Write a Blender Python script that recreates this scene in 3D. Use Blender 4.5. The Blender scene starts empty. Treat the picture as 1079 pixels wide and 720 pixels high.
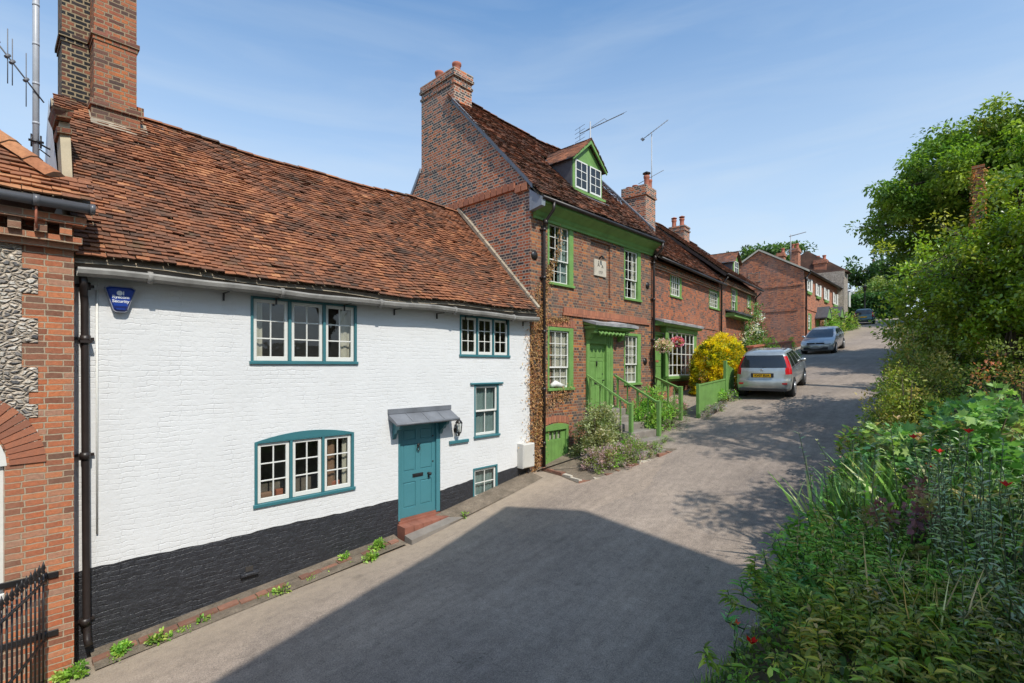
import bpy, math, random
import numpy as np
from mathutils import Vector, Matrix
R = math.radians
PI = math.pi
rng = np.random.default_rng(7)
random.seed(11)
sc = bpy.context.scene
COL = sc.collection

# ---------------------------------------------------------------- camera, sky, sun, exposure
# world axes: +X runs up the lane, +Y towards the house fronts, the camera is the origin
FPX = 530.0
HZ = 386.0
cd = bpy.data.cameras.new('camera'); cam = bpy.data.objects.new('camera', cd); COL.objects.link(cam)
cd.sensor_width = 36.0; cd.lens = FPX / 1079.0 * 36.0
cd.shift_y = (HZ - 360.0) / 1079.0
cd.clip_start = 0.05; cd.clip_end = 2000.0
TH = math.atan2(0.724, 0.690)
cam.rotation_euler = (R(90), 0, -TH)
sc.camera = cam
CS, CN = math.sin(TH), math.cos(TH)

SUN = Vector((0.25, 1.0, -1.24)).normalized()          # the way the light travels
sun_el = math.asin(-SUN.z)
w = bpy.data.worlds.new('World'); sc.world = w; w.use_nodes = True
nt = w.node_tree; nt.nodes.clear()
sky = nt.nodes.new('ShaderNodeTexSky'); sky.sky_type = 'NISHITA'; sky.sun_disc = False
sky.sun_elevation = sun_el
sky.sun_rotation = math.atan2(-SUN.x, -SUN.y)
sky.altitude = 100; sky.air_density = 1.0; sky.dust_density = .8; sky.ozone_density = 2.0
tc = nt.nodes.new('ShaderNodeTexCoord')
mp = nt.nodes.new('ShaderNodeMapping'); mp.inputs['Scale'].default_value = (1.0, 1.3, 9.0); mp.inputs['Rotation'].default_value = (R(6), R(-9), R(20))
nz = nt.nodes.new('ShaderNodeTexNoise'); nz.inputs['Scale'].default_value = 1.7; nz.inputs['Detail'].default_value = 7; nz.inputs['Roughness'].default_value = .55; nz.inputs['Distortion'].default_value = .6
rp = nt.nodes.new('ShaderNodeValToRGB'); rp.color_ramp.elements[0].position = .40; rp.color_ramp.elements[1].position = .85
rp.color_ramp.elements[0].color = (0, 0, 0, 1); rp.color_ramp.elements[1].color = (.24, .24, .24, 1)
sx = nt.nodes.new('ShaderNodeSeparateXYZ')
hz = nt.nodes.new('ShaderNodeMapRange'); hz.inputs['From Min'].default_value = 0.0; hz.inputs['From Max'].default_value = .60; hz.inputs['To Min'].default_value = 1.0; hz.inputs['To Max'].default_value = 0.0
ad = nt.nodes.new('ShaderNodeMath'); ad.operation = 'ADD'; ad.use_clamp = True
mx = nt.nodes.new('ShaderNodeMix'); mx.data_type = 'RGBA'
mx.inputs['B'].default_value = (3.35, 3.8, 4.2, 1)
bg = nt.nodes.new('ShaderNodeBackground'); bg.inputs['Strength'].default_value = .15
wo = nt.nodes.new('ShaderNodeOutputWorld')
L = nt.links.new
L(tc.outputs['Generated'], mp.inputs['Vector']); L(mp.outputs['Vector'], nz.inputs['Vector']); L(nz.outputs['Fac'], rp.inputs['Fac'])
L(tc.outputs['Generated'], sx.inputs['Vector']); L(sx.outputs['Z'], hz.inputs['Value'])
L(rp.outputs['Color'], ad.inputs[0]); L(hz.outputs['Result'], ad.inputs[1])
tn = nt.nodes.new('ShaderNodeMix'); tn.data_type = 'RGBA'; tn.blend_type = 'MULTIPLY'; tn.inputs['Factor'].default_value = 1.0; tn.inputs['B'].default_value = (.80, 1.03, 1.10, 1); L(sky.outputs['Color'], tn.inputs['A'])
L(ad.outputs[0], mx.inputs['Factor']); L(tn.outputs['Result'], mx.inputs['A']); L(mx.outputs['Result'], bg.inputs['Color'])
L(bg.outputs['Background'], wo.inputs['Surface'])

sl = bpy.data.lights.new('sun', 'SUN'); sl.energy = 3.1; sl.angle = R(.53); sl.color = (1.0, .945, .85)
so = bpy.data.objects.new('sun', sl); COL.objects.link(so); so.rotation_euler = SUN.to_track_quat('-Z', 'Y').to_euler(); so.location = (-5, -20, 30)

sc.view_settings.view_transform = 'Standard'; sc.view_settings.look = 'None'
sc.view_settings.exposure = 0.52; sc.view_settings.gamma = 1.0; sc.view_settings.use_curve_mapping = False
sc.render.engine = 'CYCLES'
sc.cycles.use_denoising = True
sc.cycles.max_bounces = 6; sc.cycles.diffuse_bounces = 3; sc.cycles.glossy_bounces = 3; sc.cycles.transmission_bounces = 4
sc.cycles.transparent_max_bounces = 8; sc.cycles.caustics_reflective = False; sc.cycles.caustics_refractive = False

# ---------------------------------------------------------------- helpers
def zg(s):
    """height of the lane at distance s up the hill"""
    return np.interp(s, [-80, -20, 1, 5.6, 9.1, 12, 15, 18.2, 24, 30, 36, 42, 54, 67, 73, 78, 110, 600],
                        [-9, -5.2, -3.78, -3.38, -2.83, -2.25, -1.58, -.97, -.3, .3, .95, 1.8, 3.35, 5.0, 5.7, 6.4, 9.0, 12])

class Frame:
    """a house front: origin, turn, local u runs along the front, v into the house"""
    def __init__(self, s0, n0, deg=0.0):
        self.s0, self.n0, self.th = s0, n0, R(deg)
    def w(self, u, v, z=0.0):
        c, s = math.cos(self.th), math.sin(self.th)
        return (self.s0 + c*u - s*v, self.n0 + s*u + c*v, z)
def meas(fr, x, y, v=0.0):
    """survey: where the line of sight through photo point x, y meets the front of frame fr"""
    a = (x - 539.5) / FPX; b = (HZ - y) / FPX
    ds, dn = CS + CN*a, CN - CS*a
    c, s = math.cos(fr.th), math.sin(fr.th)
    # local: u = c*(S-s0)+s*(N-n0); v=-s*(S-s0)+c*(N-n0)
    t = (v - s*fr.s0 + c*fr.n0) / (-s*ds + c*dn)
    S, N = t*ds, t*dn
    return (c*(S-fr.s0) + s*(N-fr.n0), b*t)

class MB:
    """collects faces; builds ONE mesh object"""
    def __init__(self):
        self.v = []; self.f = []; self.m = []; self.c = []; self.sm = []
    def face(self, pts, m=0, col=(1, 1, 1), smooth=False):
        i = len(self.v); self.v.extend([tuple(p) for p in pts])
        self.f.append(tuple(range(i, i+len(pts)))); self.m.append(m); self.c.append(col); self.sm.append(smooth)
    def box(self, x0, x1, y0, y1, z0, z1, m=0, col=(1, 1, 1)):
        if x0 > x1: x0, x1 = x1, x0
        if y0 > y1: y0, y1 = y1, y0
        if z0 > z1: z0, z1 = z1, z0
        p = [(x0,y0,z0),(x1,y0,z0),(x1,y1,z0),(x0,y1,z0),(x0,y0,z1),(x1,y0,z1),(x1,y1,z1),(x0,y1,z1)]
        self.hexa(p, m, col)
    def hexa(self, p, m=0, col=(1, 1, 1)):
        i = len(self.v); self.v.extend([tuple(q) for q in p])
        for q in ((0,3,2,1),(4,5,6,7),(0,1,5,4),(1,2,6,5),(2,3,7,6),(3,0,4,7)):
            self.f.append(tuple(i+k for k in q)); self.m.append(m); self.c.append(col); self.sm.append(False)
    def bevel_box(self, x0, x1, y0, y1, z0, z1, b=.01, m=0, col=(1,1,1)):
        # box whose front (-y) edges are chamfered
        i = len(self.v)
        self.v.extend([(x0,y1,z0),(x1,y1,z0),(x1,y1,z1),(x0,y1,z1),(x0,y0+b,z0),(x1,y0+b,z0),(x1,y0+b,z1),(x0,y0+b,z1),
                       (x0+b,y0,z0+b),(x1-b,y0,z0+b),(x1-b,y0,z1-b),(x0+b,y0,z1-b)])
        for q in ((0,1,2,3),(8,9,10,11),(4,5,9,8),(5,6,10,9),(6,7,11,10),(7,4,8,11),(0,1,5,4),(1,2,6,5),(2,3,7,6),(3,0,4,7)):
            self.f.append(tuple(i+k for k in q)); self.m.append(m); self.c.append(col); self.sm.append(False)
    def tube(self, pts, r, n=8, m=0, col=(1,1,1), caps=True, smooth=True):
        pts = [Vector(p) for p in pts]
        if not isinstance(r, (list, tuple)): r = [r]*len(pts)
        i0 = len(self.v); ref = None
        for k, p in enumerate(pts):
            d = (pts[min(k+1, len(pts)-1)] - pts[max(k-1, 0)])
            if d.length < 1e-9: d = Vector((0,0,1))
            d.normalize()
            if ref is None:
                ref = Vector((0,0,1)) if abs(d.z) < .9 else Vector((1,0,0))
            a = (ref - d*ref.dot(d)); a.normalize(); b = d.cross(a); ref = a
            for j in range(n):
                t = 2*PI*j/n
                q = p + (a*math.cos(t) + b*math.sin(t))*r[k]
                self.v.append((q.x, q.y, q.z))
        for k in range(len(pts)-1):
            for j in range(n):
                a0 = i0+k*n+j; a1 = i0+k*n+(j+1) % n
                self.f.append((a0, a1, a1+n, a0+n)); self.m.append(m); self.c.append(col); self.sm.append(smooth)
        if caps:
            self.f.append(tuple(i0+j for j in reversed(range(n)))); self.m.append(m); self.c.append(col); self.sm.append(False)
            e = i0+(len(pts)-1)*n
            self.f.append(tuple(e+j for j in range(n))); self.m.append(m); self.c.append(col); self.sm.append(False)
    def lathe(self, prof, center=(0,0,0), n=14, m=0, axis='z', col=(1,1,1)):
        cx, cy, cz = center; i0 = len(self.v)
        for (r, h) in prof:
            for j in range(n):
                t = 2*PI*j/n
                if axis == 'z': self.v.append((cx+r*math.cos(t), cy+r*math.sin(t), cz+h))
                elif axis == 'y': self.v.append((cx+r*math.cos(t), cy+h, cz+r*math.sin(t)))
                else: self.v.append((cx+h, cy+r*math.cos(t), cz+r*math.sin(t)))
        for k in range(len(prof)-1):
            for j in range(n):
                a0 = i0+k*n+j; a1 = i0+k*n+(j+1) % n
                self.f.append((a0, a1, a1+n, a0+n)); self.m.append(m); self.c.append(col); self.sm.append(True)
        self.f.append(tuple(i0+j for j in reversed(range(n)))); self.m.append(m); self.c.append(col); self.sm.append(False)
        e = i0+(len(prof)-1)*n
        self.f.append(tuple(e+j for j in range(n))); self.m.append(m); self.c.append(col); self.sm.append(False)
    def prism(self, poly, y0, y1, m=0, col=(1,1,1), plane='xz'):
        # poly in (x,z), extruded y0..y1
        n = len(poly); i = len(self.v)
        for y in (y0, y1):
            for (a, b) in poly:
                self.v.append((a, y, b) if plane == 'xz' else ((y, a, b) if plane == 'yz' else (a, b, y)))
        for q in ([tuple(range(i, i+n)), tuple(reversed(range(i+n, i+2*n)))] + [(i+k, i+(k+1) % n, i+n+(k+1) % n, i+n+k) for k in range(n)]):
            self.f.append(q); self.m.append(m); self.c.append(col); self.sm.append(False)
    def build(self, name, mats, parent=None, loc=None, base=None):
        if not isinstance(mats, (list, tuple)): mats = [mats]
        me = bpy.data.meshes.new(name)
        V = np.array(self.v, dtype=float).reshape(-1, 3)
        dz = 0.0
        if parent is not None:
            dz = ROOTZ.get(parent.name, 0.0)
        off = np.array([0, 0, dz])
        if loc is not None: off = np.array(loc, float)
        me.from_pydata((V - off).tolist(), [], self.f)
        for mt in mats: me.materials.append(mt)
        me.polygons.foreach_set('material_index', self.m)
        me.polygons.foreach_set('use_smooth', self.sm)
        finish(me, V, self.c)
        o = bpy.data.objects.new(name, me); COL.objects.link(o)
        if parent is not None:
            o.parent = parent; ROOTZ[o.name] = dz
        if loc is not None: o.location = loc
        return o

def finish(me, V, facecols):
    """metric box UVs + a colour per face"""
    nl = len(me.loops); nf = len(me.polygons)
    li = np.empty(nl, dtype=np.int32); me.loops.foreach_get('vertex_index', li)
    nor = np.empty(nf*3); me.polygons.foreach_get('normal', nor); nor = nor.reshape(-1, 3)
    tot = np.empty(nf, dtype=np.int32); me.polygons.foreach_get('loop_total', tot)
    fi = np.repeat(np.arange(nf), tot)
    P = V[li]; N = nor[fi]; A = np.abs(N)
    u = np.where(A[:, 2] > .75, P[:, 0], np.where(A[:, 0] > A[:, 1], P[:, 1], P[:, 0]))
    v = np.where(A[:, 2] > .75, P[:, 1], P[:, 2])
    uv = np.stack([u, v], 1).astype(np.float32)
    me.uv_layers.new(name='UVMap').data.foreach_set('uv', uv.ravel())
    ca = me.color_attributes.new('Col', 'FLOAT_COLOR', 'CORNER')
    C = np.ones((nl, 4), dtype=np.float32); C[:, :3] = np.array(facecols, dtype=np.float32)[fi]
    ca.data.foreach_set('color', C.ravel())

ROOTZ = {}
def thing(name, label, cat, loc=(0, 0, 0), rot=0.0, group=None, worldz=False):
    """an Empty at a thing's base. worldz: parts are given with world heights"""
    o = bpy.data.objects.new(name, None); COL.objects.link(o)
    o.location = loc; o.rotation_euler = (0, 0, rot); o.empty_display_size = .3
    o['label'] = label; o['category'] = cat
    if group: o['group'] = group
    ROOTZ[o.name] = loc[2] if worldz else 0.0
    return o
def tag(o, label, cat, group=None):
    o['label'] = label; o['category'] = cat
    if group: o['group'] = group
    return o
def struct(o, kind='structure'):
    o['kind'] = kind; return o
def dup(root, loc, rot=None, label=None, group=None):
    """copy a thing with its parts and sub-parts"""
    r = root.copy(); COL.objects.link(r); r.location = loc
    if rot is not None: r.rotation_euler = rot
    if label: r['label'] = label
    if group: r['group'] = group
    for ch in list(root.children):
        c = ch.copy(); COL.objects.link(c); c.parent = r
        for g in list(ch.children):
            d = g.copy(); COL.objects.link(d); d.parent = c
    return r

# ---------------------------------------------------------------- materials
def new_mat(name):
    m = bpy.data.materials.new(name); m.use_nodes = True
    nt = m.node_tree; b = nt.nodes['Principled BSDF']
    return m, nt, b
def nd(nt, typ, **kw):
    n = nt.nodes.new(typ)
    for k, v in kw.items():
        if k.startswith('i_'): n.inputs[k[2:].replace('_', ' ')].default_value = v
        else: setattr(n, k, v)
    return n
def ramp(nt, stops, interp='LINEAR'):
    n = nt.nodes.new('ShaderNodeValToRGB'); cr = n.color_ramp; cr.interpolation = interp
    while len(cr.elements) < len(stops): cr.elements.new(.5)
    for e, (p, c) in zip(cr.elements, stops):
        e.position = p; e.color = (*c, 1) if len(c) == 3 else c
    return n
def mixc(nt, f, a, b, blend='MIX'):
    n = nt.nodes.new('ShaderNodeMix'); n.data_type = 'RGBA'; n.blend_type = blend
    for key, val in (('Factor', f), ('A', a), ('B', b)):
        s = n.inputs[key]
        if isinstance(val, (int, float)): s.default_value = val
        elif isinstance(val, tuple): s.default_value = (*val, 1) if len(val) == 3 else val
        else: nt.links.new(val, s)
    return n.outputs['Result']
def coords(nt, kind='Object'):
    return nt.nodes.new('ShaderNodeTexCoord').outputs[kind]
def noise(nt, vec, scale, detail=4, rough=.55, sc3=None, dist=0):
    if sc3:
        mp = nt.nodes.new('ShaderNodeMapping'); mp.inputs['Scale'].default_value = sc3
        nt.links.new(vec, mp.inputs['Vector']); vec = mp.outputs['Vector']
    n = nt.nodes.new('ShaderNodeTexNoise'); n.inputs['Scale'].default_value = scale
    n.inputs['Detail'].default_value = detail; n.inputs['Roughness'].default_value = rough; n.inputs['Distortion'].default_value = dist
    nt.links.new(vec, n.inputs['Vector'])
    return n.outputs['Fac']
def bump(nt, b, h, strength=.3, dist=.01, prev=None):
    n = nt.nodes.new('ShaderNodeBump'); n.inputs['Strength'].default_value = strength; n.inputs['Distance'].default_value = dist
    nt.links.new(h, n.inputs['Height'])
    if prev is not None: nt.links.new(prev, n.inputs['Normal'])
    nt.links.new(n.outputs['Normal'], b.inputs['Normal'])
    return n.outputs['Normal']

def m_paint(name, col, rough=.45, wear=.12, spec=.5, grime=None, bumpy=.15):
    m, nt, b = new_mat(name)
    c = coords(nt)
    n1 = noise(nt, c, 3.0, 5, .6); n2 = noise(nt, c, 40, 3, .6)
    r1 = ramp(nt, [(.3, (1-wear,)*3), (.7, (1+wear*.5,)*3)]); nt.links.new(n1, r1.inputs['Fac'])
    cc = mixc(nt, 1.0, col, r1.outputs['Color'], 'MULTIPLY')
    r2 = ramp(nt, [(.35, (0,)*3), (.75, (.35,)*3)]); nt.links.new(n2, r2.inputs['Fac'])
    cc = mixc(nt, r2.outputs['Color'], cc, tuple(x*.72+.01 for x in col))
    nt.links.new(cc, b.inputs['Base Color']); b.inputs['Roughness'].default_value = rough
    b.inputs['Specular IOR Level'].default_value = spec
    bump(nt, b, n2, bumpy, .002)
    return m
def m_metal(name, col, rough=.5, metallic=.0):
    m = m_paint(name, col, rough, .25); m.node_tree.nodes['Principled BSDF'].inputs['Metallic'].default_value = metallic
    return m

def m_brick(name, stops, mortar=(.42, .37, .3), bw=.225, bh=.075, ms=.009, squash=.5, sfreq=2, stain=.35, orange=None, bumps=.55, rough=.9, mcov=.0, grey=None, stainlo=(.3, .26, .24)):
    m, nt, b = new_mat(name)
    uv = coords(nt, 'UV'); ob = coords(nt)
    nn = nt.nodes.new('ShaderNodeTexNoise'); nn.inputs['Scale'].default_value = 9; nn.inputs['Detail'].default_value = 3
    nt.links.new(uv, nn.inputs['Vector'])
    sub = nd(nt, 'ShaderNodeVectorMath', operation='SUBTRACT'); nt.links.new(nn.outputs['Color'], sub.inputs[0]); sub.inputs[1].default_value = (.5, .5, .5)
    scl = nd(nt, 'ShaderNodeVectorMath', operation='SCALE'); nt.links.new(sub.outputs[0], scl.inputs[0]); scl.inputs['Scale'].default_value = .022
    add = nd(nt, 'ShaderNodeVectorMath', operation='ADD'); nt.links.new(uv, add.inputs[0]); nt.links.new(scl.outputs[0], add.inputs[1])
    br = nt.nodes.new('ShaderNodeTexBrick'); br.offset = .5; br.offset_frequency = 2; br.squash = squash; br.squash_frequency = sfreq
    br.inputs['Scale'].default_value = 1; br.inputs['Brick Width'].default_value = bw; br.inputs['Row Height'].default_value = bh
    br.inputs['Mortar Size'].default_value = ms; br.inputs['Mortar Smooth'].default_value = .25; br.inputs['Bias'].default_value = 0
    br.inputs['Color1'].default_value = (0, 0, 0, 1); br.inputs['Color2'].default_value = (1, 1, 1, 1); br.inputs['Mortar'].default_value = (.5, .5, .5, 1)
    nt.links.new(add.outputs[0], br.inputs['Vector'])
    rr = ramp(nt, stops); nt.links.new(br.outputs['Color'], rr.inputs['Fac'])
    c = rr.outputs['Color']
    # patches of repair / softer orange bricks
    n1 = noise(nt, ob, 1.1, 5, .65)
    if orange:
        ro = ramp(nt, [(.52, (0,)*3), (.66, (.75,)*3)]); nt.links.new(n1, ro.inputs['Fac'])
        c = mixc(nt, ro.outputs['Color'], c, orange)
    n2 = noise(nt, ob, 26, 4, .7)
    r2 = ramp(nt, [(.25, (.62,)*3), (.75, (1.25,)*3)]); nt.links.new(n2, r2.inputs['Fac'])
    c = mixc(nt, .8, c, r2.outputs['Color'], 'MULTIPLY')
    mo = ramp(nt, [(.3, tuple(x*.75 for x in mortar)), (.7, mortar)]); nt.links.new(n2, mo.inputs['Fac'])
    c = mixc(nt, br.outputs['Fac'], c, mo.outputs['Color'])
    n3 = noise(nt, ob, .8, 6, .7, (1, 1, .6))
    r3 = ramp(nt, [(.38, (0,)*3), (.72, (stain,)*3)]); nt.links.new(n3, r3.inputs['Fac'])
    c = mixc(nt, r3.outputs['Color'], c, stainlo)
    nt.links.new(c, b.inputs['Base Color']); b.inputs['Roughness'].default_value = rough; b.inputs['Specular IOR Level'].default_value = .2
    inv = nd(nt, 'ShaderNodeMath', operation='MULTIPLY_ADD'); nt.links.new(br.outputs['Fac'], inv.inputs[0]); inv.inputs[1].default_value = -1.0
    m2 = nd(nt, 'ShaderNodeMath', operation='MULTIPLY'); nt.links.new(n2, m2.inputs[0]); m2.inputs[1].default_value = .6
    nt.links.new(m2.outputs[0], inv.inputs[2])
    bump(nt, b, inv.outputs[0], bumps, .012)
    return m

RED = [(0, (.05, .032, .03)), (.16, (.085, .05, .042)), (.3, (.22, .075, .045)), (.55, (.33, .10, .05)), (.8, (.42, .135, .055)), (1, (.30, .085, .05))]
M = {}
M['brick_green'] = m_brick('old_red_brick', [(0, (.045, .04, .042)), (.28, (.10, .07, .062)), (.40, (.20, .07, .045)), (.64, (.28, .092, .043)), (.82, (.50, .18, .06)), (.89, (.48, .17, .055)), (1, (.15, .075, .05))], mortar=(.34, .255, .175), ms=.009, stain=.6, orange=(.34, .11, .055), stainlo=(.20, .15, .12))
M['brick_gable'] = m_brick('weathered_gable_brick', [(0, (.045, .045, .055)), (.34, (.07, .055, .055)), (.42, (.24, .075, .04)), (.7, (.46, .115, .045)), (1, (.62, .17, .055))], mortar=(.56, .44, .33), ms=.013, stain=.3)
M['brick_terrace'] = m_brick('terrace_brick', [(0, (.07, .05, .05)), (.25, (.18, .08, .055)), (.55, (.37, .10, .045)), (1, (.52, .15, .055))], mortar=(.29, .20, .145), stain=.22, orange=(.5, .15, .06))
M['brick_orange'] = m_brick('orange_pier_brick', [(0, (.16, .08, .055)), (.2, (.32, .11, .06)), (.5, (.48, .14, .06)), (.8, (.58, .20, .085)), (1, (.40, .22, .15))], mortar=(.50, .40, .28), ms=.008, squash=.75, stain=.85, stainlo=(.30, .20, .14), bumps=.9)
M['brick_stack'] = m_brick('chimney_brick', [(0, (.07, .045, .04)), (.25, (.20, .075, .05)), (.5, (.38, .11, .055)), (.8, (.56, .17, .055)), (1, (.33, .12, .08))], mortar=(.38, .29, .18), ms=.011, stain=.8, stainlo=(.15, .10, .08), bumps=.9)
M['brick_soot'] = m_brick('sooty_chimney_brick', [(0, (.02, .02, .022)), (.55, (.035, .035, .04)), (.75, (.12, .06, .045)), (1, (.30, .11, .06))], mortar=(.34, .27, .17), ms=.012, stain=.3, stainlo=(.05, .045, .04))
M['brick_far'] = m_brick('far_brick', [(0, (.20, .09, .06)), (.3, (.42, .14, .075)), (1, (.60, .22, .11))], mortar=(.38, .26, .19), ms=.008, stain=.25)
M['brick_fargable'] = m_brick('far_gable_brick', [(0, (.12, .06, .05)), (.3, (.42, .13, .065)), (.7, (.62, .17, .07)), (1, (.70, .25, .11))], mortar=(.36, .26, .19), ms=.010, stain=.45)  # palette brightened to stand in for sun that only grazes the gable

def m_whitebrick(name, top, dark=False):
    m, nt, b = new_mat(name)
    uv = coords(nt, 'UV'); ob = coords(nt)
    nn = nt.nodes.new('ShaderNodeTexNoise'); nn.inputs['Scale'].default_value = 6; nn.inputs['Detail'].default_value = 4
    nt.links.new(uv, nn.inputs['Vector'])
    sub = nd(nt, 'ShaderNodeVectorMath', operation='SUBTRACT'); nt.links.new(nn.outputs['Color'], sub.inputs[0]); sub.inputs[1].default_value = (.5, .5, .5)
    scl = nd(nt, 'ShaderNodeVectorMath', operation='SCALE'); nt.links.new(sub.outputs[0], scl.inputs[0]); scl.inputs['Scale'].default_value = .085
    add = nd(nt, 'ShaderNodeVectorMath', operation='ADD'); nt.links.new(uv, add.inputs[0]); nt.links.new(scl.outputs[0], add.inputs[1])
    br = nt.nodes.new('ShaderNodeTexBrick'); br.offset = .5; br.squash = .6; br.squash_frequency = 2
    br.inputs['Scale'].default_value = 1; br.inputs['Brick Width'].default_value = .23; br.inputs['Row Height'].default_value = .072
    br.inputs['Mortar Size'].default_value = .009; br.inputs['Mortar Smooth'].default_value = .9
    br.inputs['Color1'].default_value = (.4, .4, .4, 1); br.inputs['Color2'].default_value = (1, 1, 1, 1); br.inputs['Mortar'].default_value = (0, 0, 0, 1)
    nt.links.new(add.outputs[0], br.inputs['Vector'])
    n1 = noise(nt, ob, 7, 6, .65); n2 = noise(nt, ob, .9, 4, .6)
    nm = noise(nt, ob, 2.3, 4, .65)
    rm = ramp(nt, [(.38, (.0,)*3), (.66, (1,)*3)]); nt.links.new(nm, rm.inputs['Fac'])
    h1 = nd(nt, 'ShaderNodeMath', operation='MULTIPLY'); nt.links.new(br.outputs['Fac'], h1.inputs[0]); nt.links.new(rm.outputs['Color'], h1.inputs[1])
    h = nd(nt, 'ShaderNodeMath', operation='MULTIPLY_ADD'); nt.links.new(h1.outputs[0], h.inputs[0]); h.inputs[1].default_value = -.42 if not dark else -.45
    h2 = nd(nt, 'ShaderNodeMath', operation='MULTIPLY'); nt.links.new(n1, h2.inputs[0]); h2.inputs[1].default_value = 1.0 if not dark else 2.2
    nt.links.new(h2.outputs[0], h.inputs[2])
    if not dark:
        r = ramp(nt, [(.3, tuple(x*.93 for x in top)), (.7, top)]); nt.links.new(n2, r.inputs['Fac']); c = r.outputs['Color']
        r4 = ramp(nt, [(.66, (0,)*3), (.8, (.25,)*3)]); nt.links.new(n1, r4.inputs['Fac'])
        c = mixc(nt, r4.outputs['Color'], c, (.62, .60, .56))
        vo = noise(nt, ob, 5.5, 5, .75, (1, 1, .55))
        r5 = ramp(nt, [(.69, (0,)*3), (.74, (.16,)*3)]); nt.links.new(vo, r5.inputs['Fac'])
        c = mixc(nt, r5.outputs['Color'], c, (.45, .40, .34))
        # faint rain streaks
        n5 = noise(nt, ob, 2.2, 6, .7, (3.5, 3.5, .35))
        r7 = ramp(nt, [(.55, (0,)*3), (.78, (.22,)*3)]); nt.links.new(n5, r7.inputs['Fac'])
        c = mixc(nt, r7.outputs['Color'], c, (.60, .58, .54))
    else:
        r = ramp(nt, [(.35, top), (.62, tuple(x*1.35 for x in top)), (.75, tuple(x*2.4+.012 for x in top))]); nt.links.new(n1, r.inputs['Fac']); c = r.outputs['Color']
        n5 = noise(nt, ob, 16, 5, .75)
        r5 = ramp(nt, [(.68, (0,)*3), (.75, (.6,)*3)]); nt.links.new(n5, r5.inputs['Fac'])
        c = mixc(nt, r5.outputs['Color'], c, (.16, .15, .14))
        zz = nd(nt, 'ShaderNodeSeparateXYZ'); nt.links.new(uv, zz.inputs[0])
    nt.links.new(c, b.inputs['Base Color']); b.inputs['Roughness'].default_value = .65 if not dark else .42; b.inputs['Specular IOR Level'].default_value = .3 if not dark else .5
    bump(nt, b, h.outputs[0], (.75 if not dark else .85), .013 if not dark else .022)
    return m
M['white_wall'] = m_whitebrick('white_painted_brick', (.72, .72, .715))
M['black_wall'] = m_whitebrick('black_painted_brick', (.026, .027, .032), True)

def m_tile(name, stops, moss=.2, scale=1.0):
    m, nt, b = new_mat(name)
    ob = coords(nt)
    at = nd(nt, 'ShaderNodeVertexColor', layer_name='Col')
    sep = nt.nodes.new('ShaderNodeSeparateColor'); nt.links.new(at.outputs['Color'], sep.inputs[0])
    n0 = noise(nt, ob, .9, 5, .65)
    a0 = nd(nt, 'ShaderNodeMath', operation='MULTIPLY_ADD'); nt.links.new(n0, a0.inputs[0]); a0.inputs[1].default_value = 1.5; a0.inputs[2].default_value = -.75
    a1 = nd(nt, 'ShaderNodeMath', operation='ADD', use_clamp=True); nt.links.new(sep.outputs[0], a1.inputs[0]); nt.links.new(a0.outputs[0], a1.inputs[1])
    rr = ramp(nt, stops); nt.links.new(a1.outputs[0], rr.inputs['Fac']); c = rr.outputs['Color']
    n2 = noise(nt, ob, 22, 5, .7)
    r2 = ramp(nt, [(.3, (.5,)*3), (.72, (1.3,)*3)]); nt.links.new(n2, r2.inputs['Fac'])
    c = mixc(nt, .6, c, r2.outputs['Color'], 'MULTIPLY')
    n3 = noise(nt, ob, 3.4, 6, .75)
    r3 = ramp(nt, [(.56, (0,)*3), (.7, (moss,)*3)]); nt.links.new(n3, r3.inputs['Fac'])
    c = mixc(nt, r3.outputs['Color'], c, (.13, .115, .06))
    n4 = noise(nt, ob, 9, 6, .75)
    r4 = ramp(nt, [(.60, (0,)*3), (.68, (.55,)*3)]); nt.links.new(n4, r4.inputs['Fac'])
    c = mixc(nt, r4.outputs['Color'], c, (.055, .045, .042))
    nt.links.new(c, b.inputs['Base Color']); b.inputs['Roughness'].default_value = .88; b.inputs['Specular IOR Level'].default_value = .2
    bump(nt, b, n2, .5, .006)
    return m
M['tile_red'] = m_tile('clay_tile', [(0, (.085, .056, .042)), (.25, (.16, .083, .054)), (.5, (.25, .107, .060)), (.78, (.35, .142, .070)), (1, (.46, .21, .10))], .45)
M['tile_brown'] = m_tile('mossy_clay_tile', [(0, (.06, .04, .032)), (.35, (.14, .072, .05)), (.65, (.25, .105, .06)), (1, (.40, .16, .085))], .55)
M['tile_far'] = m_tile('far_clay_tile', [(0, (.05, .035, .03)), (.4, (.13, .07, .05)), (1, (.27, .12, .08))], .4)

M['teal'] = m_paint('teal_paint', (.045, .175, .20), .42)
M['teal_door'] = m_paint('teal_door_paint', (.065, .225, .26), .42, .06)
M['white_paint'] = m_paint('white_gloss_paint', (.76, .75, .70), .35, .06)
M['cream'] = m_paint('cream_render', (.46, .38, .25), .8, .2)
M['green'] = m_paint('leaf_green_paint', (.165, .32, .08), .58, .25)
M['black_iron'] = m_paint('black_iron', (.02, .018, .018), .38, .4)
M['dark_pipe'] = m_paint('dark_brown_pipe', (.028, .02, .018), .42, .4)
M['gutter_white'] = m_paint('flaking_gutter_paint', (.30, .285, .26), .6, .5)
M['wood_grey'] = m_paint('weathered_board', (.22, .18, .15), .8, .4)
M['lead'] = m_paint('lead_sheet', (.17, .18, .20), .5, .3); M['lead_pale'] = m_paint('weathered_lead', (.36, .36, .37), .6, .4, bumpy=.6)
M['lead_dark'] = m_paint('dark_lead', (.085, .085, .095), .5, .3)
M['galv'] = m_paint('galvanised_steel', (.42, .43, .45), .4, .2)
M['aerial'] = m_paint('aerial_metal', (.16, .16, .17), .5, .2)
M['terracotta'] = m_paint('terracotta', (.40, .13, .075), .8, .3)
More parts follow.
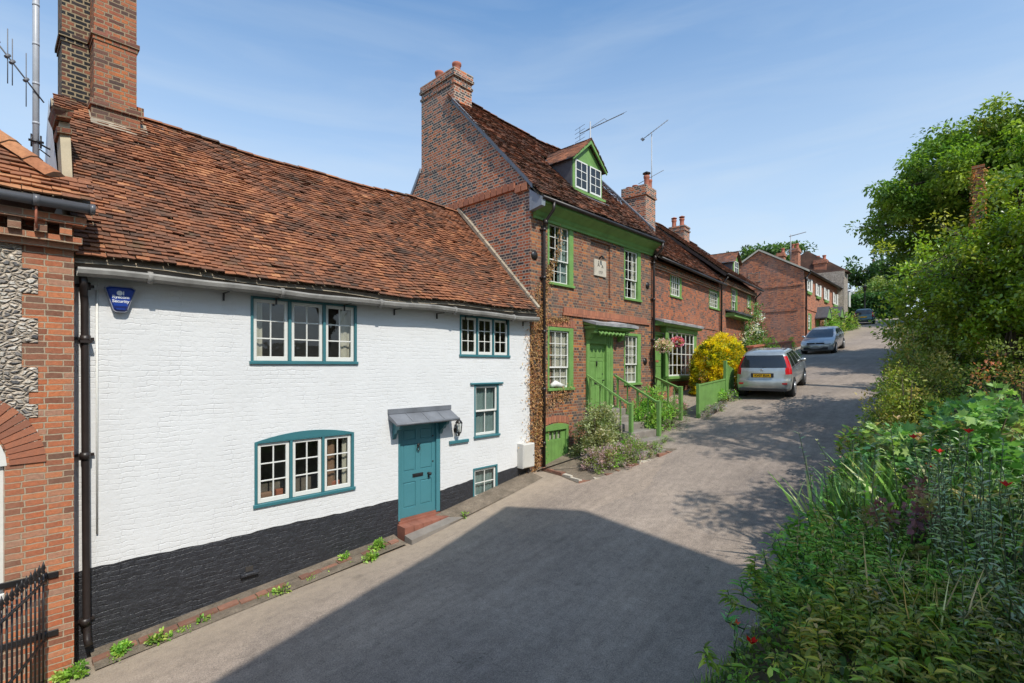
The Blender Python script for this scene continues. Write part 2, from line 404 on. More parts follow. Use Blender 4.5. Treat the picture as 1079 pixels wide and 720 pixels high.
M['mortar'] = m_paint('mortar', (.36, .30, .22), .95, .35)
M['stone'] = m_paint('stone', (.36, .32, .27), .95, .35, bumpy=.8)
M['stonepale'] = m_paint('pale_stone', (.55, .49, .40), .9, .25, bumpy=.6)
M['concrete'] = m_paint('concrete_step', (.25, .22, .19), .95, .3, bumpy=.9)
M['red_step'] = m_paint('red_quarry_tile', (.30, .115, .075), .8, .35)
M['meterbox'] = m_paint('meter_box_plastic', (.60, .58, .53), .45, .08)
M['plum'] = m_paint('grey_bargeboard', (.26, .29, .33), .6, .2)
M['curtain'] = m_paint('curtain_cloth', (.55, .50, .42), .9, .2)
M['curtain_red'] = m_paint('brown_curtain', (.30, .17, .11), .9, .2)
M['blind'] = m_paint('interior_shutter', (.20, .27, .27), .8, .1)
M['interior'] = m_paint('vent_hole_shade', (.05, .042, .036), .9, .2)  # flat near-black patch painted for the shade inside the vent hole
M['room'] = m_paint('pane_backing_wall', (.20, .165, .14), .9, .5)
M['rubber'] = m_paint('tyre_rubber', (.018, .018, .02), .8, .2)
M['alloy'] = m_metal('alloy_rim', (.55, .56, .58), .3, .7)
M['bark'] = m_paint('bark', (.13, .095, .07), .95, .35, bumpy=1)
M['soil'] = m_paint('soil', (.09, .065, .045), .95, .4, bumpy=1)

def m_glass(name='window_glass', tint=.93):
    m = bpy.data.materials.new(name); m.use_nodes = True; nt = m.node_tree; nt.nodes.clear()
    out = nt.nodes.new('ShaderNodeOutputMaterial'); mix = nt.nodes.new('ShaderNodeMixShader')
    tr = nt.nodes.new('ShaderNodeBsdfTransparent'); tr.inputs['Color'].default_value = (tint, tint*1.02, tint, 1)
    gl = nt.nodes.new('ShaderNodeBsdfGlossy'); gl.inputs['Roughness'].default_value = .02
    lw = nt.nodes.new('ShaderNodeFresnel'); lw.inputs['IOR'].default_value = 1.85
    c = coords(nt)
    n = noise(nt, c, 3.2, 2, .5)
    bp = nt.nodes.new('ShaderNodeBump'); bp.inputs['Strength'].default_value = .12; bp.inputs['Distance'].default_value = .02
    nt.links.new(n, bp.inputs['Height']); nt.links.new(bp.outputs['Normal'], gl.inputs['Normal'])
    ge = nt.nodes.new('ShaderNodeNewGeometry'); sb = nt.nodes.new('ShaderNodeMath'); sb.operation = 'SUBTRACT'; sb.use_clamp = True; nt.links.new(lw.outputs[0], sb.inputs[0]); nt.links.new(ge.outputs['Backfacing'], sb.inputs[1])
    nt.links.new(sb.outputs[0], mix.inputs[0]); nt.links.new(tr.outputs[0], mix.inputs[1]); nt.links.new(gl.outputs[0], mix.inputs[2])
    nt.links.new(mix.outputs[0], out.inputs['Surface'])
    return m
M['glass'] = m_glass()
M['glass_dark'] = m_glass('car_glass', .25)

def m_leaf(name, trans=.35, rough=.45, gloss=.35, tint=(1, 1, 1)):
    m = bpy.data.materials.new(name); m.use_nodes = True; nt = m.node_tree; nt.nodes.clear()
    out = nt.nodes.new('ShaderNodeOutputMaterial')
    at = nd(nt, 'ShaderNodeVertexColor', layer_name='Col')
    col = mixc(nt, 1.0, at.outputs['Color'], tint, 'MULTIPLY')
    p = nt.nodes.new('ShaderNodeBsdfPrincipled'); p.inputs['Roughness'].default_value = rough; p.inputs['Specular IOR Level'].default_value = gloss
    nt.links.new(col, p.inputs['Base Color'])
    t = nt.nodes.new('ShaderNodeBsdfTranslucent')
    tc2 = mixc(nt, 1.0, col, (1.5, 1.6, .7), 'MULTIPLY'); nt.links.new(tc2, t.inputs['Color'])
    mix = nt.nodes.new('ShaderNodeMixShader'); mix.inputs[0].default_value = trans
    nt.links.new(p.outputs[0], mix.inputs[1]); nt.links.new(t.outputs[0], mix.inputs[2]); nt.links.new(mix.outputs[0], out.inputs['Surface'])
    return m
M['leaf'] = m_leaf('leaf'); M['leaf_glossy'] = m_leaf('glossy_leaf', .28, .28, .6); M['petal'] = m_leaf('petal', .3, .6, .2)
# ---------------------------------------------------------------- ground, lane, bank
def sheet(name, mat, s_list, n_list, hfun):
    V = []; F = []
    for s in s_list:
        for n in n_list:
            V.append((s, n, hfun(s, n)))
    k = len(n_list)
    for i in range(len(s_list)-1):
        for j in range(k-1):
            a = i*k+j; F.append((a, a+k, a+k+1, a+1))
    me = bpy.data.meshes.new(name); me.from_pydata(V, [], F); me.materials.append(mat)
    me.polygons.foreach_set('use_smooth', [True]*len(F))
    finish(me, np.array(V, float), [(1, 1, 1)]*len(F))
    o = bpy.data.objects.new(name, me); COL.objects.link(o); struct(o); return o

m, nt, b = new_mat('garden_soil'); c = coords(nt)
n1 = noise(nt, c, 1.2, 6, .7); n2 = noise(nt, c, 30, 4, .7)
r = ramp(nt, [(.3, (.05, .055, .025)), (.55, (.09, .075, .045)), (.8, (.05, .08, .025))]); nt.links.new(n1, r.inputs['Fac'])
nt.links.new(r.outputs['Color'], b.inputs['Base Color']); b.inputs['Roughness'].default_value = .95; bump(nt, b, n2, .8, .04); M['ground'] = m

m, nt, b = new_mat('worn_tarmac'); c = coords(nt)
big = noise(nt, c, .55, 5, .6); streak = noise(nt, c, 2.2, 7, .72, (.10, 2.2, 1)); fine = noise(nt, c, 75, 3, .75); mid = noise(nt, c, 7, 5, .7)
r = ramp(nt, [(.3, (.25, .205, .17)), (.5, (.31, .252, .205)), (.72, (.38, .308, .248))]); nt.links.new(big, r.inputs['Fac'])
r2 = ramp(nt, [(.3, (.78,)*3), (.7, (1.12,)*3)]); nt.links.new(streak, r2.inputs['Fac'])
cc = mixc(nt, .8, r.outputs['Color'], r2.outputs['Color'], 'MULTIPLY')
r3 = ramp(nt, [(.30, (.40,)*3), (.5, (1,)*3), (.72, (1.65,)*3)]); nt.links.new(fine, r3.inputs['Fac'])
cc = mixc(nt, .85, cc, r3.outputs['Color'], 'MULTIPLY')
r4 = ramp(nt, [(.32, (.72,)*3), (.6, (1.08,)*3)]); nt.links.new(mid, r4.inputs['Fac'])
cc = mixc(nt, .7, cc, r4.outputs['Color'], 'MULTIPLY')
# cracks
vo = nt.nodes.new('ShaderNodeTexVoronoi'); vo.feature = 'DISTANCE_TO_EDGE'; vo.inputs['Scale'].default_value = .45
dn = nt.nodes.new('ShaderNodeTexNoise'); dn.inputs['Scale'].default_value = 1.6; dn.inputs['Detail'].default_value = 6
nt.links.new(c, dn.inputs['Vector'])
va = nd(nt, 'ShaderNodeVectorMath', operation='ADD'); nt.links.new(c, va.inputs[0]); nt.links.new(dn.outputs['Color'], va.inputs[1]); nt.links.new(va.outputs[0], vo.inputs['Vector'])
rc = ramp(nt, [(.0, (.5,)*3), (.006, (1,)*3)]); nt.links.new(vo.outputs['Distance'], rc.inputs['Fac'])
cm = ramp(nt, [(.50, (0,)*3), (.6, (1,)*3)]); nt.links.new(mid, cm.inputs['Fac'])
crk = mixc(nt, cm.outputs['Color'], (1., 1., 1.), rc.outputs['Color'])
cc = mixc(nt, 1.0, cc, crk, 'MULTIPLY')
vp_ = nt.nodes.new('ShaderNodeTexVoronoi'); vp_.inputs['Scale'].default_value = .42; vp_.inputs['Randomness'].default_value = .9; mpv = nt.nodes.new('ShaderNodeMapping'); mpv.inputs['Scale'].default_value = (.5, 1.1, 1)
dn2 = nd(nt, 'ShaderNodeVectorMath', operation='SCALE'); nt.links.new(dn.outputs['Color'], dn2.inputs[0]); dn2.inputs['Scale'].default_value = .35
va2 = nd(nt, 'ShaderNodeVectorMath', operation='ADD'); nt.links.new(c, va2.inputs[0]); nt.links.new(dn2.outputs[0], va2.inputs[1]); nt.links.new(va2.outputs[0], mpv.inputs['Vector']); nt.links.new(mpv.outputs[0], vp_.inputs['Vector'])
spc = nt.nodes.new('ShaderNodeSeparateColor'); nt.links.new(vp_.outputs['Color'], spc.inputs[0]); rpv = ramp(nt, [(.0, (.86, .87, .90)), (.5, (1, 1, 1)), (1, (1.08, 1.06, 1.03))]); nt.links.new(spc.outputs[0], rpv.inputs['Fac'])
cc = mixc(nt, .8, cc, rpv.outputs['Color'], 'MULTIPLY')
spots = noise(nt, c, 1.9, 3, .4); rsp = ramp(nt, [(.70, (1,)*3), (.76, (.72,)*3)]); nt.links.new(spots, rsp.inputs['Fac']); cc = mixc(nt, 1, cc, rsp.outputs['Color'], 'MULTIPLY')
# darker trench scar and patch on the crown of the lane, paler dusty edges (wear with a shape of its own)
sp = nt.nodes.new('ShaderNodeSeparateXYZ'); nt.links.new(c, sp.inputs[0])
edge = nd(nt, 'ShaderNodeMapRange'); edge.inputs['From Min'].default_value = 6.9; edge.inputs['From Max'].default_value = 7.9; nt.links.new(sp.outputs['Y'], edge.inputs['Value'])
ee = nd(nt, 'ShaderNodeMath', operation='MULTIPLY'); nt.links.new(edge.outputs[0], ee.inputs[0]); nt.links.new(mid, ee.inputs[1])
cc = mixc(nt, ee.outputs[0], cc, (.36, .29, .21))
nt.links.new(cc, b.inputs['Base Color']); b.inputs['Roughness'].default_value = .88; b.inputs['Specular IOR Level'].default_value = .3
bump(nt, b, fine, .6, .012); M['tarmac'] = m

def g_h(s, n):
    h = float(zg(s)) - .06
    if n < 2.3:                                   # land behind the bank rises
        h += min(1.45, (2.3-n)*.9) if n > -60 else 1.45
        h -= .12
    if n > 8.6: h -= .25
    return h
S_ = [-120, -80, -50, -30, -20, -14, -10, -6, -3, -1] + [i*.6 for i in range(0, 60)] + [36+2*i for i in range(0, 30)] + [100, 130, 170, 230, 320, 450, 700]
N_ = [-500, -250, -120, -60, -30, -15, -8, -5, -3, -1.5, -.5, .3, .7, 1.1, 1.5, 1.9, 2.2, 2.35, 2.5, 4, 6, 8, 8.55, 8.8, 12, 20, 40, 80, 160, 300, 500]
sheet('ground', M['ground'], S_, N_, g_h)
SR = [-40, -30, -20, -12] + [-8+i*.4 for i in range(0, 120)] + [40+1.5*i for i in range(0, 24)]
def road_h(s, n):
    return float(zg(s)) + .02*math.sin(s*.9+n*.7) + .03*math.exp(-((n-5)/2)**2) - .02
rw = [2.0, 2.25, 2.6, 3.2, 4, 4.8, 5.6, 6.4, 7.2, 7.8, 8.2, 8.62]
def lane_n(s, n):
    return n
V = []; F = []
for s in SR:
    for j, n in enumerate(rw):
        nn_ = n
        if j == 0: nn_ = n + .10*math.sin(s*1.7) + .06*math.sin(s*4.1)
        nn_ += max(0, s-22)*.028 if j < 2 else max(0, s-22)*.06
        V.append((s, nn_, road_h(s, n)))
k = len(rw)
for i in range(len(SR)-1):
    for j in range(k-1):
        a = i*k+j; F.append((a, a+k, a+k+1, a+1))
me = bpy.data.meshes.new('road'); me.from_pydata(V, [], F); me.materials.append(M['tarmac']); me.polygons.foreach_set('use_smooth', [True]*len(F))
finish(me, np.array(V, float), [(1, 1, 1)]*len(F)); o = bpy.data.objects.new('road', me); COL.objects.link(o); struct(o)

# worn brick and rubble edging along the foot of the white wall
def wz(s): return float(zg(s))
mb = MB(); rr = random.Random(4); s = .95
while s < 5.35:
    l = rr.uniform(.16, .3); z = wz(s); cdx = rr.uniform(.7, 1.15)
    y0 = 8.24 + rr.uniform(-.03, .02); h = rr.uniform(.0, .025)
    if rr.random() < .85:
        mb.hexa([(s, y0, z-.1), (s+l-.02, y0+rr.uniform(-.02, .02), z-.1), (s+l-.02, y0+.12, z-.1), (s, y0+.12, z-.1),
                 (s, y0, z+.035+h), (s+l-.02, y0, z+wz(s+l)-wz(s)+.035+h), (s+l-.02, y0+.12, z+wz(s+l)-wz(s)+.045+h), (s, y0+.12, z+.045+h)], 0, (cdx, cdx, cdx))
    s += l
mb2 = MB()
for i in range(22):
    a = .95+4.6*i/22; bb = .95+4.6*(i+1)/22
    mb.face([(a, 8.34, wz(a)+.045), (bb, 8.34, wz(bb)+.045), (bb, 8.5, wz(bb)+.08), (a, 8.5, wz(a)+.08)], 1)
    mb.face([(a, 8.05, wz(a)+.012), (bb, 8.05, wz(bb)+.012), (bb, 8.35, wz(bb)+.04), (a, 8.35, wz(a)+.04)], 1)
m, nt, b = new_mat('edging_brick'); at = nd(nt, 'ShaderNodeVertexColor', layer_name='Col'); c = coords(nt); n2 = noise(nt, c, 18, 5, .7); n1 = noise(nt, c, 3, 4, .6)
r = ramp(nt, [(.3, (.17, .095, .07)), (.55, (.30, .14, .09)), (.75, (.26, .20, .15))]); nt.links.new(n1, r.inputs['Fac'])
cc = mixc(nt, 1, r.outputs['Color'], at.outputs['Color'], 'MULTIPLY'); nt.links.new(cc, b.inputs['Base Color']); b.inputs['Roughness'].default_value = .95; bump(nt, b, n2, .8, .02); M['edging'] = m
m, nt, b = new_mat('gritty_edge'); c = coords(nt); n2 = noise(nt, c, 30, 5, .8); n1 = noise(nt, c, 3.5, 5, .7)
r = ramp(nt, [(.3, (.13, .105, .075)), (.6, (.24, .19, .14)), (.8, (.36, .30, .22))]); nt.links.new(n1, r.inputs['Fac'])
r2 = ramp(nt, [(.3, (.6,)*3), (.7, (1.4,)*3)]); nt.links.new(n2, r2.inputs['Fac'])
cc = mixc(nt, .8, r.outputs['Color'], r2.outputs['Color'], 'MULTIPLY'); nt.links.new(cc, b.inputs['Base Color']); b.inputs['Roughness'].default_value = .97; bump(nt, b, n2, 1, .03); M['grit'] = m
o = mb.build('pavement_edging', [M['edging'], M['grit']]); struct(o)
# sloping concrete apron right of the blue door
mb = MB()
for i in range(12):
    a = 6.55+2.95*i/12; bb = 6.55+2.95*(i+1)/12
    mb.face([(a, 8.0, wz(a)+.004), (bb, 8.0, wz(bb)+.004), (bb, 8.5, wz(bb)+.1), (a, 8.5, wz(a)+.1)], 0)
o = mb.build('pavement_apron', [M['grit']]); struct(o)
# broken tarmac lip and rubble on the bank side
mb = MB(); rr = random.Random(9)
for i in range(150):
    s = rr.uniform(3.5, 16); n = 2.12+rr.uniform(-.3, .08); z = wz(s); r_ = rr.uniform(.03, .11)
    g = rr.uniform(.5, 1.1)
    ps = []
    for k in range(6):
        t = 2*PI*k/6+rr.uniform(-.3, .3); ps.append((s+math.cos(t)*r_*rr.uniform(.7, 1.2), n+math.sin(t)*r_*rr.uniform(.6, 1)))
    lo = [(p[0], p[1], z-.08) for p in ps]; hi = [(s+(p[0]-s)*.7, n+(p[1]-n)*.7, z+r_*.5*rr.uniform(.5, 1.2)) for p in ps]
    for k in range(6): mb.face([lo[k], lo[(k+1) % 6], hi[(k+1) % 6], hi[k]], 0, (g, g, g))
    mb.face(hi, 0, (g, g, g))
o = mb.build('rubble_edge', [M['stone']]); struct(o, 'stuff'); tag(o, 'loose stones and broken tarmac along the foot of the planted bank', 'rubble')
# ---------------------------------------------------------------- house building kit
def wall(mb, u0, u1, z0, z1, v=0.0, holes=(), depth=.14, m=0, hm=None, step=None):
    """flat wall in the plane v with rectangular openings and their reveals"""
    us = sorted(set([u0, u1] + [x for h in holes for x in h[:2] if u0 < x < u1]))
    zs = sorted(set([z0, z1] + [x for h in holes for x in h[2:4] if z0 < x < z1]))
    for i in range(len(us)-1):
        for j in range(len(zs)-1):
            cu, cz = (us[i]+us[i+1])/2, (zs[j]+zs[j+1])/2
            if any(h[0] < cu < h[1] and h[2] < cz < h[3] for h in holes): continue
            mb.face([(us[i], v, zs[j]), (us[i+1], v, zs[j]), (us[i+1], v, zs[j+1]), (us[i], v, zs[j+1])], m)
    hm = m if hm is None else hm
    for (a, b, c, d) in [h[:4] for h in holes]:
        w_ = v+depth
        mb.face([(a, v, c), (a, w_, c), (a, w_, d), (a, v, d)], hm)
        mb.face([(b, v, c), (b, v, d), (b, w_, d), (b, w_, c)], hm)
        mb.face([(a, v, d), (a, w_, d), (b, w_, d), (b, v, d)], hm)
        mb.face([(a, v, c), (b, v, c), (b, w_, c), (a, w_, c)], hm)

def tiles(mb, u0, u1, v0, z0, v1, z1, gauge=.1, tw=.165, th=.019, jit=1.0, wave=None, keep=None, rs=1, m=0, bias=0.0, lift=.024, seam=0):
    """courses of plain tiles from the eave (v0,z0) up to the ridge (v1,z1); every tile is modelled"""
    rr = np.random.default_rng(rs)
    Lr = math.hypot(v1-v0, z1-z0); dv, dz = (v1-v0)/Lr, (z1-z0)/Lr
    nv, nz_ = -dz, dv
    rows = int(Lr/gauge)
    for r in range(rows+1):
        d0 = r*gauge; off = (r % 2)*tw*.5
        n = int((u1-u0)/tw)+2
        rowt = rr.uniform(-.03, .03)
        for k in range(n):
            a = u0 - tw + off + k*tw + rr.uniform(-.004, .004); b = a + tw - rr.uniform(.002, .007)
            a = max(a, u0 + rr.uniform(-.012, .012)); b = min(b, u1 + rr.uniform(-.012, .012))
            if b - a < .03: continue
            uc = (a+b)/2
            if keep and not keep(uc, v0+dv*d0): continue
            wv = wave(uc, d0/Lr) if wave else 0
            j0 = rr.uniform(-.006, .006)*jit; j1 = rr.uniform(0, .012)*jit; tw_ = rr.uniform(-.005, .005)*jit; dd = rr.uniform(-.008, .008)*jit
            if rr.random() < .03*jit: j1 += .014; tw_ *= 2
            def P(u, d, h): return (u, v0+dv*d+nv*h, z0+dz*d+nz_*h + wv)
            e = d0 - .0 + dd; f = min(d0 + gauge*1.25, Lr+.02)
            lo = lift + j1
            c = float(np.clip(.48+rr.normal(0, .15)+rowt+bias+(.25 if rr.random() < .06 else 0), 0, 1)); col = (c, c, c)
            A = P(a, e, lo+tw_); B = P(b, e, lo-tw_); C = P(b, f, .004+j0); D = P(a, f, .004+j0)
            A2 = P(a, e, lo-th+tw_); B2 = P(b, e, lo-th-tw_)
            mb.face([A, B, C, D], m, col); mb.face([A2, B2, B, A], m, col)
            mb.face([A2, A, D], m, col); mb.face([B, B2, C], m, col)

def ridge_tiles(mb, u0, u1, v, z, wave=None, m=0, seg=.32, r=.12, rs=3, mm=1):
    rr = random.Random(rs); u = u0
    while u < u1-.05:
        e = min(u+seg, u1); h = (wave((u+e)/2, 1) if wave else 0)+rr.uniform(-.008, .008); c = rr.uniform(.1, .8)
        pts = []
        for k in range(7):
            t = PI*(.12+.76*k/6); pts.append((v-math.cos(t)*r, z+math.sin(t)*r*.85-.035+h))
        for k in range(6):
            mb.face([(u, pts[k][0], pts[k][1]), (e-.012, pts[k][0], pts[k][1]), (e-.012, pts[k+1][0], pts[k+1][1]), (u, pts[k+1][0], pts[k+1][1])], m, (c, c, c))
        for uu in (u, e-.012):
            mb.face([(uu, p[0], p[1]) for p in pts], mm)
        mb.face([(e-.014, pts[0][0]+.01, pts[0][1]), (e+.002, pts[0][0]+.01, pts[0][1]), (e+.002, v, pts[3][1]-.01), (e-.014, v, pts[3][1]-.01)], mm)
        u = e

def window(root, u0, u1, z0, z1, v=0.0, fcol='teal', scol='white_paint', ncas=1, cols=2, rows=3, kind='casement', fw=.05, sw=.045, bar=.02, sill=.05, inset=.045, arch=0, mull=.045, label=None, fws=None, proud=.012, curtains=None, name='window', room=True):
    """frame > casements with glazing bars, panes"""
    fl, fr_, ft, fb = fws or (fw, fw, fw, fw)
    mb = MB(); f0 = v - proud; f1 = v + .12
    mb.bevel_box(u0, u0+fl, f0, f1, z0, z1, .006); mb.bevel_box(u1-fr_, u1, f0, f1, z0, z1, .006)
    mb.bevel_box(u0+fl, u1-fr_, f0+.002, f1, z1-ft, z1, .006)
    mb.bevel_box(u0-(.02 if sill else 0), u1+(.02 if sill else 0), v-max(sill, .012), f1, z0-.002, z0+fb, .008)
    if arch:
        n = 14; pts = [(u0, z1-.001)]
        for k in range(n+1):
            t = k/n; pts.append((u0+(u1-u0)*t, z1+arch*(1-(2*t-1)**2)+.004))
        pts.append((u1, z1-.001)); mb.prism(pts, f0+.001, f1-.05)
    inner0, inner1 = u0+fl, u1-fr_
    cw = (inner1-inner0-(ncas-1)*mull)/ncas
    for k in range(1, ncas):
        x = inner0+k*cw+(k-1)*mull; mb.bevel_box(x, x+mull, f0+.003, f1, z0+fb, z1-ft, .006)
    fo = mb.build(name, M[fcol], root)
    if label: fo['label'] = label
    for k in range(ncas):
        a = inner0+k*(cw+mull)+.003; b = a+cw-.006; c0 = z0+fb+.003; c1 = z1-ft-.003
        sm = MB()
        y = v+inset-.02
        def sash(a, b, c0, c1, y, cols, rows, sw, bot=None):
            bot = bot or sw*1.35
            sm.bevel_box(a, a+sw, y, y+.035, c0, c1, .005); sm.bevel_box(b-sw, b, y, y+.035, c0, c1, .005)
            sm.bevel_box(a+sw, b-sw, y+.001, y+.035, c1-sw, c1, .005); sm.bevel_box(a+sw, b-sw, y+.001, y+.035, c0, c0+bot, .005)
            for i in range(1, cols):
                x = a+sw+(b-a-2*sw)*i/cols; sm.bevel_box(x-bar/2, x+bar/2, y+.006, y+.03, c0+bot, c1-sw, .004)
            for j in range(1, rows):
                zz = c0+bot+(c1-sw-c0-bot)*j/rows; sm.bevel_box(a+sw, b-sw, y+.008, y+.028, zz-bar/2, zz+bar/2, .004)
        if kind == 'casement':
            sash(a, b, c0, c1, y, cols, rows, sw)
            sm.build('casement', M[scol], fo)
            gm = MB(); gm.box(a+.01, b-.01, y+.016, y+.02, c0+.01, c1-.01); gm.build('pane', M['glass'], fo)
        else:
            zm = (c0+c1)/2 if not isinstance(kind, float) else c0+(c1-c0)*kind
            r1, r2 = rows
            sash(a, b, zm-.02, c1, y, cols, r1, sw*.8, sw*.8); sm.build('sash', M[scol], fo)
            sm = MB(); sash(a, b, c0, zm+.02, y+.036, cols, r2, sw*.8, sw*1.2); sm.build('sash', M[scol], fo)
            gm = MB(); gm.box(a+.01, b-.01, y+.050, y+.054, c0+.01, c1-.01); gm.build('pane', M['glass'], fo)
    if room:  # shallow box added behind the panes to catch sun and lift their black
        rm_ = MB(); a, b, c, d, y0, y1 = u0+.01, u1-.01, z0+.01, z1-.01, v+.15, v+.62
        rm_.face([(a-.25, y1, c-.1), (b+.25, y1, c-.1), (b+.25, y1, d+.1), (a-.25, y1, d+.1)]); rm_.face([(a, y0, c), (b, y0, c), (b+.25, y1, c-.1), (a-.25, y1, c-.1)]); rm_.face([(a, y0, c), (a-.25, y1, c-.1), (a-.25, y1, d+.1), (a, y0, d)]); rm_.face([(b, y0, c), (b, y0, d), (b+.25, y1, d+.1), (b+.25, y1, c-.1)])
        rm_.build('pane_backing', M['room'], fo)
    if curtains:
        for (ca, cb, mt) in curtains:
            cm = MB(); x0 = u0+(u1-u0)*ca; x1 = u0+(u1-u0)*cb; n = max(4, int((x1-x0)/.035)); prev = None
            for i in range(n+1):
                x = x0+(x1-x0)*i/n; yy = v+.125+.012*math.sin(i*1.9)
                if prev: cm.face([(prev[0], prev[1], z0+.02), (x, yy, z0+.02), (x, yy, z1), (prev[0], prev[1], z1)], 0, smooth=True)
                prev = (x, yy)
            cm.build('curtain', M[mt], fo)
    return fo

def panel_door(root, u0, u1, z0, z1, v, mat, panels, name='door', bead=.018):
    """a slab with raised-and-fielded panels; panels = list of (u0,u1,z0,z1) fractions"""
    mb = MB(); mb.box(u0, u1, v+.012, v+.05, z0, z1)
    W, H = u1-u0, z1-z0
    us = sorted(set([0, 1]+[p[0] for p in panels]+[p[1] for p in panels]))
    # stiles and rails stand proud between the panels
    zs = sorted(set([0, 1]+[p[2] for p in panels]+[p[3] for p in panels]))
    for i in range(len(us)-1):
        for j in range(len(zs)-1):
            cu, cz = (us[i]+us[i+1])/2, (zs[j]+zs[j+1])/2
            if any(p[0] < cu < p[1] and p[2] < cz < p[3] for p in panels): continue
            mb.box(u0+W*us[i], u0+W*us[i+1], v, v+.0125, z0+H*zs[j], z0+H*zs[j+1])
    for p in panels:
        a, b, c, d = u0+W*p[0]+.02, u0+W*p[1]-.02, z0+H*p[2]+.02, z0+H*p[3]-.02
        mb.bevel_box(a, b, v+.002, v+.0125, c, d, .010)
    return mb.build(name, M[mat], root)

def pipe_run(mb, pts, r=.04, n=10, collars=(), m=0):
    mb.tube(pts, r, n, m)
    for (p, d) in collars:
        a = Vector(p); q = Vector(d); mb.tube([a-q*.03, a+q*.03], r*1.35, n, m)

def chimney_pot(mb, x, y, z, r=.11, h=.32, m=0):
    mb.lathe([(r*1.15, 0), (r*1.1, .05), (r*.95, .08), (r*.88, h*.6), (r*.92, h*.75), (r*1.12, h*.85), (r*1.12, h), (r*.8, h), (r*.8, h*.6)], (x, y, z), 12, m)

def yagi(mb, base, direction, length=.9, n=10, el=.28, tilt=0, r=.006, folded=True):
    d = Vector(direction).normalized(); up = Vector((0, 0, 1)); side = d.cross(up).normalized()
    if tilt: side = up
    b = Vector(base); mb.tube([b - d*length*.3, b + d*length*.7], r*1.6, 6)
    for k in range(n):
        p = b - d*length*.3 + d*length*(k+.5)/n; L_ = el*(1-.35*k/n)
        mb.tube([p-side*L_*.5, p+side*L_*.5], r*.8, 5)
    if folded:
        p = b-d*length*.3; w2 = side
        u2 = d.cross(side).normalized()
        for q in (-.12, -.06, .06, .12): mb.tube([p+u2*q-w2*el*.6-d*abs(q)*-.4, p+u2*q+w2*el*.6+d*abs(q)*.4], r*.8, 5)
        mb.tube([p-u2*.14, p+u2*.14], r, 5)
def rect(fr, xl, ytl, ybl, xr, ytr, ybr, v=0.0):
    a = meas(fr, xl, ytl, v); b = meas(fr, xl, ybl, v); c = meas(fr, xr, ytr, v); d = meas(fr, xr, ybr, v)
    return (a[0], c[0], (b[1]+d[1])/2, (a[1]+c[1])/2)

# ================================================================ WHITE COTTAGE
W = Frame(.8, 8.5)
cot = thing('white_cottage', 'white painted brick cottage with black plinth, teal door and long red tiled roof', 'house', (.8, 8.5, -3.8), 0, worldz=True)
wa = rect(W, 264, 313, 384, 376, 321, 384); wb = rect(W, 484.4, 332, 376.3, 536.6, 336.3, 376.7)
wc = rect(W, 268, 466, 537, 373, 456.5, 515); wd = rect(W, 499.6, 405, 462, 525.5, 405, 459); we = rect(W, 498.4, 493.5, 528.5, 524.2, 489.5, 521.5)
dr = rect(W, 419.6, 447, 548.5, 464, 443, 537)
ends = 8.78
mb = MB()
# facade: columns cut so that the black plinth line can climb gently to the right
holes = [wa, wb, wc, wd, we, (dr[0], dr[1], -9, dr[3])]
def plz(u): return -2.64 + max(0, (u+.8-6.7))/2.85*.2 + .010*math.sin(u*3)+.006*math.sin(u*11.3)+.005*math.sin(u*29)
us = sorted(set([-.06, 8.78]+[h[0] for h in holes]+[h[1] for h in holes]+[i*.13 for i in range(1, 67)]))
pm = MB()
for i in range(len(us)-1):
    a, bb = us[i], us[i+1]; cu = (a+bb)/2
    hs = sorted([(h[2], h[3]) for h in holes if h[0] < cu < h[1]])
    spans = []; z = -4.6
    for (lo, hi) in hs:
        if lo > z: spans.append((z, lo))
        z = max(z, hi)
    spans.append((z, 1.36))
    pa, pb = plz(a), plz(bb)
    for (lo, hi) in spans:
        if hi <= min(pa, pb): pm.face([(a, 0, lo), (bb, 0, lo), (bb, 0, hi), (a, 0, hi)])
        elif lo >= max(pa, pb): mb.face([(a, 0, lo), (bb, 0, lo), (bb, 0, hi), (a, 0, hi)])
        else:
            pm.face([(a, 0, lo), (bb, 0, lo), (bb, 0, pb), (a, 0, pa)]); mb.face([(a, 0, pa), (bb, 0, pb), (bb, 0, hi), (a, 0, hi)])
for h in holes:
    m_ = mb if h[2] > -2.6 else pm
    a, bb, c, d = h
    if c < -5: c = -3.6
    for (mbb, c0, d0) in ((mb, max(c, plz((a+bb)/2)), d), (pm, c, min(d, plz((a+bb)/2)))):
        if d0 <= c0: continue
        mbb.face([(a, 0, c0), (a, .16, c0), (a, .16, d0), (a, 0, d0)]); mbb.face([(bb, 0, c0), (bb, 0, d0), (bb, .16, d0), (bb, .16, c0)])
        mbb.face([(a, 0, d0), (a, .16, d0), (bb, .16, d0), (bb, 0, d0)]) if d0 == d else None
        mbb.face([(a, 0, c0), (bb, 0, c0), (bb, .16, c0), (a, .16, c0)]) if c0 == c else None
# rear and end walls so the house is closed
mb.face([(-.06, 6, -4.6), (8.78, 6, -4.6), (8.78, 6, 1.3), (-.06, 6, 1.3)])
mb.face([(-.06, .0, -4.6), (-.06, 6, -4.6), (-.06, 6, 1.3), (-.06, 2.85, 4.45), (-.06, 0, 1.3)])
mb.build('wall', [M['white_wall']], cot); pm.build('plinth', [M['black_wall']], cot)
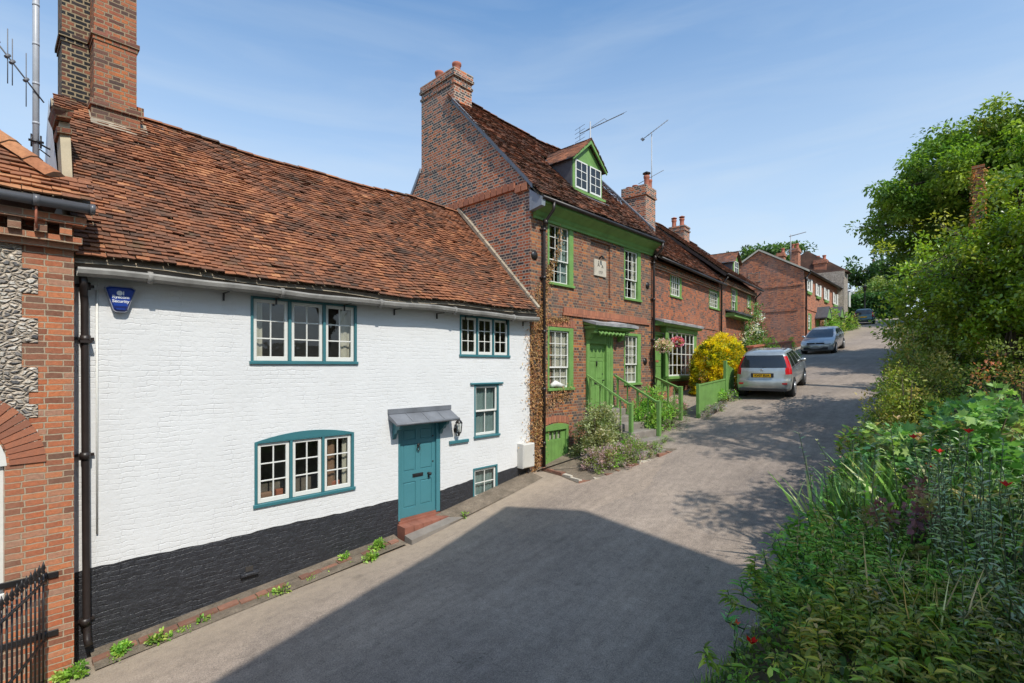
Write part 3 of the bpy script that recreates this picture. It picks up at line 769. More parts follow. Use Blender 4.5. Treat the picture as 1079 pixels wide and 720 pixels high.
# roof
def wwave(u, t): return .035*math.sin(u*.9+1.2)*(.3+.7*t) + .022*math.sin(u*2.3+t*4) - .05*math.exp(-((u-5.0)/2.2)**2)*t + .012*math.sin(t*9+u)
mb = MB()
tiles(mb, -.02, 8.76, -.31, 1.36, 2.83, 4.52, gauge=.088, tw=.152, wave=wwave, rs=5, jit=1.25, bias=.0)
for i in range(18):
    a = -.04+8.8*i/18; bb = -.04+8.8*(i+1)/18
    for j in range(6):
        t0, t1 = j/6, (j+1)/6
        def Q(u, t): return (u, -.26+3.1*t, 1.31+3.17*t+wwave(u, t)-.03)
        mb.face([Q(a, t0), Q(bb, t0), Q(bb, t1), Q(a, t1)], 1)
mb.face([(-.04, 2.83, 4.46), (8.78, 2.83, 4.46), (8.78, 6.2, 1.2), (-.04, 6.2, 1.2)], 0, (.4, .4, .4))
ro = mb.build('roof', [M['tile_red'], M['mortar']], cot)
mb = MB(); ridge_tiles(mb, 1.2, 8.76, 2.84, 4.52, wwave, 0, rs=8, r=.115); mb.build('ridge', [M['tile_red'], M['mortar']], cot)
# plaster fillet at the lower verge beside the stack, and lead at the right verge
mb = MB()
p0 = [(-.06, .92, 2.7), (-.2, .92, 2.6), (-.2, 1.02, 2.6), (-.06, 1.02, 2.72)]
mb.hexa([(-.05, .55, 1.9), (.05, .50, 1.9), (.05, .9, 1.9), (-.05, .9, 1.9), (-.06, 1.15, 3.50), (.05, 1.10, 3.50), (.05, 1.6, 3.50), (-.06, 1.6, 3.50)])
mb.build('verge_fillet', M['cream'], cot)
mb = MB(); mb.hexa([(-.10, 1.0, 3.51), (.05, .94, 3.51), (.05, 1.6, 3.51), (-.10, 1.6, 3.51), (-.15, .92, 3.62), (.08, .88, 3.62), (.08, 1.6, 3.65), (-.15, 1.6, 3.65)])
mb.hexa([(-.09, 1.02, 3.30), (.06, .97, 3.30), (.06, 1.5, 3.30), (-.09, 1.5, 3.30), (-.10, 1.0, 3.37), (.06, .95, 3.37), (.06, 1.5, 3.37), (-.10, 1.5, 3.37)])
mb.build('brick_corbel', M['brick_stack'], cot)
mb = MB()
for i in range(14):
    t = i/14; mb.hexa([(8.72, -.28+3.1*t, 1.40+3.17*t), (8.80, -.28+3.1*t, 1.40+3.17*t), (8.80, -.28+3.1*(t+.068), 1.40+3.17*(t+.068)), (8.72, -.28+3.1*(t+.068), 1.40+3.17*(t+.068)),
             (8.72, -.33+3.1*t, 1.47+3.17*t), (8.80, -.33+3.1*t, 1.49+3.17*t), (8.80, -.33+3.1*(t+.068), 1.49+3.17*(t+.068)), (8.72, -.33+3.1*(t+.068), 1.47+3.17*(t+.068))])
mb.build('verge_mortar', M['mortar'], cot)
# fascia, gutter, brackets
mb = MB()
rr = random.Random(2)
for i in range(11):
    a = -.02+8.82*i/11; bb = a+8.82/11-.004; o1 = rr.uniform(-.012, .012); o2 = rr.uniform(-.02, .02)
    mb.hexa([(a, -.20, 1.24+o1), (bb, -.20, 1.24+o2), (bb, .0, 1.24), (a, .0, 1.24), (a, -.245, 1.335+o1), (bb, -.245, 1.335+o2), (bb, 0, 1.335), (a, 0, 1.335)])
mb.build('fascia', M['wood_grey'], cot)
mb = MB(); segs = 24; prof = [(-.31, 1.235), (-.318, 1.21), (-.305, 1.16), (-.255, 1.125), (-.20, 1.135), (-.17, 1.17), (-.165, 1.235), (-.18, 1.235), (-.21, 1.16), (-.255, 1.145), (-.29, 1.17), (-.298, 1.235)]
def gz(u): return .014*math.sin(u*1.4)+.008*math.sin(u*3.7)-.012*(u/8.8)
for i in range(segs):
    a = -.0+8.80*i/segs; bb = -.0+8.80*(i+1)/segs
    for k in range(len(prof)):
        p, q = prof[k], prof[(k+1) % len(prof)]
        mb.face([(a, p[0], p[1]+gz(a)), (bb, p[0], p[1]+gz(bb)), (bb, q[0], q[1]+gz(bb)), (a, q[0], q[1]+gz(a))], 0, smooth=True)
for u in (.75, 2.5, 4.3, 6.1, 7.9):
    mb.tube([(u-.03, -.24, 1.185+gz(u)), (u+.03, -.24, 1.185+gz(u))], .083, 12)
mb.build('gutter', M['gutter_white'], cot)
for u in (1.72, 2.5, 3.7, 4.75, 5.8, 6.6, 7.9, 8.5):
    mb = MB(); mb.prism([(-.012, 1.0), (-.012, 1.118), (-.26, 1.118), (-.26, 1.105), (-.03, 1.105), (-.03, 1.0)], u-.012, u+.012, plane='yz'); mb.build('gutter_bracket', M['black_iron'], cot)
# windows
window(cot, *wa, 0, ncas=3, fw=.045, mull=.05, sw=.055, bar=.022, fws=(.045, .045, .035, .05), sill=.035, curtains=[(.02, .12, 'curtain'), (.86, .98, 'curtain')])
window(cot, *wb, 0, ncas=3, fw=.045, mull=.045, sw=.05, bar=.02, fws=(.045, .045, .04, .05), sill=.035, curtains=[(.02, .10, 'curtain'), (.7, .78, 'curtain')])
fo = window(cot, *wc, 0, ncas=3, fw=.05, mull=.045, sw=.055, bar=.022, arch=.115, fws=(.05, .05, .025, .055), sill=.035, curtains=[(.02, .08, 'curtain_red'), (.74, .82, 'curtain_red'), (.90, .98, 'curtain')])
for (f, w_, h_, c_) in ((.08, .2, .07, 0), (.22, .12, .09, 1), (.66, .07, .10, 2), (.78, .16, .07, 1)):
    x = wc[0]+(wc[1]-wc[0])*f; mb = MB(); mb.bevel_box(x, x+w_, .115, .2, wc[2]+.06, wc[2]+.06+h_+.06, .01, 0); mb.build('windowsill_ornament', [[M['curtain_red'], M['terracotta'], M['curtain']][c_]], fo)
window(cot, *wd, 0, kind=.5, rows=(1, 1), cols=2, fw=.045, sw=.05, sill=.05, curtains=[(.05, .95, 'blind')])
window(cot, *we, 0, cols=2, rows=2, fw=.045, sw=.045, sill=.05, curtains=[(.05, .95, 'blind')])
mb = MB(); l0 = meas(W, 495.3, 404)[0]; l1 = meas(W, 529.3, 405)[0]; mb.bevel_box(l0, l1, -.05, 0, wd[3]-.002, wd[3]+.04); mb.build('lintel', M['teal'], cot)
# door set
u0, u1, z0, z1 = dr; z0 = (meas(W, 419.6, 548.5)[1]+meas(W, 464, 537)[1])/2
mb = MB(); mb.bevel_box(u0, u0+.055, .0, .14, z0-.03, z1); mb.bevel_box(u1-.10, u1, .0, .14, z0-.03, z1); mb.bevel_box(u0, u1, -.002, .14, z1-.06, z1+.002); mb.build('door_frame', M['teal_door'], cot)
mb = MB(); mb.box(u0+.03, u1-.03, .02, .16, z0-.05, z0+.0); mb.box(u0+.01, u1-.01, -.02, .12, z0-.085, z0-.045); mb.build('threshold', M['red_step'], cot)
d = panel_door(cot, u0+.057, u1-.102, z0+.004, z1-.063, .05, 'teal_door', [(.10, .44, .84, .965), (.56, .90, .84, .965), (.10, .44, .50, .80), (.56, .90, .50, .80), (.10, .44, .10, .38), (.56, .90, .10, .38)])
W_ = u1-.102-u0-.057; H_ = z1-.063-z0
def dp(fx, fz): return u0+.057+W_*fx, z0+H_*fz
x, z = dp(.5, .77); mb = MB(); mb.lathe([(.03, -.01), (.035, -.03), (.02, -.045)], (x, .05, z+.02), 10, axis='y'); 
mb.tube([(x+.035*math.cos(t), .02, z-.05+.05*math.sin(t)) for t in [PI*k/6 for k in range(13)]], .009, 6); mb.build('knocker', M['black_iron'], d)
x, z = dp(.5, .445); mb = MB(); mb.bevel_box(x-.13, x+.13, .035, .052, z-.035, z+.035, .005); mb.bevel_box(x-.10, x+.10, .028, .036, z-.018, z+.018, .004); mb.build('letterbox', M['black_iron'], d)
x, z = dp(.80, .44); mb = MB(); mb.lathe([(.03, 0), (.03, -.01), (.012, -.02), (.012, -.045), (.032, -.055), (.035, -.075), (.015, -.09)], (x, .05, z), 12, axis='y'); mb.box(x-.015, x+.015, .042, .05, z-.09, z-.04); mb.build('door_knob', M['black_iron'], d)
for fz in (.86, .57):
    mb = MB(); x, z = dp(.93, fz); mb.lathe([(.018, 0), (.018, -.008), (.01, -.014)], (x, .05, z), 10, axis='y'); mb.build('lock', M['black_iron'], d)
# porch hood of lead on shaped brackets
cu0 = 5.42-.8; cu1 = 6.97-.8
mb = MB(); mb.hexa([(cu0, -.30, -1.15), (cu1, -.30, -1.15), (cu1, 0, -1.02), (cu0, 0, -1.02), (cu0, -.31, -1.10), (cu1, -.31, -1.10), (cu1, 0, -.93), (cu0, 0, -.93)])
mb.box(cu0-.01, cu1+.01, -.03, -.0, -.935, -.84); mb.tube([(cu0-.005, -.305, -1.12), (cu1+.005, -.305, -1.12)], .028, 8)
for k in range(1, 4): 
    x = cu0+(cu1-cu0)*k/4; mb.hexa([(x-.008, -.30, -1.10), (x+.008, -.30, -1.10), (x+.008, 0, -.94), (x-.008, 0, -.94), (x-.006, -.30, -1.085), (x+.006, -.30, -1.085), (x+.006, 0, -.92), (x-.006, 0, -.92)])
mb.build('door_hood', M['lead'], cot)
for (xa, xb) in ((cu0+.10, cu0+.17), (cu1-.30, cu1-.23)):
    mb = MB(); mb.prism([(-.26, -1.17), (-.24, -1.22), (-.17, -1.24), (-.14, -1.30), (-.06, -1.34), (-.03, -1.42), (0, -1.44), (0, -1.09), (-.26, -1.15)], xa, xb, plane='yz'); mb.build('hood_bracket', M['teal'], cot)
# steps of red quarry tile
mb = MB(); rr = random.Random(3)
for k in range(6):
    a = u0-.02+(u1-u0+.26)*k/6; bb = a+(u1-u0+.26)/6-.008; zz = float(zg(.8+(a+bb)/2)); top = z0-.095+.0*k
    mb.hexa([(a, -.26, zz-.2), (bb, -.26, zz-.2), (bb, .02, zz-.2), (a, .02, zz-.2), (a, -.26, top), (bb, -.26, top+.003), (bb, .02, top+.012), (a, .02, top+.012)])
mb.build('doorstep', M['red_step'], cot)
mb = MB(); a0 = u0-.05; mb.hexa([(a0, -.52, -3.9), (u1+.3, -.50, -3.9), (u1+.3, -.27, -3.9), (a0, -.27, -3.9), (a0+.02, -.50, float(zg(5.6))+.06), (u1+.28, -.48, float(zg(6.9))+.02), (u1+.28, -.27, float(zg(6.9))+.05), (a0+.02, -.27, float(zg(5.6))+.10)])
mb.build('step_base', M['concrete'], cot)
# teal shelf board on the wall, vent hole, iron downpipe
a = meas(W, 473, 466); bq = meas(W, 493, 463); mb = MB(); mb.bevel_box(a[0], bq[0], -.05, 0, a[1]-.05, a[1]+.02); mb.build('wall_board', M['teal'], cot)
a = meas(W, 263, 600); mb = MB(); mb.box(a[0]-.06, a[0]+.05, -.006, .002, a[1]-.03, a[1]+.05, 0); mb.bevel_box(a[0]-.14, a[0]+.12, -.06, 0, a[1]-.09, a[1]-.04, .01, 1); mb.build('wall_vent', [M['interior'], M['black_wall']], cot)
mb = MB(); x = .09
mb.tube([(x-.03, -.2, 1.13), (x-.02, -.18, 1.02), (x-.01, -.08, .92), (x, -.075, .8), (x+.01, -.075, -1.6), (x+.02, -.075, -3.35), (x+.02, -.12, -3.5), (x+.03, -.17, -3.56)], .042, 12)
for z in (1.03, .35, -1.15, -3.28): mb.tube([(x+.005, -.078, z-.045), (x+.005, -.078, z+.045)], .056, 12); mb.box(x-.10, x+.10, -.04, -.0, z-.012, z+.022)
mb.box(x-.05, x+.07, -.14, .0, .30, .33)
mb.build('downpipe', M['dark_pipe'], cot)
mb = MB(); mb.tube([(x+.13, -.015, 1.0), (x+.13, -.015, -2.2)], .012, 6); mb.build('cable', M['white_paint'], cot)
# chimney stack: brick front shaft and a sooty one set back on its left
mb = MB()
def stack(mb, u0, u1, v0, v1, zb, zt, band, mi=0):
    mb.box(u0, u1, v0, v1, zb, band, mi); mb.box(u0-.04, u1+.04, v0-.04, v1+.04, band, band+.075, mi); mb.box(u0-.015, u1+.015, v0-.015, v1+.015, band-.07, band, mi)
    mb.box(u0, u1, v0, v1, band+.075, zt, mi)
stack(mb, .48, 1.07, 2.5, 3.6, 3.4, 7.6, 5.62, 0)
mb.box(.42, 1.14, 2.40, 3.7, 4.40, 4.50, 0); mb.box(.44, 1.11, 2.44, 3.6, 3.5, 4.40, 0); mb.box(1.08, 1.22, 2.75, 3.4, 4.3, 4.72, 0); 
mb.box(.44, 1.11, 2.44, 3.7, 7.0, 7.08, 0); mb.box(.47, 1.08, 2.48, 3.6, 7.6, 7.68, 0)
chf = mb.build('chimney', [M['brick_stack']], cot)
mb = MB(); stack(mb, .11, .479, 2.95, 3.62, 2.9, 7.6, 5.62, 0); mb.build('flue_stack', M['brick_soot'], cot)
mb = MB()
for (a, bb, v0) in ((.42, 1.22, 2.30),):
    mb.hexa([(a, v0, 4.05), (bb, v0, 4.02), (bb, v0+.3, 4.30), (a, v0+.3, 4.30), (a, v0+.06, 4.10), (bb, v0+.06, 4.08), (bb, v0+.3, 4.36), (a, v0+.3, 4.36)])
mb.build('chimney_flaunching', M['mortar'], cot)

# ---------------------------------------------------------------- things on the white wall
AB = Frame(.8, 8.5)
c = meas(W, 127, 316, -.08); al = thing('alarm_box', 'dark blue six-sided security alarm box under the eaves of the white cottage', 'alarm box', (c[0]+.8, 8.5, c[1]-.2))
def hexp(s): return [(-.165*s, .155*s), (-.125*s, .18*s), (.13*s, .18*s), (.17*s, .15*s), (.075*s, -.145*s), (.05*s, -.165*s), (-.05*s, -.165*s), (-.075*s, -.145*s)]
mb = MB(); mb.prism([(x, z+.2) for x, z in hexp(1.0)], -.075, -.004); mb.build('case', m_paint('alarm_case_plastic', (.30, .31, .36), .4, .05), al)
mb = MB(); n_ = 8; ou = [(x, z+.2) for x, z in hexp(.93)]; inn = [(x, z+.2) for x, z in hexp(.80)]
ou2 = [(x, -.076, z) for x, z in ou]; in2 = [(x, -.098, z) for x, z in inn]
for k in range(8): mb.face([ou2[k], ou2[(k+1) % 8], in2[(k+1) % 8], in2[k]])
mb.face(in2); cover = mb.build('cover', m_paint('alarm_blue_plastic', (.012, .05, .30), .3, .05), al)
M['white_print'] = m_paint('white_lettering', (.8, .8, .8), .5, .02)
def text_mesh(name, txt, size, mat, parent, loc, rotx=R(90), rotz=0, align='CENTER', ext=.0015, bold=0.0):
    cu = bpy.data.curves.new(name, 'FONT'); cu.body = txt; cu.size = size; cu.align_x = align; cu.align_y = 'CENTER'; cu.extrude = ext; cu.offset = bold
    o = bpy.data.objects.new(name, cu); COL.objects.link(o)
    dg = bpy.context.evaluated_depsgraph_get(); me = bpy.data.meshes.new_from_object(o.evaluated_get(dg))
    me.materials.clear(); me.materials.append(mat); bpy.data.objects.remove(o); bpy.data.curves.remove(cu)
    o = bpy.data.objects.new(name, me); COL.objects.link(o); o.parent = parent; o.location = loc; o.rotation_euler = (rotx, 0, rotz); return o
text_mesh('lettering', 'Ryecom\nSecurity', .056, M['white_print'], al, (0, -.1, .205), bold=.001)
mb = MB(); mb.lathe([(.032, 0), (.032, -.003)], (-.012, -.098, .285), 14, axis='y'); mb.box(.024, .036, -.101, -.098, .26, .312); mb.build('emblem', M['white_print'], al)
mb = MB(); mb.box(-.07, .07, -.1, -.097, .085, .115); mb.build('lower_strip', m_paint('alarm_dark_strip', (.01, .02, .12), .3, .05), al)

c = meas(W, 483.5, 450, -.12); lan = thing('wall_lantern', 'black iron wall lantern with glass sides beside the teal door', 'lantern', (c[0]+.8, 8.5, c[1]-.2))
mb = MB(); mb.lathe([(.03, .05), (.06, .08), (.035, .085)], (0, -.12, 0), 6); mb.lathe([(.085, .28), (.08, .30), (.05, .345), (.02, .365), (.012, .4), (.004, .41)], (0, -.12, 0), 6); mb.lathe([(.01, .0), (.03, .03), (.01, .06)], (0, -.12, 0), 8)
for k in range(6):
    t = 2*PI*k/6; mb.tube([(.055*math.cos(t), -.12+.055*math.sin(t), .08), (.078*math.cos(t), -.12+.078*math.sin(t), .29)], .006, 5)
mb.tube([(0, -.12, .03), (0, -.06, .0), (0, -.02, .06), (0, 0, .1)], .009, 6); mb.lathe([(.05, 0), (.05, -.012)], (0, 0, .12), 12, axis='y'); mb.build('lantern_frame', M['black_iron'], lan)
mb = MB(); mb.lathe([(.05, .085), (.073, .285)], (0, -.12, 0), 6); mb.build('lantern_glass', M['glass'], lan)
mb = MB(); mb.tube([(0, -.12, .08), (0, -.12, .2)], .02, 8); mb.build('candle_bulb', M['white_paint'], lan)

c = meas(W, 552.8, 483, -.2); mt = thing('meter_box', 'pale beige meter cupboard on the corner of the white cottage', 'meter box', (9.32, 8.5, -2.52))
mb = MB(); mb.bevel_box(-.215, .215, -.2, 0, 0, .60, .015); mb.build('cabinet', M['meterbox'], mt)
mb = MB(); mb.bevel_box(-.195, .195, -.215, -.2, .02, .585, .008); md = mb.build('cabinet_door', M['meterbox'], mt)
mb = MB(); mb.lathe([(.016, 0), (.016, -.008)], (.155, -.215, .3), 10, axis='y'); mb.build('latch', M['black_iron'], md)
mb = MB(); mb.tube([(.1, -.08, 0), (.1, -.08, -.3)], .03, 8); mb.build('conduit', M['dark_pipe'], mt)

# ================================================================ BRICK AND FLINT HOUSE (left edge)
LF = Frame(-6.0, 8.2)
lh = thing('flint_house', 'brick and flint house with an arched opening at the left edge of the lane', 'house', (-6, 8.2, -4.3), 0, worldz=True)
def lu(s): return s+6.0
win = (lu(-1.0), lu(.16), -2.7, -.95)
mb = MB(); wall(mb, 0, lu(.765), -5, 1.72, 0, [win], .25)
mb.face([(lu(.765), 0, -5), (lu(.765), 5, -5), (lu(.765), 5, 1.9), (lu(.765), 0, 1.72)]); mb.face([(0, 0, -5), (0, 5, -5), (0, 5, 1.9), (0, 0, 1.9)]); mb.face([(0, 5, -5), (lu(.765), 5, -5), (lu(.765), 5, 1.9), (0, 5, 1.9)])
mb.build('wall', M['brick_orange'], lh)
# arch head and ring
mb = MB(); cc_ = (lu(-.42), -1.145); n = 31
for k in range(n):
    t0 = PI*k/n+.007; t1 = PI*(k+1)/n-.007; g = rr.uniform(0, 1)
    mb.hexa([(cc_[0]+.62*math.cos(t0), -.018, cc_[1]+.62*math.sin(t0)), (cc_[0]+.62*math.cos(t1), -.018, cc_[1]+.62*math.sin(t1)), (cc_[0]+.62*math.cos(t1), .1, cc_[1]+.62*math.sin(t1)), (cc_[0]+.62*math.cos(t0), .1, cc_[1]+.62*math.sin(t0)),
             (cc_[0]+.93*math.cos(t0), -.018, cc_[1]+.93*math.sin(t0)), (cc_[0]+.93*math.cos(t1), -.018, cc_[1]+.93*math.sin(t1)), (cc_[0]+.93*math.cos(t1), .1, cc_[1]+.93*math.sin(t1)), (cc_[0]+.93*math.cos(t0), .1, cc_[1]+.93*math.sin(t0))], 0, (g, g, g))
m, nt, b = new_mat('arch_brick'); at = nd(nt, 'ShaderNodeVertexColor', layer_name='Col'); r = ramp(nt, [(0, (.30, .11, .06)), (.5, (.46, .15, .07)), (1, (.56, .21, .10))]); nt.links.new(at.outputs['Color'], r.inputs['Fac']); n2 = noise(nt, coords(nt), 20, 5, .7)
cc = mixc(nt, n2, r.outputs['Color'], (.26, .12, .08)); nt.links.new(cc, b.inputs['Base Color']); b.inputs['Roughness'].default_value = .9; bump(nt, b, n2, .6, .01); M['arch_brick'] = m
mb.build('arch', M['arch_brick'], lh)
mb = MB(); mb.prism([(cc_[0]+.6*math.cos(PI*k/16), cc_[1]+.6*math.sin(PI*k/16)) for k in range(17)], -.004, .05); mb.bevel_box(win[0], win[0]+.09, .04, .12, win[2], win[3]); mb.bevel_box(win[1]-.09, win[1], .04, .12, win[2], win[3]); mb.bevel_box(win[0], win[1], .04, .12, win[3]-.08, win[3]); mb.bevel_box(win[0], win[1], .0, .12, win[2], win[2]+.09); mb.bevel_box((win[0]+win[1])/2-.03, (win[0]+win[1])/2+.03, .05, .12, win[2], win[3])
fw_ = mb.build('window', M['white_paint'], lh); mb = MB(); mb.box(win[0]+.05, win[1]-.05, .075, .08, win[2]+.05, win[3]-.05); mb.build('pane', M['glass'], fw_)
# flint panel with toothed quoins
m, nt, b = new_mat('knapped_flint'); uv = coords(nt, 'UV'); ob = coords(nt)
dn = nt.nodes.new('ShaderNodeTexNoise'); dn.inputs['Scale'].default_value = 7; dn.inputs['Detail'].default_value = 3; nt.links.new(uv, dn.inputs['Vector'])
sc1 = nd(nt, 'ShaderNodeVectorMath', operation='SCALE'); nt.links.new(dn.outputs['Color'], sc1.inputs[0]); sc1.inputs['Scale'].default_value = .12
va = nd(nt, 'ShaderNodeVectorMath', operation='ADD'); nt.links.new(uv, va.inputs[0]); nt.links.new(sc1.outputs[0], va.inputs[1])
mp = nt.nodes.new('ShaderNodeMapping'); mp.inputs['Scale'].default_value = (13, 22, 1); nt.links.new(va.outputs[0], mp.inputs['Vector'])
vo = nt.nodes.new('ShaderNodeTexVoronoi'); vo.voronoi_dimensions = '2D'; vo.inputs['Scale'].default_value = 1; nt.links.new(mp.outputs[0], vo.inputs['Vector'])
ve = nt.nodes.new('ShaderNodeTexVoronoi'); ve.voronoi_dimensions = '2D'; ve.feature = 'DISTANCE_TO_EDGE'; ve.inputs['Scale'].default_value = 1; nt.links.new(mp.outputs[0], ve.inputs['Vector'])
sepc = nt.nodes.new('ShaderNodeSeparateColor'); nt.links.new(vo.outputs['Color'], sepc.inputs[0])
r = ramp(nt, [(0, (.07, .07, .075)), (.2, (.17, .16, .155)), (.42, (.36, .32, .28)), (.7, (.55, .50, .43)), (1, (.74, .69, .62))]); nt.links.new(sepc.outputs[0], r.inputs['Fac'])
n2 = noise(nt, ob, 34, 4, .75); r2 = ramp(nt, [(.35, (.55,)*3), (.65, (1.2,)*3)]); nt.links.new(n2, r2.inputs['Fac'])
cc = mixc(nt, .9, r.outputs['Color'], r2.outputs['Color'], 'MULTIPLY')
e = ramp(nt, [(.12, (1,)*3), (.26, (0,)*3)]); nt.links.new(ve.outputs['Distance'], e.inputs['Fac'])
cc = mixc(nt, e.outputs['Color'], cc, (.52, .43, .33)); nt.links.new(cc, b.inputs['Base Color']); b.inputs['Roughness'].default_value = .55
hh = ramp(nt, [(.0, (0,)*3), (.3, (1,)*3)]); nt.links.new(ve.outputs['Distance'], hh.inputs['Fac'])
h3 = nd(nt, 'ShaderNodeMath', operation='MULTIPLY_ADD'); nt.links.new(sepc.outputs[1], h3.inputs[0]); h3.inputs[1].default_value = .5; nt.links.new(hh.outputs['Color'], h3.inputs[2])
bump(nt, b, h3.outputs[0], 1, .03); M['flint'] = m
mb = MB(); z = -.30; k = 0
while z < 1.45:
    x1 = lu(.30 if k % 2 else .44); zt = min(z+.29, 1.45)
    mb.box(lu(-3.5), x1, -.012, 0, z, zt-.0005); z += .29; k += 1
z = -.30
for k in range(4):
    z1_ = z-.0005; mb.box(lu(.50-.0) if False else lu(.12+.06*k), lu(.44 if k % 2 else .36), -.012, 0, z1_-.15, z1_); z -= .15
mb.build('flint_panel', M['flint'], lh)
# cornice, gutter, roof
mb = MB()
mb.box(0, lu(.80), -.07, .02, 1.42, 1.49); mb.box(0, lu(.83), -.13, .02, 1.491, 1.57)
k = 0; x = lu(-4)
while x < lu(.80): mb.box(x, x+.11, -.18, 0, 1.571, 1.70); x += .22
mb.box(0, lu(.86), -.22, .02, 1.701, 1.80); mb.build('brick_cornice', M['brick_orange'], lh)
mb = MB(); mb.tube([(0, -.30, 1.90), (lu(.90), -.30, 1.90)], .06, 12); mb.tube([(lu(.88), -.30, 1.90), (lu(.93), -.30, 1.90)], .066, 12); mb.tube([(lu(.38), -.30, 1.90), (lu(.44), -.30, 1.90)], .068, 12)
mb.build('gutter', m_paint('grey_gutter', (.13, .13, .14), .35, .15), lh)
for s_ in (.41, .02): mb = MB(); mb.tube([(lu(s_), -.3, 1.84), (lu(s_), -.26, 1.66), (lu(s_)+.01, -.2, 1.60)], .012, 6); mb.build('gutter_bracket', M['terracotta'], lh)
def lkeep(u, v):
    s_ = u-6
    return v < (.02 if s_ > .56 else .02+(.56-s_)*1.07)
mb = MB(); tiles(mb, 0, lu(.93), -.34, 1.97, 2.6, 4.75, gauge=.1, tw=.17, keep=lkeep, rs=9, bias=.12, jit=1.3)
mb.face([(0, -.28, 1.93), (lu(.9), -.28, 1.93), (lu(.9), .0, 2.2), (lu(.55), .02, 2.22), (lu(-1.8), 2.6, 4.6), (0, 2.6, 4.6)], 1)
mb.face([(lu(.9), .0, 2.2), (lu(.9), 5, 2.2), (lu(-1.8), 2.6, 4.6), (lu(.55), .02, 2.22)], 0, (.4, .4, .4)); mb.face([(0, 2.6, 4.6), (lu(-1.8), 2.6, 4.6), (lu(.9), 5.2, 2.1), (0, 5.2, 2.1)], 0, (.4, .4, .4))
mb.build('roof', [M['tile_red'], M['mortar']], lh)
mb = MB(); hp0 = Vector((lu(.60), -.02, 2.27)); hp1 = Vector((lu(-1.8), 2.55, 4.82)); L_ = (hp1-hp0).length; d_ = (hp1-hp0)/L_; sd = Vector((.73, .0, -.1)).normalized()
t = 0; rr = random.Random(5)
while t < L_:
    A = hp0+d_*t; B = hp0+d_*(t+.36); g = rr.uniform(.5, .95); sides = [(-.13, -.03), (-.07, .045), (0, .07), (.07, .045), (.13, -.04)]
    s1 = d_.cross(Vector((0, 0, 1))).normalized(); up = s1.cross(d_)
    for k in range(4):
        a, bq = sides[k], sides[k+1]; mb.face([A+s1*a[0]*1.1+up*(a[1]+.02), A+s1*bq[0]*1.1+up*(bq[1]+.02), B+s1*bq[0]+up*bq[1], B+s1*a[0]+up*a[1]], 0, (g, g, g))
    mb.face([A+s1*p[0]*1.1+up*(p[1]+.02) for p in sides], 1)
    t += .33
mb.build('hip_tiles', [M['tile_red'], M['mortar']], lh)
mb = MB(); mb.hexa([(lu(.56), -.02, 2.235), (lu(.95), -.04, 2.215), (lu(.95), .14, 2.3), (lu(.56), .14, 2.3), (lu(.56), -.02, 2.245), (lu(.95), -.04, 2.225), (lu(.95), .14, 2.31), (lu(.56), .14, 2.31)]); mb.build('lead_flashing', M['lead'], lh)

# iron gate hinged on the brick pier
gt = thing('iron_gate', 'black wrought iron gate with spear tips swung open against the brick pier', 'gate', (.50, 8.1, -3.85))
gd = Vector((-.37, -.93, 0)).normalized()
mb = MB()
def gp(d, z): return Vector((0, 0, 0))+gd*d+Vector((0, 0, z))
for zr in (1.30, .60, .12): mb.tube([gp(.02, zr+.02), gp(.5, zr), gp(1.25, zr)], .016, 8)
for k in range(12):
    d = .06+.108*k; top = 1.46
    mb.tube([gp(d, .06), gp(d, top)], .010, 6)
mb.build('rails', M['black_iron'], gt)
for k in range(12):
    d = .06+.108*k; mb = MB(); p = gp(d, 1.42); mb.lathe([(.012, 0), (.02, .02), (.012, .035), (.024, .06), (.012, .10), (.002, .14)], tuple(p), 6); mb.build('spear_finial', M['black_iron'], gt)
for z in (1.33, .63):
    mb = MB(); mb.bevel_box(-.45, .12, .075, .095, z-.03, z+.04, .004); mb.tube([(0, .06, z-.05), (0, .06, z+.06)], .02, 8); mb.build('hinge_strap', M['black_iron'], gt)

# ================================================================ GREEN-TRIMMED HOUSE
G = Frame(9.6, 8.5)
gh = thing('green_trim_house', 'tall old brick house with green cornice, sash windows, dormer and gable end stack', 'house', (9.6, 8.5, -2.8), 0, worldz=True)
GW = 6.25
g1 = rect(G, 577, 230, 298.5, 604, 240.7, 305.3); g2 = rect(G, 657.5, 259.5, 316, 675, 265.4, 318.8)
g3 = (g1[0], g1[1], -.66, 1.05); g4 = (g2[0], g2[1], -.62, 1.07)
gc = (10.12-9.6, 11.18-9.6, -2.9, -1.62); gdr = (12.02-9.6, 13.42-9.6, -1.28, 1.18); gr = (12.25-9.6, 13.3-9.6, 2.08, 3.72)
mb = MB()
wall(mb, 0, GW, -3.6, 4.2, 0, [g1, g2, g3, g4, gc, gdr, gr], .10)
mb.face([(gr[0], .055, gr[2]), (gr[1], .055, gr[2]), (gr[1], .055, gr[3]), (gr[0], .055, gr[3])])
mb.face([(0, 6.3, -3.6), (GW, 6.3, -3.6), (GW, 6.3, 4.2), (0, 6.3, 4.2)]); mb.face([(GW, 0, -3.6), (GW, 6.3, -3.6), (GW, 6.3, 4.1), (GW, 3.3, 8.0), (GW, 0, 4.2)])
mb.build('wall', M['brick_green'], gh)
mb = MB(); mb.face([(0, 0, -3.6), (0, 6.3, -3.6), (0, 6.3, 4.05), (0, 3.32, 8.06), (0, 0.0, 4.66), (0, 0, 4.2)])
mb.build('gable_wall', M['brick_gable'], gh)
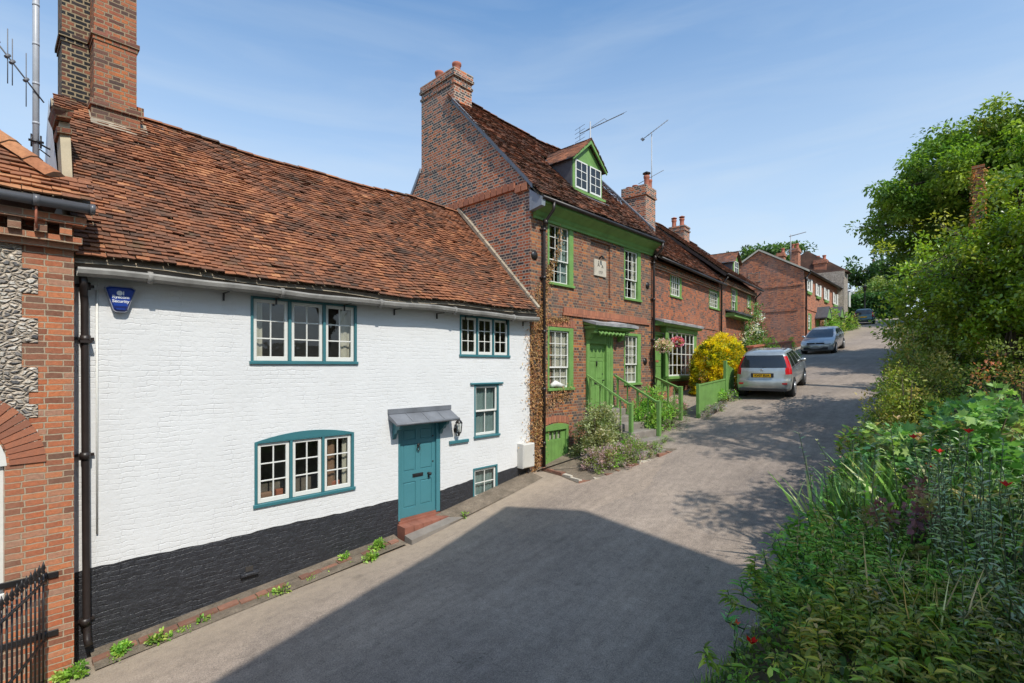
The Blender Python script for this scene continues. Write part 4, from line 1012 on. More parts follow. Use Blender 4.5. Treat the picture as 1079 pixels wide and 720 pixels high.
# orange dentil course and corner bricks on the gable
mb = MB(); y = .06; rr = random.Random(8)
while y < 3.1:
    h = rr.uniform(0, .02); g = rr.uniform(.2, 1); st = 0 if y > .45 else .10
    mb.box(-.085, -.002, y, y+.19, 4.60-st+h*.3, 4.79-st+h*.3, 0, (g, g, g)); y += .225
mb.build('dentil_course', M['arch_brick'], gh)
mb = MB()
x = 1.35
while x < 5.9:
    g = rr.uniform(0, .9); mb.box(x, x+.105, -.035, -.002, 1.47, 1.62, 0, (g, g, g)); x += .112
x = 1.3
while x < 5.95:
    g = rr.uniform(0, .7); mb.box(x, x+.21, -.05, -.002, 1.40, 1.464, 0, (g, g, g)); x += .22
mb.build('string_course', M['arch_brick'], gh)
# roof
def gwave(u, t): return .04*math.sin(u*1.1+.5)*t + .02*math.sin(u*2.9+t*5)-.045*(u/6.2)*t*1.2
mb = MB()
du0, du1 = 12.2-9.6, 13.75-9.6
def gkeep(u, v): return not (du0+.05 < u < du1-.05 and .62 < v < 2.0)
tiles(mb, -.09, GW+.08, -.42, 4.30, 3.3, 8.15, gauge=.10, tw=.166, wave=gwave, rs=21, keep=gkeep, jit=1.3, bias=-.08)
for i in range(12):
    a = -.06+(GW+.12)*i/12; bb = -.06+(GW+.12)*(i+1)/12
    for j in range(6):
        t0, t1 = j/6, (j+1)/6
        def Q(u, t): return (u, -.36+3.66*t, 4.26+3.85*t+gwave(u, t)-.03)
        mb.face([Q(a, t0), Q(bb, t0), Q(bb, t1), Q(a, t1)], 1)
tiles(mb, .02, GW+.08, 6.5, 3.75, 3.3, 8.13, gauge=.2, tw=.33, wave=None, rs=22, bias=-.1)
mb.face([(.01, 3.3, 8.08), (GW+.06, 3.3, 8.0), (GW+.06, 6.4, 3.8), (.01, 6.4, 3.8)], 1)
mb.build('roof', [M['tile_brown'], M['mortar']], gh)
mb = MB(); ridge_tiles(mb, .72, GW+.08, 3.3, 8.16, gwave, 0, rs=4); mb.build('ridge', [M['tile_brown'], M['mortar']], gh)
for (va_, za_, vb_, zb_) in ((-.10, 4.50, 3.08, 7.82), (6.35, 3.85, 4.66, 6.15)):
    mb = MB(); mb.hexa([(-.045, va_, za_), (-.003, va_, za_), (-.003, vb_, zb_), (-.045, vb_, zb_), (-.045, va_, za_+.15), (-.003, va_, za_+.15), (-.003, vb_, zb_+.15), (-.045, vb_, zb_+.15)]); mb.build('bargeboard', M['plum'], gh)
# eaves cornice painted green
mb = MB(); prof = [(0, 3.80), (-.05, 3.80), (-.055, 3.86), (-.09, 3.90), (-.12, 3.98), (-.30, 4.10), (-.37, 4.13), (-.37, 4.21), (0, 4.21)]
mb.prism(prof, .10, GW+.06, plane='yz'); mb.build('cornice', M['green'], gh)
mb = MB(); mb.tube([(-.02, -.42, 4.22), (GW+.12, -.42, 4.22)], .05, 10); mb.build('gutter', M['dark_pipe'], gh)
mb = MB(); mb.hexa([(-.04, -.40, 4.02), (.10, -.40, 4.02), (.10, 0, 3.95), (-.04, 0, 3.95), (-.04, -.42, 4.22), (.10, -.42, 4.22), (.10, 0, 4.5), (-.04, 0, 4.5)]); mb.build('eaves_stop', M['plum'], gh)
# windows (box sashes, three lights wide)
kw = dict(kind=.40, rows=(3, 2), cols=3, fcol='green', sw=.04, bar=.02, fws=(.07, .19, .09, .07), sill=.06, inset=.05)
window(gh, *g1, 0, curtains=[(.06, .22, 'blind'), (.5, .84, 'blind')], **kw)
window(gh, *g2, 0, curtains=[(.06, .3, 'blind'), (.6, .84, 'curtain')], **{**kw, 'fws': (.06, .20, .09, .07)})
w3 = window(gh, *g3, 0, curtains=[(.06, .26, 'curtain_red'), (.3, .84, 'curtain')], **{**kw, 'kind': .36})
mb = MB(); mb.tube([(g3[0]+.15, .02, g3[2]+.13), (g3[0]+.3, -.02, g3[2]+.19), (g3[0]+.5, .0, g3[2]+.14), (g3[0]+.75, .02, g3[2]+.12)], [.05, .09, .08, .03], 8); mb.build('towel', M['white_paint'], w3)
window(gh, *g4, 0, curtains=[(.06, .35, 'curtain'), (.42, .84, 'curtain')], **{**kw, 'fws': (.06, .20, .09, .07)})
# brick window head over g3
mb = MB()
for k in range(11):
    x = g3[0]-.06+k*.115; g = rr.uniform(.1, .9); mb.hexa([(x, -.012, g3[3]+.02), (x+.105, -.012, g3[3]+.02), (x+.105, 0, g3[3]+.02), (x, 0, g3[3]+.02), (x-.015+.003*k, -.012, g3[3]+.22), (x+.09+.003*k, -.012, g3[3]+.22), (x+.09+.003*k, 0, g3[3]+.22), (x-.015+.003*k, 0, g3[3]+.22)], 0, (g, g, g))
mb.build('window_arch', M['arch_brick'], gh); mb = MB()
for k in range(10):
    x = gc[0]-.02+k*.11; g = rr.uniform(.1, .9); zt = gc[3]+.04+.07*(1-((k-4.5)/4.5)**2); mb.box(x, x+.1, -.012, 0, zt, zt+.18, 0, (g, g, g))
mb.build('cellar_arch', M['arch_brick'], gh)
# cellar door
a, bb, c, d = gc; mb = MB(); mb.bevel_box(a, a+.07, -.02, .1, c, d); mb.bevel_box(bb-.10, bb, -.02, .1, c, d); mb.prism([(a, d-.10)]+[(a+(bb-a)*k/8, d-.0+.08*(1-(k/4-1)**2)) for k in range(9)]+[(bb, d-.10)], -.022, .1); mb.build('cellar_door_frame', M['green'], gh)
mb = MB(); n = 6
for k in range(n):
    x0 = a+.07+(bb-a-.17)*k/n; mb.bevel_box(x0, x0+(bb-a-.17)/n-.004, .035, .07, c, d-.36 if 0 < k < 5 else d-.1, .004)
mb.box(a+.07, bb-.1, .036, .07, d-.14, d-.10); mb.box(a+.07, bb-.1, .036, .07, d-.38, d-.35)
for k in range(1, 5): x0 = a+.07+(bb-a-.17)*(k/5.0); mb.box(x0-.02, x0+.02, .034, .07, d-.37, d-.12)
cd_ = mb.build('cellar_door', M['green'], gh); mb = MB(); mb.box(a+.08, bb-.11, .055, .06, d-.37, d-.12); mb.build('pane', M['glass'], cd_)
mb = MB(); mb.box(a+.08, bb-.11, .09, .095, d-.37, d-.12); mb.build('net_curtain', M['curtain'], cd_)
# front door with pilasters and carved hood
a, bb, c, d = gdr
mb = MB(); mb.bevel_box(a, a+.15, -.04, .1, c, d, .012); mb.bevel_box(a+.03, a+.12, -.055, -.038, c+.15, d-.3, .008); mb.build('pilaster', M['green'], gh)
mb = MB(); mb.bevel_box(bb-.36, bb, -.04, .1, c, d, .012); mb.bevel_box(bb-.30, bb-.20, -.055, -.038, c+.15, d-.3, .008); mb.bevel_box(bb-.16, bb-.05, -.055, -.038, c+.15, d-.3, .008); mb.build('pilaster', M['green'], gh)
mb = MB(); mb.bevel_box(a+.15, bb-.36, -.03, .1, .66, d, .01); mb.build('door_head', M['green'], gh)
d_o = panel_door(gh, a+.152, bb-.362, c+.002, .659, .05, 'green', [(.12, .45, .78, .93), (.55, .88, .78, .93), (.12, .45, .46, .74), (.55, .88, .46, .74), (.12, .45, .08, .36), (.55, .88, .08, .36)])
W_ = bb-.362-a-.152; H_ = .657-c; x = a+.152+W_*.5
mb = MB(); mb.tube([(x, .045, c+H_*.74), (x, .02, c+H_*.72), (x, .03, c+H_*.66)], .018, 8); mb.build('knocker', M['black_iron'], d_o)
mb = MB(); mb.bevel_box(x-.10, x+.10, .038, .05, c+H_*.38, c+H_*.415, .004); mb.build('letterbox', M['black_iron'], d_o)
mb = MB(); mb.lathe([(.02, 0), (.012, -.02), (.028, -.05), (.01, -.06)], (a+.152+W_*.88, .05, c+H_*.44), 10, axis='y'); mb.lathe([(.02, 0), (.02, -.01)], (a+.152+W_*.88, .05, c+H_*.54), 10, axis='y'); mb.build('door_knob', M['black_iron'], d_o)
def lead_hood(parent, u0, u1, zw, proj, name='door_hood', mat='lead_pale', drop=.10, seed=1, fascia='green'):
    rr = random.Random(seed); mb = MB(); n = 9
    zz = [rr.uniform(-.03, .03) for _ in range(n+1)]
    for k in range(n):
        a = u0+(u1-u0)*k/n; b_ = u0+(u1-u0)*(k+1)/n
        mb.hexa([(a, -proj, zw-drop-.09+zz[k]*.3), (b_, -proj, zw-drop-.09+zz[k+1]*.3), (b_, 0, zw-.06), (a, 0, zw-.06), (a, -proj-.01, zw-drop+zz[k]), (b_, -proj-.01, zw-drop+zz[k+1]), (b_, 0, zw+zz[k+1]*.8), (a, 0, zw+zz[k]*.8)])
    h = mb.build(name, M[mat], parent)
    return h
h_ = lead_hood(gh, 11.85-9.6, 14.22-9.6, 1.36, .46, seed=4)
mb = MB(); mb.prism([(0, 1.20), (-.36, 1.15), (-.43, 1.13), (-.43, 1.17), (0, 1.28)], 11.9-9.6, 14.16-9.6, plane='yz'); mb.bevel_box(11.92-9.6, 14.12-9.6, -.38, -.02, 1.08, 1.16, .02); mb.build('hood_soffit', M['green'], gh)
for (xa, xb) in ((12.0-9.6, 12.14-9.6), (13.7-9.6, 13.84-9.6)):
    mb = MB()
    pts = [(0, .78), (-.05, .76), (-.08, .84), (-.16, .86), (-.19, .95), (-.28, .95), (-.33, 1.03), (-.34, 1.09), (0, 1.09)]
    mb.prism(pts, xa, xb, plane='yz'); mb.tube([(xa-.01, -.27, .99), (xb+.01, -.27, .99)], .05, 10); mb.tube([(xa-.01, -.10, .84), (xb+.01, -.10, .84)], .045, 10); mb.build('hood_bracket', M['green'], gh)
mb = MB()
for k in range(7):
    x = 12.2-9.6+k*.2; mb.tube([(x, -.30, 1.02), (x+.05, -.33, .96), (x+.1, -.31, .92), (x+.15, -.33, .97), (x+.2, -.30, 1.03)], [.02, .035, .045, .035, .02], 8)
mb.build('carved_swag', M['green'], gh)
# round tie plates, plaque, lamp
for (x, y) in ((562.8, 269), (682, 301), (562.8, 384), (679.5, 381)):
    c = meas(G, x, y); mb = MB(); mb.lathe([(.115, -.002), (.12, -.02), (.06, -.035), (.03, -.05), (.001, -.055)], (c[0], 0, c[1]), 16, axis='y'); mb.build('tie_plate', M['black_iron'], gh)
c0 = meas(G, 625.4, 272.8, .05); c1 = meas(G, 637.9, 293, .05)
mb = MB(); mb.bevel_box(c0[0], c1[0], .015, .055, c1[1], c0[1]-.0, .008); pq = mb.build('date_stone', M['stonepale'], gh)
px_, pz_ = (c0[0]+c1[0])/2, (c0[1]+c1[1])/2
M['ink'] = m_paint('dark_lettering', (.05, .045, .04), .8, .1)
for (t_, dx, dz, s_) in (('A', -.1, .09, .17), ('A', .1, .06, .14), ('o', -.1, .20, .09), ('1717', 0, -.13, .11)):
    text_mesh('inscription', t_, s_, M['ink'], pq, (px_+dx, .013, pz_+dz+2.8), bold=.002)
mb = MB(); mb.tube([(px_-.02, .055, c0[1]+.05), (px_-.02, -.06, c0[1]+.12), (px_, -.08, c0[1]+.08)], .025, 8); mb.lathe([(.05, 0), (.03, .08), (.01, .1)], (px_, -.08, c0[1]+.02), 10); mb.build('lamp_bracket', M['black_iron'], gh)
# downpipes
for (u_, zt, zb, nm) in ((.44, 4.1, -2.85, 'downpipe'), (GW+.06, 3.9, -1.9, 'downpipe')):
    mb = MB(); mb.tube([(u_, -.42, 4.2), (u_, -.40, 4.0), (u_, -.10, 3.72), (u_, -.085, 3.5), (u_, -.085, zb)], .042, 10)
    for z in (3.55, 2.3, .9, -.6, -2.0):
        if z > zb: mb.tube([(u_, -.086, z-.04), (u_, -.086, z+.04)], .055, 10); mb.box(u_-.09, u_+.09, -.05, 0, z-.015, z+.02)
    mb.tube([(u_, -.15, 3.66), (u_, -.13, 3.80)], .065, 10)
    mb.build(nm, M['dark_pipe'], gh)
mb = MB(); mb.lathe([(.09, -2.98), (.10, -2.80), (.07, -2.80), (.06, -2.98)], (.44, -.085, 0), 12); mb.build('drain_pot', M['stonepale'], gh)
# dormer
fv = 9.1-8.5; dz0 = 5.30; dz1 = 6.30; pk = 7.0; dm = (du0+du1)/2
mb = MB()
mb.prism([(du0, dz0), (du1, dz0), (du1, dz1), (dm, pk-.06), (du0, dz1)], fv, fv+.08)
dorm = mb.build('dormer', M['green'], gh)
for u in (du0, du1-.0):
    mb = MB(); a = u-.03 if u == du0 else u; vtop = fv+(dz1-.05-dz0)/1.04+.05
    mb.prism([(fv+.02, dz0-.02), (fv+.02, dz1-.02), (vtop+.15, dz1-.02)], a, a+.03, plane='yz'); mb.build('dormer_cheek', M['lead_dark'], dorm)
mb = MB(); ov = .14
Lq = math.hypot(du1-dm+ov, (pk-dz1)+ov*.9)
for sgn in (-1, 1):
    sub_ = MB(); tiles(sub_, fv-.16, 2.2, 0, 0, 1, 1, gauge=1, tw=1, keep=lambda u, v: False)
    # tile courses run along v; build with swapped axes
    tmp = MB(); ex = (du1-dm)+ov; ez = (pk+.06)-(dz1-.05)
    tiles(tmp, fv-.16, 2.6, ex, dz1-.05, 0, pk+.06, gauge=.10, tw=.166, rs=31+sgn, bias=-.05, jit=1.2)
    for f, m_, c_ in zip(tmp.f, tmp.m, tmp.c):
        P = [tmp.v[i] for i in f]
        cv = sum(p[0] for p in P)/len(P); cz = sum(p[2] for p in P)/len(P)
        if cz < 4.30+1.04*(cv+.42)-.02: continue
        mb.face([(dm+sgn*p[1], p[0], p[2]) for p in P], m_, c_)
    mb.face([(dm+sgn*ex, fv-.12, dz1-.08), (dm, fv-.12, pk+.03), (dm, 2.75, pk+.03), (dm+sgn*ex, 2.0, dz1-.08)], 1)
ridge_t = MB()
mb.build('dormer_roof', [M['tile_brown'], M['lead_dark']], dorm)
for sgn in (-1, 1):
    mb = MB(); e0 = (dm+sgn*((du1-dm)+ov-.02), dz1-.12); e1 = (dm, pk-.03)
    mb.hexa([(e0[0], fv-.13, e0[1]-.02), (e0[0], fv-.09, e0[1]-.02), (e1[0], fv-.09, e1[1]-.08), (e1[0], fv-.13, e1[1]-.08), (e0[0], fv-.13, e0[1]+.06), (e0[0], fv-.09, e0[1]+.06), (e1[0], fv-.09, e1[1]+.03), (e1[0], fv-.13, e1[1]+.03)]); mb.build('dormer_bargeboard', M['green'], dorm)
for k in range(2):
    mb = MB(); a = du0+.10+k*(.5*(du1-du0)-.02); b_ = a+.5*(du1-du0)-.16; c_, d_ = dz0+.1, dz1-.04; y = fv-.03
    for (x0, x1, q0, q1) in ((a, a+.045, c_, d_), (b_-.045, b_, c_, d_), (a+.045, b_-.045, d_-.045, d_), (a+.045, b_-.045, c_, c_+.06), ((a+b_)/2-.011, (a+b_)/2+.011, c_+.06, d_-.045)): mb.bevel_box(x0, x1, y, y+.028, q0, q1, .004)
    for j in (1, 2): zz = c_+.06+(d_-c_-.1)*j/3; mb.box(a+.045, b_-.045, y+.004, y+.026, zz-.011, zz+.011)
    mb.build('dormer_casement', M['white_paint'], dorm)
mb = MB(); mb.box(du0+.12, du1-.12, fv-.016, fv-.010, dz0+.12, dz1-.06); mb.build('dormer_pane', M['glass_dark'], dorm)
mb = MB(); mb.bevel_box(du0-.06, du1+.06, fv-.12, fv, dz0-.06, dz0+.035, .01); mb.build('dormer_sill', M['green'], dorm)
mb = MB(); mb.hexa([(du0-.1, fv-.22, dz0-.17), (du1+.1, fv-.22, dz0-.17), (du1+.1, fv, dz0-.04), (du0-.1, fv, dz0-.04), (du0-.1, fv-.22, dz0-.14), (du1+.1, fv-.22, dz0-.14), (du1+.1, fv, dz0-.02), (du0-.1, fv, dz0-.02)]); mb.build('dormer_apron', M['lead'], dorm)
# end stack
mb = MB(); mb.box(-.006, .70, 3.02, 4.62, 6.0, 8.62); mb.box(-.03, .73, 2.98, 4.66, 8.40, 8.47); mb.box(-.05, .75, 2.96, 4.68, 8.62, 8.70); mb.box(-.03, .73, 2.98, 4.66, 8.70, 8.86)
ch = mb.build('chimney', M['brick_gable'], gh)
for (x, y) in ((.38, 3.35), (.3, 4.1)):
    mb = MB(); chimney_pot(mb, x, y, 8.86, .13, .40); mb.build('chimney_pot', M['terracotta'], ch)

# ================================================================ TERRACE BEYOND, turned a little with the lane
T = Frame(15.86, 8.5, 4.7)
th2 = thing('terraced_house', 'low brick terraced house with green bay window, behind the yellow hedge', 'house', (15.86, 8.5, -1.5), R(4.7), worldz=True)
UT = 7.55
t_door = rect(T, 688.8, 351, 415, 700.4, 352, 411); t_bay = rect(T, 704.5, 349, 395, 731.5, 352, 397.5, -.18)
tw1 = rect(T, 706, 285, 313.5, 718, 289, 315); tw2 = rect(T, 747, 302, 326, 758, 306, 327)
mb = MB(); wall(mb, 0, UT, -2.6, 3.75, 0, [t_door, (t_bay[0]+.1, t_bay[1]-.1, t_bay[2]+.05, t_bay[3]-.05), tw1, tw2], .1)
mb.face([(UT, 0, -2), (UT, 6, -2), (UT, 6, 3.7), (UT, 3.3, 7.1), (UT, 0, 3.7)]); mb.face([(0, 6, -2), (UT, 6, -2), (UT, 6, 3.7), (0, 6, 3.7)])
mb.build('wall', M['brick_terrace'], th2)
def twave(u, t): return .05*math.sin(u*.8+.5)*t + .02*math.sin(u*2.2+t*5)
def simple_roof(par, u0, u1, v0, z0, v1, z1, vb, zb, wave, rs, mat='tile_brown', gauge=.11, tw=.18, bias=-.05):
    mb = MB(); tiles(mb, u0, u1, v0, z0, v1, z1, gauge=gauge, tw=tw, wave=wave, rs=rs, bias=bias, jit=1.3)
    n = 8
    for i in range(n):
        a = u0+(u1-u0)*i/n; b_ = u0+(u1-u0)*(i+1)/n
        for j in range(4):
            t0, t1 = j/4, (j+1)/4
            Q = lambda u, t: (u, v0+.05+(v1-v0-.05)*t, z0+(z1-z0)*t-.07+(wave(u, t) if wave else 0))
            mb.face([Q(a, t0), Q(b_, t0), Q(b_, t1), Q(a, t1)], 1)
    mb.face([(u0, v1, z1-.05), (u1, v1, z1-.05), (u1, vb, zb), (u0, vb, zb)], 0, (.4, .4, .4))
    ridge_tiles(mb, u0, u1, v1, z1, wave, 0, rs=rs)
    return mb.build('roof', [M[mat], M['mortar']], par)
simple_roof(th2, 0, UT, -.35, 3.78, 3.3, 7.2, 6.3, 3.6, twave, 41)
mb = MB(); mb.tube([(.05, -.36, 3.70), (UT, -.36, 3.70)], .05, 8); mb.build('gutter', M['dark_pipe'], th2)
mb = MB(); mb.box(.06, UT, -.05, -.002, 3.42, 3.50); mb.box(.06, UT, -.10, -.002, 3.501, 3.60); mb.build('eaves_course', M['brick_gable'], th2)
mb = MB(); mb.box(0.02, UT-.1, -.03, -.002, 1.62, 1.70); mb.build('string_course', M['brick_terrace'], th2)
window(th2, *tw1, 0, curtains=[(.06, .84, 'curtain')], cols=4, rows=3, fcol='green', sw=.04, bar=.022, fws=(.05, .15, .12, .06), inset=.04)
window(th2, *tw2, 0, curtains=[(.06, .84, 'curtain')], cols=4, rows=4, fcol='green', sw=.04, bar=.022, fws=(.05, .22, .16, .08), inset=.04)
a, b_, c, d = t_bay
bf = MB(); bf.bevel_box(a-.22, a+.02, -.18, -.14, c, d-.02); bf.bevel_box(b_, b_+.3, -.18, -.14, c+.05, d-.02); bf.box(a-.22, b_+.3, -.139, -.0, d-.1, d-.02); bf.bevel_box(a-.1, b_+.2, -.24, 0, c-.10, c-.0); bf.bevel_box(a-.3, b_+.3, -.22, 0, d-.02, d+.16); bf.bevel_box(a-.1, b_+.1, -.17, -.12, c-.18, c-.1)
bf.face([(a, -.16, c), (a, 0, c), (a, 0, d), (a, -.16, d)]); bf.face([(b_, -.16, c), (b_, 0, c), (b_, 0, d), (b_, -.16, d)])
bay = bf.build('bay_window', M['green'], th2)
mb = MB(); n = 6
mb.bevel_box(a, a+.05, -.17, -.13, c, d); mb.bevel_box(b_-.05, b_, -.17, -.13, c, d); mb.bevel_box(a, b_, -.171, -.13, c, c+.06); mb.bevel_box(a, b_, -.171, -.13, d-.06, d)
for k in range(1, n): x = a+(b_-a)*k/n; mb.box(x-.018, x+.018, -.165, -.135, c, d)
for k in range(1, 4): z = c+(d-c)*k/4; mb.box(a, b_, -.163, -.137, z-.014, z+.014)
mb.build('casement', M['white_paint'], bay); mb = MB(); mb.box(a+.02, b_-.02, -.152, -.148, c+.02, d-.02); mb.build('pane', M['glass'], bay)
mb = MB(); mb.box(a+.1, a+.45, -.05, -.04, c+.02, d-.02); mb.build('curtain', M['curtain'], bay)
lead_hood(th2, .12, b_+.42, d+.42, .42, seed=7)
mb = MB(); mb.prism([(0, d+.14), (-.34, d+.14), (-.40, d+.22), (-.40, d+.27), (0, d+.32)], .15, b_+.38, plane='yz'); mb.build('hood_soffit', M['green'], th2)
a, b_, c, d = t_door; mb = MB(); mb.bevel_box(a-.02, a+.08, -.03, .1, c, d+.05); mb.bevel_box(b_-.08, b_+.1, -.03, .1, c, d+.05); mb.bevel_box(a+.08, b_-.08, -.03, .1, d-.08, d+.05); mb.build('door_frame', M['green'], th2)
d2 = panel_door(th2, a+.08, b_-.08, c, d-.08, .04, 'green', [(.12, .88, .55, .92), (.12, .88, .1, .45)])
mb = MB(); mb.bevel_box(a+.25, a+.5, .028, .04, c+1.05, c+1.12, .004); mb.build('letterbox', M['terracotta'], d2)
# T2 chimney
cx0 = 18.0-15.86
mb = MB(); mb.box(cx0, cx0+.95, 1.15, 2.15, 3.9, 6.75); mb.box(cx0-.05, cx0+1.0, 1.10, 2.2, 6.75, 6.82); mb.box(cx0-.03, cx0+.98, 1.12, 2.18, 6.82, 7.15)
ch = mb.build('chimney', M['brick_gable'], th2)
for (x, y, h) in ((cx0+.35, 1.75, .16), (cx0+.62, 1.38, .55), (cx0+.80, 1.35, .42), (cx0+.3, 2.0, .12)):
    mb = MB(); chimney_pot(mb, x, y, 7.15, .11, h); mb.build('chimney_pot', M['terracotta'], ch)
mb = MB(); mb.lathe([(.16, 0), (.16, .03), (.03, .1)], (cx0+.62, 1.38, 7.78), 10); mb.tube([(cx0+.62, 1.38, 7.6), (cx0+.62, 1.38, 7.8)], .02, 6); mb.build('chimney_cowl', M['black_iron'], ch)
# stepped lead flashing on the green house verge
mb = MB()
for k in range(16):
    t = k/16; v = .0+2.3*t; z = 4.66+2.39*t
    mb.hexa([(GW+.02, v-.1, z), (GW+.14, v-.1, z), (GW+.14, v+.06, z+.16), (GW+.02, v+.06, z+.16), (GW+.02, v-.1, z+.08), (GW+.14, v-.1, z+.08), (GW+.14, v+.06, z+.24), (GW+.02, v+.06, z+.24)])
mb.build('stepped_flashing', M['lead'], gh)

T3 = Frame(*T.w(UT+.02, -.0)[:2], 4.7)
th3 = thing('terraced_house', 'taller brick terraced house with a small gabled dormer beyond the yellow hedge', 'house', (T3.s0, T3.n0, -.4), R(4.7), worldz=True)
U3 = 6.6
x1 = rect(T3, 770.6, 301, 331.5, 776.9, 305, 332.5); x2 = rect(T3, 787.5, 310.5, 325, 791, 312, 326); x3 = rect(T3, 771, 357, 378, 777, 357, 378)
xd = rect(T3, 784.5, 343, 372, 789, 344, 372)
mb = MB(); wall(mb, 0, U3, -2, 4.25, 0, [x1, x2, xd], .1); mb.face([(0, 0, -2), (0, 6.2, -2), (0, 6.2, 4.2), (0, 3.3, 7.25), (0, 0, 4.2)]); mb.face([(U3, 0, -2), (U3, 6.2, -2), (U3, 6.2, 4.2), (U3, 3.3, 7.25), (U3, 0, 4.2)]); mb.face([(0, 6.2, -2), (U3, 6.2, -2), (U3, 6.2, 4.2), (0, 6.2, 4.2)])
mb.build('wall', M['brick_terrace'], th3)
def t3wave(u, t): return .03*math.sin(u*1.1)*t+.015*math.sin(u*3+t*4)
simple_roof(th3, -.14, U3+.1, -.40, 4.28, 3.3, 7.3, 6.5, 4.1, t3wave, 51)
mb = MB(); mb.hexa([(-.15, -.35, 4.10), (-.10, -.35, 4.10), (-.10, 3.3, 7.07), (-.15, 3.3, 7.07), (-.15, -.35, 4.26), (-.10, -.35, 4.26), (-.10, 3.3, 7.22), (-.15, 3.3, 7.22)]); mb.build('bargeboard', M['dark_pipe'], th3)
mb = MB(); mb.tube([(-.1, -.42, 4.2), (U3+.1, -.42, 4.2)], .05, 8); mb.build('gutter', M['dark_pipe'], th3)
mb = MB(); mb.box(0, U3, -.12, -.002, 3.9, 4.1); mb.build('eaves_course', M['brick_gable'], th3)
window(th3, *x1, 0, cols=2, rows=(2, 2), kind=.5, fcol='green', sw=.05, bar=.03, fws=(.06, .25, .1, .08)); window(th3, *x2, 0, cols=2, rows=3, fcol='green', sw=.05, bar=.03, fws=(.06, .2, .1, .08))
a, b_, c, d = xd; mb = MB(); mb.bevel_box(a, b_, .0, .06, c-1, d); mb.build('door', M['green'], th3)
lead_hood(th3, 1.0, 4.4, d+.55, .5, seed=9, mat='lead_dark'); mb = MB(); mb.box(1.05, 4.35, -.42, 0, d+.2, d+.38); mb.build('hood_soffit', M['green'], th3)
for u_ in (.1, U3-.2):
    mb = MB(); mb.tube([(u_, -.4, 4.1), (u_, -.1, 3.8), (u_, -.08, -1)], .045, 8); mb.build('downpipe', M['dark_pipe'], th3)
# small dormer
dc = meas(T3, 768, 272, 1.0); mb = MB(); a, b_ = dc[0]-.55, dc[0]+.55; fz0 = 5.05; fz1 = 5.75; fp = 6.25; fvv = .62
mb.prism([(a, fz0-.2), (b_, fz0-.2), (b_, fz1), ((a+b_)/2, fp), (a, fz1)], fvv, fvv+.08); do3 = mb.build('dormer', M['green'], th3)
mb = MB()
for sgn in (-1, 1):
    m_ = (a+b_)/2; tmp = MB(); tiles(tmp, fvv-.15, 2.4, .70, fz1-.1, 0, fp+.06, gauge=.11, tw=.18, rs=61+sgn, bias=.05)
    for f, mi, c_ in zip(tmp.f, tmp.m, tmp.c):
        P = [tmp.v[i] for i in f]; cv = sum(p[0] for p in P)/len(P); cz = sum(p[2] for p in P)/len(P)
        if cz < 4.28+.816*(cv+.4)-.05: continue
        mb.face([(m_+sgn*p[1], p[0], p[2]) for p in P], mi, c_)
    mb.face([(m_+sgn*.7, fvv-.12, fz1-.12), (m_, fvv-.12, fp+.03), (m_, 2.4, fp+.03), (m_+sgn*.7, 1.7, fz1-.12)], 1)
mb.build('dormer_roof', [M['tile_brown'], M['lead_dark']], do3)
for u in (a-.02, b_-.01): mb = MB(); mb.prism([(fvv+.02, fz0-.2), (fvv+.02, fz1), (fvv+1.3, fz1)], u, u+.03, plane='yz'); mb.build('dormer_cheek', M['lead_dark'], do3)
mb = MB(); mb.bevel_box(a+.18, b_-.18, fvv-.03, fvv, fz0, fz1); mb.build('dormer_casement', M['white_paint'], do3); mb = MB()
for k in range(2):
    for j in range(2): mb.box(a+.23+k*.34, a+.23+k*.34+.28, fvv-.035, fvv-.028, fz0+.06+j*.32, fz0+.06+j*.32+.27)
mb.build('dormer_pane', M['glass_dark'], do3)
# chimney behind the ridge
mb = MB(); cu = 27-T3.s0; mb.box(cu, cu+.8, 2.9, 3.75, 6.4, 7.75); mb.box(cu-.05, cu+.85, 2.85, 3.8, 7.55, 7.62); mb.box(cu-.04, cu+.84, 2.86, 3.79, 7.75, 7.83); ch = mb.build('chimney', M['brick_gable'], th3)
for (x, y) in ((cu+.3, 3.15), (cu+.3, 3.6)):
    mb = MB(); chimney_pot(mb, x, y, 7.83, .13, .45); mb.lathe([(.17, .52), (.17, .55), (.02, .62)], (x, y, 7.83), 8); mb.build('chimney_pot', M['terracotta'], ch)
# ================================================================ FAR COTTAGE ROW
RF = Frame(41.7, 10.0, .6)
fr = thing('cottage_row', 'far brick cottage row with a broad gable end and white shuttered windows', 'house', (41.7, 10, 1.7), R(.6), worldz=True)
UR = 13.0; EZ = 7.05
fw1 = rect(RF, 850, 293, 307, 853.5, 295, 308); fw2 = rect(RF, 860, 299.5, 312, 863, 301, 313); fw3 = rect(RF, 868.6, 304, 316, 871.5, 305, 317); fw4 = rect(RF, 878, 309, 321, 881, 310, 321.5)
fl1 = rect(RF, 851.4, 330, 348, 855, 331, 348); fl2 = rect(RF, 868.5, 334, 345, 871, 335, 345); fd1 = rect(RF, 860, 337, 353, 862.8, 338, 353); fd2 = rect(RF, 874.5, 336, 350, 877, 337, 350)
mb = MB(); wall(mb, 0, UR, .5, EZ, 0, [fw1, fw2, fw3, fw4, fl1, fl2, fd1, fd2], .1)
mb.face([(UR, 0, 0), (UR, 6.4, 0), (UR, 6.4, EZ), (UR, 3.1, 9), (UR, 0, EZ)]); mb.face([(0, 6.4, 0), (UR, 6.4, 0), (UR, 6.4, EZ), (0, 6.4, EZ)])
mb.build('wall', M['brick_far'], fr)
